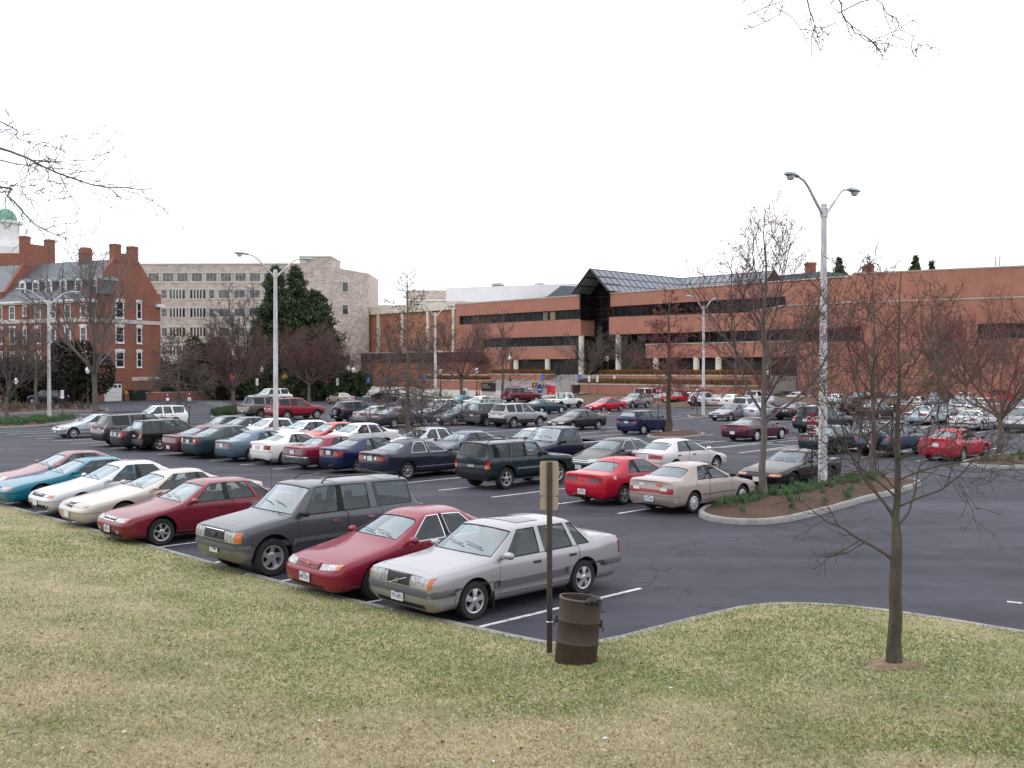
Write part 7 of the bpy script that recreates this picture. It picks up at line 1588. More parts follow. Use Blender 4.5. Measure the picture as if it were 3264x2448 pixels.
# near post with the backs of two tan signs
r = tag(empty('sign_post', post_spot, math.atan2(post_spot.y, post_spot.x) - math.pi/2 + .12), 'brown perforated steel post with tan sign backs beside the rusty barrel', 'sign post')
zt = 2.80 - post_spot.z
f = MB(); f.box(-.038, .038, -.012, -.004, -.2, zt); f.box(-.038, -.026, -.0039, .02, -.2, zt); f.box(.026, .038, -.0039, .02, -.2, zt); f.build('post', M_BROWNP, r)
f = MB()
for k in range(56): f.lathe([(.0065, -.0135), (.0065, -.0125)], 8, c=(0, 0, zt-.03-k*.035), axis='y')
f.build('post_hole', M_SEAM, r)
def rplate(x0, x1, z0, z1, c=.035):
    pts = []
    for cx, cz, a0 in ((x1-c, z1-c, 0), (x0+c, z1-c, 90), (x0+c, z0+c, 180), (x1-c, z0+c, 270)):
        for k in range(5): a = R(a0+22.5*k); pts.append((cx+c*math.cos(a), cz+c*math.sin(a)))
    return MB().prism(pts, .021, .026)
zc_ = lambda v: CAM_H - (v-HZ3)/F3*post_spot.y - post_spot.z
rplate(-.135, .13, zc_(1581), zc_(1470)).build('sign_plate', M_TAN, r); rplate(-.13, .125, zc_(1627), zc_(1584)).build('sign_plate', M_TAN, r)
f = MB(); f.tube([(.043*math.cos(R(30*k)), .03*math.sin(R(30*k))+.004, zc_(1984)) for k in range(13)], .006, 5); f.build('tie_wire', M_CHROME, r)
codes = 'brown parking code signs'
p = Vector((10.28, 34.4, .15)); sign('brown C/G parking code sign with arrow beside the nearest tall lamp', p, TOCAM(p), 2.45, [(2.05, .40, .31, M_SIGNM, 'C/G', M_SIGNW), (1.94, .105, .31, M_SIGNW, 'LINES', M_SIGNT), (1.72, .16, .30, M_SIGNM, 'ARROW', M_SIGNW)], M_BLACK, group=codes)
p = ground(2098, 1394); sign('brown F/S parking code sign in the small stone-edged bed', p, TOCAM(p), 2.95, [(2.62, .36, .27, M_SIGNM, 'F/S', M_SIGNW), (2.40, .2, .27, M_SIGNW, 'LINES', M_SIGNT), (2.05, .12, .24, M_SIGNM, 'ARROW', M_SIGNW)], M_BLACK, group=codes)
p = ground(2222, 1329); sign('brown parking code sign before the far double-armed lamp', p, TOCAM(p), 2.9, [(2.5, .36, .28, M_SIGNM, 'F/S', M_SIGNW), (2.25, .2, .28, M_SIGNW), (2.0, .13, .25, M_SIGNM, 'ARROW', M_SIGNW)], M_BLACK, group=codes)
p = spot(534, 72.5); sign('parking code sign left of the trunk behind the white wagon', p, TOCAM(p), 2.4, [(2.1, .33, .22, M_SIGNM, 'P', M_SIGNW), (1.85, .2, .2, M_SIGNW)], M_BLACK, group=codes)
p = ground(603, 1355); sign('parking code sign with two plates right of the broad bare tree', p, TOCAM(p), 2.4, [(2.1, .35, .24, M_SIGNM, 'P', M_SIGNW), (1.8, .25, .24, M_SIGNW, 'LINES', M_SIGNT), (1.4, .16, .2, M_SIGNM, 'ARROW', M_SIGNW)], M_BLACK, group=codes)
p = ground(198, 1347); sign('parking code sign right of the left tall lamp', p, TOCAM(p), 2.5, [(2.15, .36, .24, M_SIGNW, 'P', M_SIGNR), (1.85, .28, .24, M_SIGNW)], M_BLACK, group=codes)
p = spot(742, 124); sign('red octagonal stop sign among the bare twigs', p, TOCAM(p), 3.6, [(2.85, .75, .75, M_SIGNR, 'STOP', M_SIGNW, 'octagon')], M_BLACK, name='stop_sign')
p = spot(907, 131); sign('yellow diamond warning sign beside the tall middle lamp', p, TOCAM(p), 3.7, [(2.6, 1.05, .78, M_YEL, 'LINES', M_SIGNT, 'diamond')], M_BLACK, name='warning_sign')
for lb, u, D in (('white and red notice on a post before the left dark hedge', 819.5, 127), ('white and red notice on a post before the rounded hedge end', 1075.6, 127), ('white and red notice on a post right of the entrance steps', 1958, 136), ('white notice on a post on the steps', 1904, 136), ('white notice post beside the bare tree on the steps', 1878, 136.5)):
    p = spot(u, D, .3 if u > 1500 else 0); sign(lb, p, TOCAM(p), 3.0, [(2.55, .42, .32, M_SIGNW, 'P', M_SIGNR), (2.1, .4, .32, M_SIGNW, 'LINES', M_SIGNT)], M_BLACK, group='small notices along the kerb')
for lb, u, D in (('blue disabled-parking sign, leftmost, over the small lawn', 1174, 129), ('blue disabled-parking sign right of the leftmost one', 1233, 131), ('blue disabled-parking sign near the lamp before the piers', 1352, 133), ('blue disabled-parking sign beside the mailboxes', 1730, 137), ('blue disabled-parking sign before the lower steps', 1849, 137)):
    p = spot(u, D, .3 if u > 1300 else 0); sign(lb, p, TOCAM(p), 3.1, [(2.35, .75, .38, M_SIGNB, 'CHAIR', M_SIGNW)], M_BLACK, group='blue disabled-parking signs')
# ---- barrel, tilted on the lawn edge
B = tag(empty('trash_barrel', barrel_spot - Vector((0,0,.02))), 'rusty brown steel barrel tilted beside the sign post', 'barrel'); B.rotation_euler = (R(-3), R(5), 0)
M_RUSTB = noise_mat('brown_barrel_paint', [(.3, (.040,.025,.020)), (.6, (.052,.033,.026)), (.8, (.075,.045,.032))], 5, 9, .7, 1.5, [(.3,(.8,.8,.85)),(.7,(1.15,1.1,1.05))])
f = MB(); r_ = .285
pr = [(r_*.98, 0), (r_, .01)]
for z in (.29, .58): pr += [(r_, z-.03), (r_+.006, z-.02), (r_+.013, z), (r_+.006, z+.02), (r_, z+.03)]
pr += [(r_, .86), (r_+.009, .868), (r_+.010, .882), (r_+.002, .89), (r_-.010, .884), (r_-.010, .80), (r_-.012, .25), (.001, .25)]
f.lathe(pr, 40); f.build('drum', M_RUSTB, B, smooth=35)
f = MB(); f.lathe([(r_+.009, .868), (r_+.0115, .876), (r_+.004, .892), (r_-.009, .890)], 40, cap=False); f.build('rim', mat('worn_rim', (.16,.12,.10), .5), B, smooth=50)
for a in (R(-8), R(172)):
    f = MB(); c, s = math.cos(a), math.sin(a); f.box(-.012, .035, -.02, .02, -.05, .05); f.tube([(.02,0,-.03),(.05,0,-.05),(.045,0,-.11)], .008, 5)
    o = f.build('strap_hook', M_BLACK, B); o.location = (r_*c, r_*s, .565); o.rotation_euler = (0, 0, a)
f = MB(); f.tube([(0,0,0),(.06,-.01,.01)], .007, 5); o = f.build('spike', M_RUSTB, B); o.location = (r_*.98, -.03, .72)
bg = bmesh.new(); bmesh.ops.create_icosphere(bg, subdivisions=3, radius=1)
rr = random.Random(5)
for v in bg.verts: v.co = Vector((v.co.x*.13, v.co.y*.06, v.co.z*.05))*(1+rr.uniform(-.22,.22)) + Vector((0,0,-.05*abs(v.co.x)))
me = bpy.data.meshes.new('bag'); bg.to_mesh(me); bg.free(); me.materials.append(mat('black_plastic', (.012,.013,.016), .35)); o = link('bin_bag', me); o.location = barrel_spot + Vector((.25,-.19,.885)); o.rotation_euler = (.3,.1,.6)
tag(o, 'scrap of black plastic bag caught on the barrel rim', 'bag')
# ---- boxes on the pavement by the steps
def pav(u, D): p = ray(u, D); rel = p - MAIN0; y = rel.dot(AX); p.z = max(0.02, min(.9, .02+.88*(y+31)/14.9)); return p
M_NB = mat('box_blue', (.015,.05,.28), .5); M_LB = mat('box_light_blue', (.06,.28,.60), .5); M_BR = mat('box_red', (.55,.02,.03), .5); M_NAVY = mat('mail_blue', (.015,.03,.16), .5)
def box_thing(name, label, u, w, h, m, D=138, kind='news', trim=None, cat='newspaper box'):
    p = pav(u, D); r = tag(empty(name, p, math.atan2(p.y, p.x) - math.pi/2), label, cat, 'boxes lined up on the pavement'); d = w*.8
    if kind == 'news':
        MB().box(-.06, .06, -.06, .06, 0, h*.42).box(-w*.4, w*.4, -d*.35, d*.35, 0, .05).build('pedestal', M_BLACK, r)
        MB().prism([(-w/2, h*.42), (w/2, h*.42), (w/2, h*.96), (w/2-.05, h), (-w/2+.05, h), (-w/2, h*.96)], -d/2, d/2).build('cabinet', m, r); MB().box(-w*.38, w*.38, -d/2-.012, -d/2+.01, h*.62, h*.9).build('door', trim or M_PANE, r)
    elif kind == 'tall':
        MB().box(-w/2, w/2, -d/2, d/2, 0, h*.78).build('cabinet', m, r); MB().box(-w/2+.03, w/2-.03, -d/2-.012, -d/2+.01, h*.12, h*.36).build('door', trim or M_SIGNW, r); MB().box(-w/2+.03, w/2-.03, -d/2-.012, -d/2+.01, h*.5, h*.7).build('poster', trim or M_SIGNW, r)
        MB().box(-w/2-.03, w/2+.03, -d/2, d/2, h*.785, h).build('head_panel', mat('pink_panel', (.55,.35,.45), .5), r)
    elif kind == 'mail':
        pts = [(-w/2, .22), (w/2, .22)] + [(w/2*math.cos(R(18*k)), h-w/2+w/2*math.sin(R(18*k))) for k in range(11)]
        MB().prism(pts, -d/2, d/2).build('body', m, r); MB().box(-w*.3, w*.3, -d/2-.02, -d/2+.01, h*.66, h*.76).build('slot', M_BLACK, r); MB().prism([(-w*.3,h*.42),(w*.3,h*.47),(w*.28,h*.55),(-w*.2,h*.52)], -d/2-.012, -d/2+.01).build('emblem', M_SIGNW, r)
        for x in (-1, 1):
            for y in (-1, 1): MB().box(x*w*.42-.03, x*w*.42+.03, y*d*.4-.03, y*d*.4+.03, 0, .24).build('leg', m, r)
    elif kind == 'drop':
        MB().box(-w/2, w/2, -d/2, d/2, 0, h*.62).build('cabinet', mat('drop_box_grey', (.36,.37,.36), .5), r); MB().box(-w/2-.02, w/2+.02, -d/2-.02, d/2, h*.622, h).build('hood', m, r); MB().prism([(-.1,h*.7),(.1,h*.7),(.13,h*.9),(0,h*.94),(-.13,h*.9)], -d/2-.035, -d/2-.01).build('emblem', trim or M_YEL, r)
    return r
box_thing('newspaper_box', 'tall blue pamphlet rack with pink head panel, leftmost of the boxes', 1645, .62, 1.7, M_NB, kind='tall')
box_thing('newspaper_box', 'small light blue newspaper box beside the tall blue rack', 1658, .45, 1.05, M_LB)
box_thing('newspaper_box', 'white and blue newspaper box on a pedestal', 1667, .75, 1.25, mat('box_pale', (.55,.62,.72), .5), trim=M_LB)
box_thing('newspaper_box', 'dark red newspaper box with white print', 1685, .6, 1.45, mat('box_dark_red', (.20,.015,.025), .5), 138, 'tall', M_SIGNW)
box_thing('parcel_box', 'dark parcel drop box with a yellow shield', 1704, .62, 1.65, mat('parcel_brown', (.03,.02,.008), .5), 138.5, 'drop', M_YEL, 'drop box')
box_thing('mail_box', 'dark blue round-topped mailbox', 1720, .62, 1.5, M_NAVY, 137.5, 'mail', None, 'mailbox')
box_thing('parcel_box', 'navy parcel drop box with orange panel', 1736, .58, 1.35, M_NAVY, 138, 'drop', mat('orange_panel', (.6,.2,.03), .5), 'drop box')
box_thing('newspaper_box', 'left of two bright red newspaper boxes', 1748, .55, 1.6, M_BR, 138, 'tall', M_BR)
box_thing('newspaper_box', 'right of two bright red newspaper boxes', 1763, .6, 1.5, M_BR, 137.5, 'tall', M_BR)
def bin_(label, p, h=.95, r0=.3):
    r = tag(empty('litter_bin', p), label, 'litter bin', 'dark litter bins'); MB().lathe([(r0*.85, 0), (r0, h*.9), (r0+.03, h*.9), (r0+.03, h), (r0-.04, h), (r0-.06, h*.4), (.001, h*.4)], 14).build('drum', M_DARK, r, smooth=40); MB().lathe([(r0+.035, h), (r0+.035, h+.06), (.12, h+.12), (.11, h+.06)], 14).build('lid', M_MULL, r, smooth=40)
bin_('dark litter bin on the pavement behind the white pickup', pav(1836, 137), 1.1, .55); bin_('dark litter bin beside the lamp before the cream piers', spot(1404, 108), .9, .5); bin_('dark litter bin on the plaza at the top of the steps', spot(1777, 152, 3.25), 1.1, .38)
sb = tag(empty('sandwich_board', pav(1481, 137), -.2), 'white folding sandwich board with a dark drawing near the low brick wall', 'sign')
for s in (1, -1): MB().add([(-.42, s*.38, 0), (.42, s*.38, 0), (.42, s*.06, 1.35), (-.42, s*.06, 1.35), (-.42, s*.34, 0), (.42, s*.34, 0), (.42, s*.02, 1.35), (-.42, s*.02, 1.35)], [(0,1,2,3),(4,7,6,5),(0,4,5,1),(1,5,6,2),(2,6,7,3),(3,7,4,0)]).build('panel', M_SIGNW, sb)
MB().add([(-.3,-.36,.2),(.2,-.37,.15),(.28,-.20,.85),(.1,-.14,1.1),(-.05,-.13,1.12),(-.3,-.2,.8)], [(0,1,2,3,4,5)]).build('drawing', M_SIGNT, sb)
ms = tag(empty('monument_sign', pav(1555, 141), math.atan2(RIGHT[1], RIGHT[0])), 'dark name panel on a pale base by the low brick planter', 'sign')
MB().box(-1.25, 1.25, 0, .25, 0, .55).build('base', M_LIME, ms); MB().box(-1.35, 1.35, -.02, .27, .551, 1.75).build('panel', M_MULL, ms); MB().box(-1.1, .0, -.035, -.021, 1.38, 1.5).box(-1.1, .5, -.035, -.021, 1.1, 1.2).build('lettering', mat('pale_letters', (.35,.34,.32), .6), ms)
oc = MB().lathe([(.28,0),(.28,.04),(.18,.05),(.05,.95),(.001,.97)], 14).build('traffic_cone', mat('cone_orange', (.70,.14,.03), .6), smooth=40); oc.location = pav(1528, 140); oc.location.z += 0; tag(oc, 'orange traffic cone against the low brick planter', 'cone')
bk = tag(empty('bicycle', pav(1988, 137), -.5), 'dark bicycle leaning by the plain brick wall', 'bicycle')
for x in (-.5, .5):
    f = MB(); f.tube([(x+.33*math.cos(R(20*k)), 0, .34+.33*math.sin(R(20*k))) for k in range(19)], .02, 5); wl = f.build('wheel', M_BLACK, bk)
f = MB()
for a, b in (((-.5,.34),(-.15,.75)), ((-.15,.75),(.32,.78)), ((.32,.78),(-.05,.34)), ((-.05,.34),(-.5,.34)), ((-.15,.85),(-.05,.34)), ((.30,.95),(.5,.34))): f.tube([(a[0],0,a[1]),(b[0],0,b[1])], .018, 5)
f.tube([(.3,-.25,.98),(.3,.25,.98)], .015, 5); f.build('frame', M_MULL, bk); MB().box(-.27, -.03, -.07, .07, .86, .92).build('saddle', M_BLACK, bk)
# ------------------------------------------------------------------ the parked vehicles
# front row, noses to the lawn
V0 = car('boxy_sedan', 'silver', 'angular silver sedan with sunroof parked nearest the barrel', ('fl', 1505, 1977), '-a')
V1 = car('rounded_sedan', 'crimson', 'maroon sedan in the front row between the grey off-roader and the angular silver sedan', ('fl', 'lot', .2, 2.72), '-a')
V2 = car('explorer', 'graphite', 'grey off-road wagon with roof rack in the front row', ('fl', 863, 1838), '-a')
V3 = car('quarter_sedan', 'maroon', 'maroon sedan with thin whip aerial left of the grey off-roader in the front row', ('fl', 510, 1740), '-a')
V4 = car('long_coupe', 'champagne', 'long beige coupe with slim headlights in the front row', ('fl', 'lot', .3, 13.75), '-a')
V5 = car('galant', 'silver_white', 'white-silver sedan between the beige coupe and the bright blue coupe', ('fl', 'lot', .3, 16.55), '-a')
V6 = car('thunderbird', 'teal', 'bright teal blue coupe in the front row', ('fl', 'lot', .2, 19.4), '-a')
V7 = car('contour', 'burgundy_grey', 'dull burgundy sedan cut by the left edge in the front row', ('fl', 'lot', .8, 22.0), '-a')
# second row, tails to us
C0 = car('corolla', 'beige', 'beige sedan with stickers on its trunk, beside the mulch island', ('rr', 2207.5, 1636), '+a')
C1 = car('cavalier', 'red', 'bright red rounded coupe left of the stickered beige sedan', ('rr', 1987, 1609), '+a')
C2 = car('jeep', 'dark_green', 'boxy dark green off-roader with roof rack behind the tan sign backs', ('rr', 1611, 1560), '+a')
C3 = car('accord', 'navy_grey', 'dark slate sedan with full-width red tail lamps in the second row', ('rr', 1296, 1528.5), '+a')
car('civic_coupe', 'navy', 'navy blue coupe between the slate sedan and the boxy maroon sedan', ('rr', 1142.5, 1508.6), '+a')
car('topaz', 'crimson', 'boxy maroon sedan with chrome bumper in the second row', ('rr', 1031.5, 1496), '+a')
car('mirage', 'white', 'white coupe with triangular tail lamps in the second row', ('rr', 907, 1481.7), '+a')
car('contour', 'light_blue', 'light blue sedan with red light bar across its trunk', ('rr', 801, 1471.5), '+a')
car('camry02', 'sage', 'grey-green sedan left of the light blue sedan', ('rr', 697, 1461), '+a')
car('intrepid', 'wine', 'dark wine sedan between the grey-green sedan and the black wagon', ('rl', 588.5, 1445.5), '+a')
car('forester', 'black', 'black wagon with roof rails and grey bumper in the second row', ('rr', 507, 1437.6), '+a')
car('sedan03', 'charcoal', 'charcoal sedan with trunk spoiler left of the black wagon', ('rl', 410, 1429.7), '+a')
car('grand_cherokee', 'grey', 'grey off-roader near the left end of the second row', ('rl', 354.6, 1418.4), '+a')
car('bmw', 'ice', 'pale silver coupe facing the aisle at the left end of the second row', ('fl', 232.5, 1397), '-a')
# third row, noses towards us behind the second
car('prelude', 'black', 'low black coupe with steel wheels behind the mulch island', ('fl', 2525.8, 1561.7), '-a')
car('accord97', 'pearl', 'pearl silver sedan facing away behind the red coupe', ('fr', 2280, 1503), '+a')
car('civic03', 'gunmetal', 'black sedan facing us behind the red coupe', ('fl', 'lot', 18.5, 12.9), '-a')
car('big_pickup', 'ink_blue', 'dark indigo pickup truck with open bed behind the green off-roader', ('fl', 'lot', 17.8, 15.5), '-a')
car('forester2', 'pink_silver', 'pinkish silver wagon roof showing between the slate sedan and the indigo pickup', ('fl', 'lot', 19.0, 18.0), '-a')
car('alero', 'blue_grey', 'blue-grey sedan facing us behind the slate sedan', ('fl', 'lot', 17.4, 20.8), '-a')
car('jetta', 'silver_white', 'silver-white sedan facing us right of the middle pin oak', ('fl', 'lot', 17.5, 23.6), '-a')
car('jetta', 'white', 'white sedan facing us left of the middle pin oak', ('fl', 'lot', 17.4, 28.8), '-a')
car('saturn', 'scarlet', 'faded red sedan facing us between two white sedans', ('fl', 'lot', 17.6, 31.3), '-a')
car('accord97', 'white', 'white sedan facing us right of the tall middle lamp', ('fl', 'lot', 17.5, 33.8), '-a')
car('quarter_sedan', 'white', 'white sedan facing us behind the pole of the tall middle lamp', ('fl', 'lot', 17.2, 37.0), '-a')
car('alero', 'grey', 'grey sedan facing us two cars left of the tall middle lamp', ('fl', 'lot', 17.1, 39.6), '-a')
car('buick', 'sage', 'boxy grey-green sedan facing us near the shrub island', ('fl', 'lot', 17.2, 42.0), '-a')
car('forester', 'white', 'white wagon with roof rails facing us behind the grey off-roader', ('fl', 'lot', 19.2, 55.8), '-a')
# fourth row and beyond
car('pathfinder', 'dark_red', 'red off-roader with roof rails right of the tall middle lamp', ('fr', 1009, 1335.4), '+a')
car('tahoe', 'tan_grey', 'brown-grey off-roader seen from behind left of the red off-roader', ('rr', 'lot', 32.4, 62.6), '+a')
car('spare_suv', 'dusk_blue', 'dark blue off-roader with a spare wheel on its tailgate', ('rl', 'lot', 34.0, 53.6), '+a')
car('accord97', 'silver', 'silver sedan seen from behind, right of the blue off-roader with spare wheel', ('rl', 'lot', 34.0, 50.4), '+a')
car('accord', 'slate', 'dark slate sedan in the fourth row behind the middle pin oak', ('rr', 1255, 1364), '+a')
car('civic03', 'light_blue', 'pale blue sedan nose to nose with the far slate sedan', ('fl', 1448, 1356), '-a')
car('minivan', 'charcoal', 'dark grey minivan left of the silver off-roader', ('rr', 1550, 1358), '+a')
car('tribute', 'silver', 'silver off-roader with black lower cladding', ('rr', 1636, 1364), '+a')
car('saturn', 'gunmetal', 'dark grey sedan facing left across the aisle from the blue hatchback', ('rl', 1906, 1368), '-a')
car('hatch', 'navy', 'small navy hatchback beside the parking code sign', ('rr', 2050, 1385.4), '+a')
car('coupe_neon', 'plum', 'dark plum coupe in the open bays behind the red-budded tree', ('rr', 2411.6, 1406.8), '+a')
car('mazda626', 'deep_teal', 'dark green sedan behind the nearest tall lamp', ('rr', 2672.7, 1447.5), '+a')
car('tracker', 'steel_blue', 'blue off-roader with spare wheel behind the lawn tree', ('rr', 2853, 1457.5), '+a')
car('sentra', 'red', 'bright red sedan with trunk spoiler at right', ('rr', 3068, 1470), '+a')
car('coupe_neon', 'deep_teal', 'dark teal coupe in front of the white pickup', ('fr', 1788.5, 1317.5), '+a')
car('accord97', 'white', 'white sedan behind the silver off-roader with black cladding', ('rr', 'lot', 58.5, 64.3), '+a')
car('mazda626', 'teal_green', 'teal sedan behind the dark grey minivan', ('rr', 'lot', 59, 67.8), '+a')
car('tahoe', 'maroon_dark', 'big maroon off-roader before the row of boxes', ('fr', 'lot', 79.0, 76.5), '+a', -10)
car('small_pickup', 'white', 'white pickup truck before the steps', ('fr', 1845, 1299.5), '+a')
car('saturn', 'red', 'red sedan facing us left of the silver wagon', ('fl', 1922, 1313), '-a')
car('forester2', 'silver', 'silver wagon with roof rails facing us beyond the blue hatchback', ('rl', 2062.5, 1299.5), '-a')
car('wagoneer', 'white', 'long white off-road wagon before the plain brick wall', ('fr', 'lot', 90.5, 65.0), '+a')
car('small_pickup', 'scarlet', 'red pickup truck behind the tree in the stone-edged bed', ('rr', 2158.5, 1290.4), '+a')
car('coupe_neon', 'white', 'white coupe beyond the red pickup', ('fr', 'lot', 92.0, 60.0), '+a')
car('accord97', 'silver_white', 'white sedan seen from behind, right of the red pickup', ('rl', 2257, 1297), '+a')
car('tracker', 'silver_white', 'white off-roader seen from behind before the far columns', ('rl', 'lot', 80, 53.5), '+a')
car('legacy_old', 'mauve_grey', 'mauve-grey sedan facing us left of the white off-roader tailgate', ('fl', 2327, 1342), '-a')
car('tribute', 'silver_white', 'white off-roader tailgate behind the plum coupe', ('rl', 2345, 1328), '+a')
car('alero', 'ice', 'pale silver sedan behind the trunk of the red-budded tree', ('fr', 2485, 1336), '+a')
car('accord', 'gunmetal', 'dark sedan with orange-red tail lamps left of the nearest tall lamp', ('rl', 2490, 1337), '+a', 0)
car('quarter_sedan', 'white', 'white sedan in the far row left of the nearest tall lamp', ('fr', 2589, 1284), '+a')
car('pathfinder', 'dusk_blue', 'navy off-roader behind the dark green sedan', ('rl', 2556, 1382), '+a')
car('mirage', 'white', 'small white coupe left of the C/G sign', ('rl', 2560, 1346), '+a')
car('tracker', 'black', 'black off-roader right of the nearest tall lamp', ('rl', 2660, 1322), '+a')
car('small_pickup', 'plum', 'dark red pickup far behind the lawn tree', ('rl', 2700, 1296), '+a')
car('rounded_sedan', 'grey', 'large grey-silver sedan facing us behind the lawn tree', ('fl', 3003, 1350), '-a')
car('minivan', 'white', 'white minivan behind the boxy white sedan', ('rl', 3034, 1327), '+a')
car('buick', 'white', 'boxy white sedan with dark bumper strip at right', ('rr', 3127, 1373), '+a')
car('minivan', 'silver_white', 'white van cut by the right edge', ('rl', 3208.7, 1377), '+a')
car('pathfinder', 'scarlet', 'red off-roader far back near the right edge', ('rl', 3155, 1292), '+a')
car('jetta', 'silver', 'silver sedan far back at the right edge', ('rl', 3222, 1281), '+a')
car('galant', 'charcoal', 'charcoal sedan facing us behind the lawn tree trunk', ('fl', 2800, 1322), '-a')
car('contour', 'white', 'white sedan seen from behind just right of the lawn tree trunk', ('rl', 2885, 1306), '+a')
car('minivan', 'tan_grey', 'tan-grey minivan far back before the blank brick wall', ('rl', 2965, 1292), '+a')
car('saturn', 'slate', 'slate sedan far back between two white cars', ('rl', 2478, 1280), '+a')
car('mazda626', 'beige', 'beige sedan parked along the drive before the dark hedge', ('fl', 1049.5, 1287.5), '+b', -8)
car('sedan03', 'black', 'black sedan parked along the drive left of the pin oak', ('fl', 1192, 1279), '+b', -8)
car('hatch', 'silver_white', 'silver hatchback behind the silver sedan near the middle pin oak', ('rr', 'lot', 46, 55), '+a')
car('mirage', 'light_blue', 'pale blue-white coupe seen through the twigs of the middle pin oak', ('fl', 'lot', 42, 51.5), '-a')
car('minivan', 'gunmetal', 'dark minivan facing us seen through pin oak twigs', ('fl', 'lot', 43.5, 48.6), '-a')
car('tahoe', 'white', 'white off-roader on the drive behind the brown-grey one', ('fl', 'lot', 49.5, 92.0), '-a')
car('grand_cherokee', 'dark_green', 'dark green off-roader before the old brick hall', ('fl', 103, 1288), '+b', 28)
for kind, col, lb, u, v in (('contour', 'silver', 'silver sedan deep in the far right rows left of the tall lamp', 2420, 1303), ('jetta', 'white', 'white sedan deep in the far right rows right of the tall lamp', 2636, 1296), ('accord97', 'gunmetal', 'dark sedan half hidden between the tall lamp and the lawn tree', 2745, 1334), ('galant', 'ice', 'pale blue-silver sedan tail right of the lawn tree trunk', 2905, 1352), ('saturn', 'pearl', 'pearl sedan in the far right rows before the red off-roader', 3100, 1312), ('forester', 'slate', 'slate wagon far back behind the lawn tree trunk', 2838, 1291), ('tribute', 'silver_white', 'white off-roader in the far row right of the columns', 2385, 1292), ('camry02', 'white', 'white sedan in the far row near the right brick wall', 3045, 1290), ('forester2', 'dark_red', 'dark red wagon in the far row behind the lawn tree', 2760, 1290), ('sedan03', 'silver', 'silver sedan at the right end of the far rows', 3225, 1318), ('minivan', 'blue_grey', 'blue-grey minivan in the far right rows', 2960, 1318), ('civic03', 'white', 'white sedan by the small island with the far lamp', 2300, 1298)):
    car(kind, col, lb, ('rl', u, v), '+a')
# ---- marks on the nearest vehicles
def face_mark(root, kind, name, verts_faces, m, parent_name=None):
    mb = MB(); mb.add(*verts_faces); return mb.build(name, m, root)
def child(root, name, pred=lambda o: True):
    for c in root.children:
        if c.name.split('.')[0] == name and pred(c): return c
def plate_text(root, txt, front=True, col=None, top=None):
    p, bvh = CARP[root.name] if root.name in CARP else CARP[root_kind[root.name]]
    w = p['W']/2; xf = p['wb']/2+p['fo']; xt = xf-p['L']
    pl = [c for c in root.children if c.name.startswith('licence_plate')]
    f = lambda c: sum(v.co.x for v in c.data.vertices)/8
    c = max(pl, key=f) if front else min(pl, key=f); xs = [v.co.x for v in c.data.vertices]; zs = [v.co.z for v in c.data.vertices]; z = (min(zs)+max(zs))/2
    x = max(xs)+.002 if front else min(xs)-.002
    lettering('plate_number', txt, .105, M_PLINK, c, (x, 0, z-.012), (R(90), 0, R(90 if front else -90)), .001, .62)
    lettering('plate_heading', top or 'VIRGINIA', .035, M_PLINK, c, (x, 0, z+.055), (R(90), 0, R(90 if front else -90)), .001, .8)
root_kind = {V0.name: 'boxy_sedan', V1.name: 'rounded_sedan', V2.name: 'explorer', V3.name: 'quarter_sedan', V4.name: 'long_coupe', V5.name: 'galant', C0.name: 'corolla', C1.name: 'cavalier', C2.name: 'jeep', C3.name: 'accord'}
plate_text(V0, 'YVU-6821'); plate_text(V1, 'IWY-5797'); plate_text(V2, 'VT 4096'); plate_text(V3, 'JRB 318'); plate_text(C1, 'XUP-7531', False); plate_text(C0, '2753 A8K', False); plate_text(C2, 'YRA-7627', False)
def bvh_of(r): return CARP[root_kind[r.name]][1]
def emblem(root, y, z, shape, m, s, front=True, parent='grille'):
    bvh = bvh_of(root); h = bvh.ray_cast(Vector((5 if front else -6, y, z)), Vector((-1 if front else 1, 0, 0)))[0]; x = h.x + (.03 if front else -.012); d = 1 if front else -1; mb = MB()
    if shape == 'oval': mb.tube([(x, y+s*math.cos(R(22.5*k)), z+s*.62*math.sin(R(22.5*k))) for k in range(17)], s*.10, 5)
    if shape == 'three_ovals':
        mb.tube([(x, y+s*math.cos(R(22.5*k)), z+s*.68*math.sin(R(22.5*k))) for k in range(17)], s*.09, 5); mb.tube([(x, y+s*.34*math.cos(R(22.5*k)), z+s*.62*math.sin(R(22.5*k))) for k in range(17)], s*.09, 5); mb.tube([(x, y+s*.72*math.cos(R(22.5*k)), z+s*.3+s*.30*math.sin(R(22.5*k))) for k in range(17)], s*.08, 5)
    if shape == 'slash': mb.tube([(x-.006, y-.23, z-.07), (x-.012, y+.23, z+.07)], .0045, 4); mb.box(x-.01, x+.004, y-.03, y+.03, z-.03, z+.03)
    if shape == 'bar': mb.box(x, x+.01, y-.02, y+.02, z-.05, z+.05)
    if shape == 'filled_oval': mb.lathe([(.001, x), (s, x), (s*.9, x+.008*d), (.001, x+.01*d)], 18, axis='x', c=(0,y,z)); mb.v = [(a, b, z+(c-z)*.45) for a, b, c in mb.v]
    g = child(root, parent) if parent else root
    return mb.build('emblem', m, g or root)
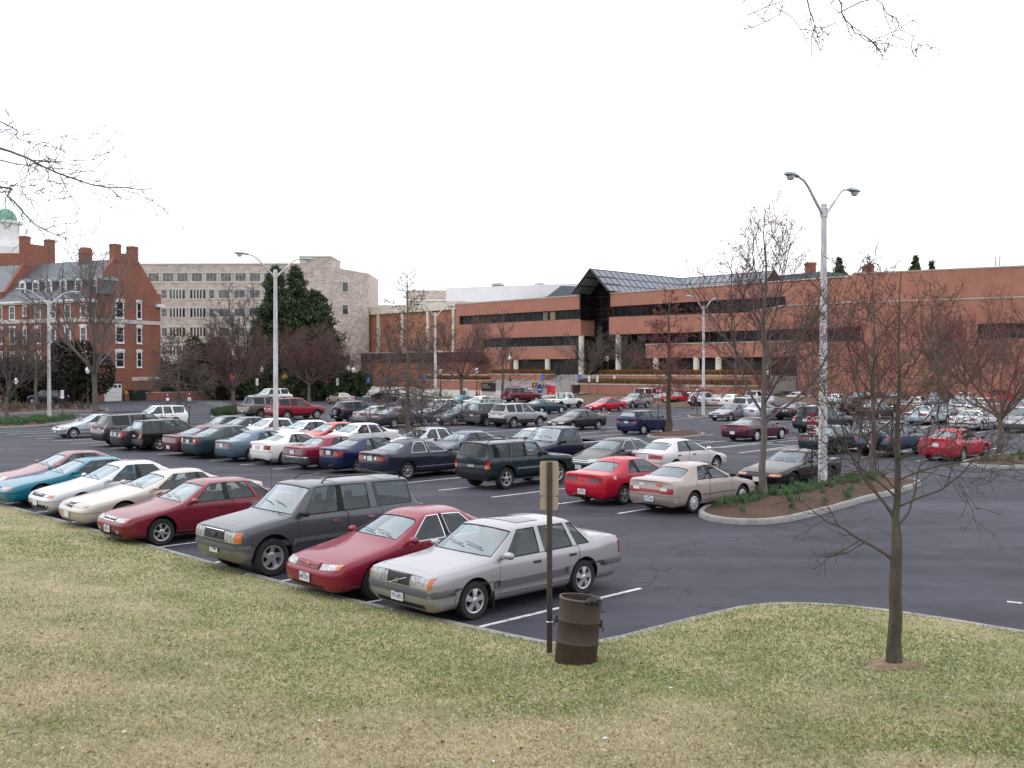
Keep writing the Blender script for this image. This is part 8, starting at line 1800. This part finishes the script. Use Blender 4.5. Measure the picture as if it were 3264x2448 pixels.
emblem(V0, 0, .67, 'slash', M_CHROME, .1); emblem(V1, 0, .635, 'three_ovals', mat('gold_emblem', (.55,.40,.12), .3, .8), .06); emblem(V2, 0, .84, 'filled_oval', mat('emblem_navy', (.02,.03,.12), .3), .10); emblem(V3, 0, .635, 'oval', M_CHROME, .05); emblem(V4, 0, .62, 'bar', M_CHROME, .04)
emblem(C1, .0, .74, 'oval', M_DARK, .045, False, None); emblem(C3, 0, .93, 'oval', M_CHROME, .05, False, None)
# sunroof, badge and mud flaps on the silver sedan
bvh = bvh_of(V0)
skin('sunroof', bvh, [(-.55, -.42), (-.02, -.42), (-.02, .42), (-.55, .42)], 'top', M_TINT if False else mat('sunroof_glass', (.05,.05,.06), .08, 0, .7), V0, (6, 8), .008)
for s in (1, -1): skin('badge', bvh, [(.86,.66),(.98,.66),(.98,.70),(.86,.70)], 'left' if s > 0 else 'right', M_CHROME, V0, (2,1), .008)
for s in (1, -1): MB().box(1.33-.40, 1.33-.385, s*.80-.11, s*.80+.09, .12, .42).build('mud_flap', M_DARK, V0)
MB().tube([(-1.9, -.5, 1.0), (-2.25, -.55, 1.55)], .006, 4).build('aerial', M_DARK, V0)
MB().tube([(-1.62, .72, .95), (-1.62, .72, 1.85)], .005, 4).build('aerial', M_DARK, V3)
MB().tube([(-1.62, -.66, .95), (-1.70, -.68, 1.75)], .006, 4).build('aerial', M_DARK, C1)
# stickers on the beige sedan's trunk, decal on the red coupe
bc = bvh_of(C0)
skin('sticker', bc, [(.62,.80),(.48,.80),(.48,.86),(.62,.86)], 'rear', mat('sticker_grey', (.30,.34,.36), .6), C0, (2,2), .008); skin('sticker', bc, [(.40,.80),(.22,.80),(.22,.86),(.40,.86)], 'rear', mat('sticker_white', (.62,.60,.60), .6), C0, (2,2), .008); skin('sticker', bc, [(-.22,.79),(-.42,.79),(-.42,.87),(-.22,.87)], 'rear', mat('sticker_orange', (.50,.10,.03), .6), C0, (2,2), .008)
skin('sticker', bvh_of(C1), [(-1.86,.80),(-1.74,.80),(-1.74,.90),(-1.86,.90)], 'right', mat('sticker_cream', (.60,.42,.30), .6), C1, (2,2), .008)
skin('brake_lamp', bvh_of(C2), [(-.09,1.50),(.09,1.50),(.09,1.535),(-.09,1.535)], 'rear', M_RED, C2, (3,1), .012)
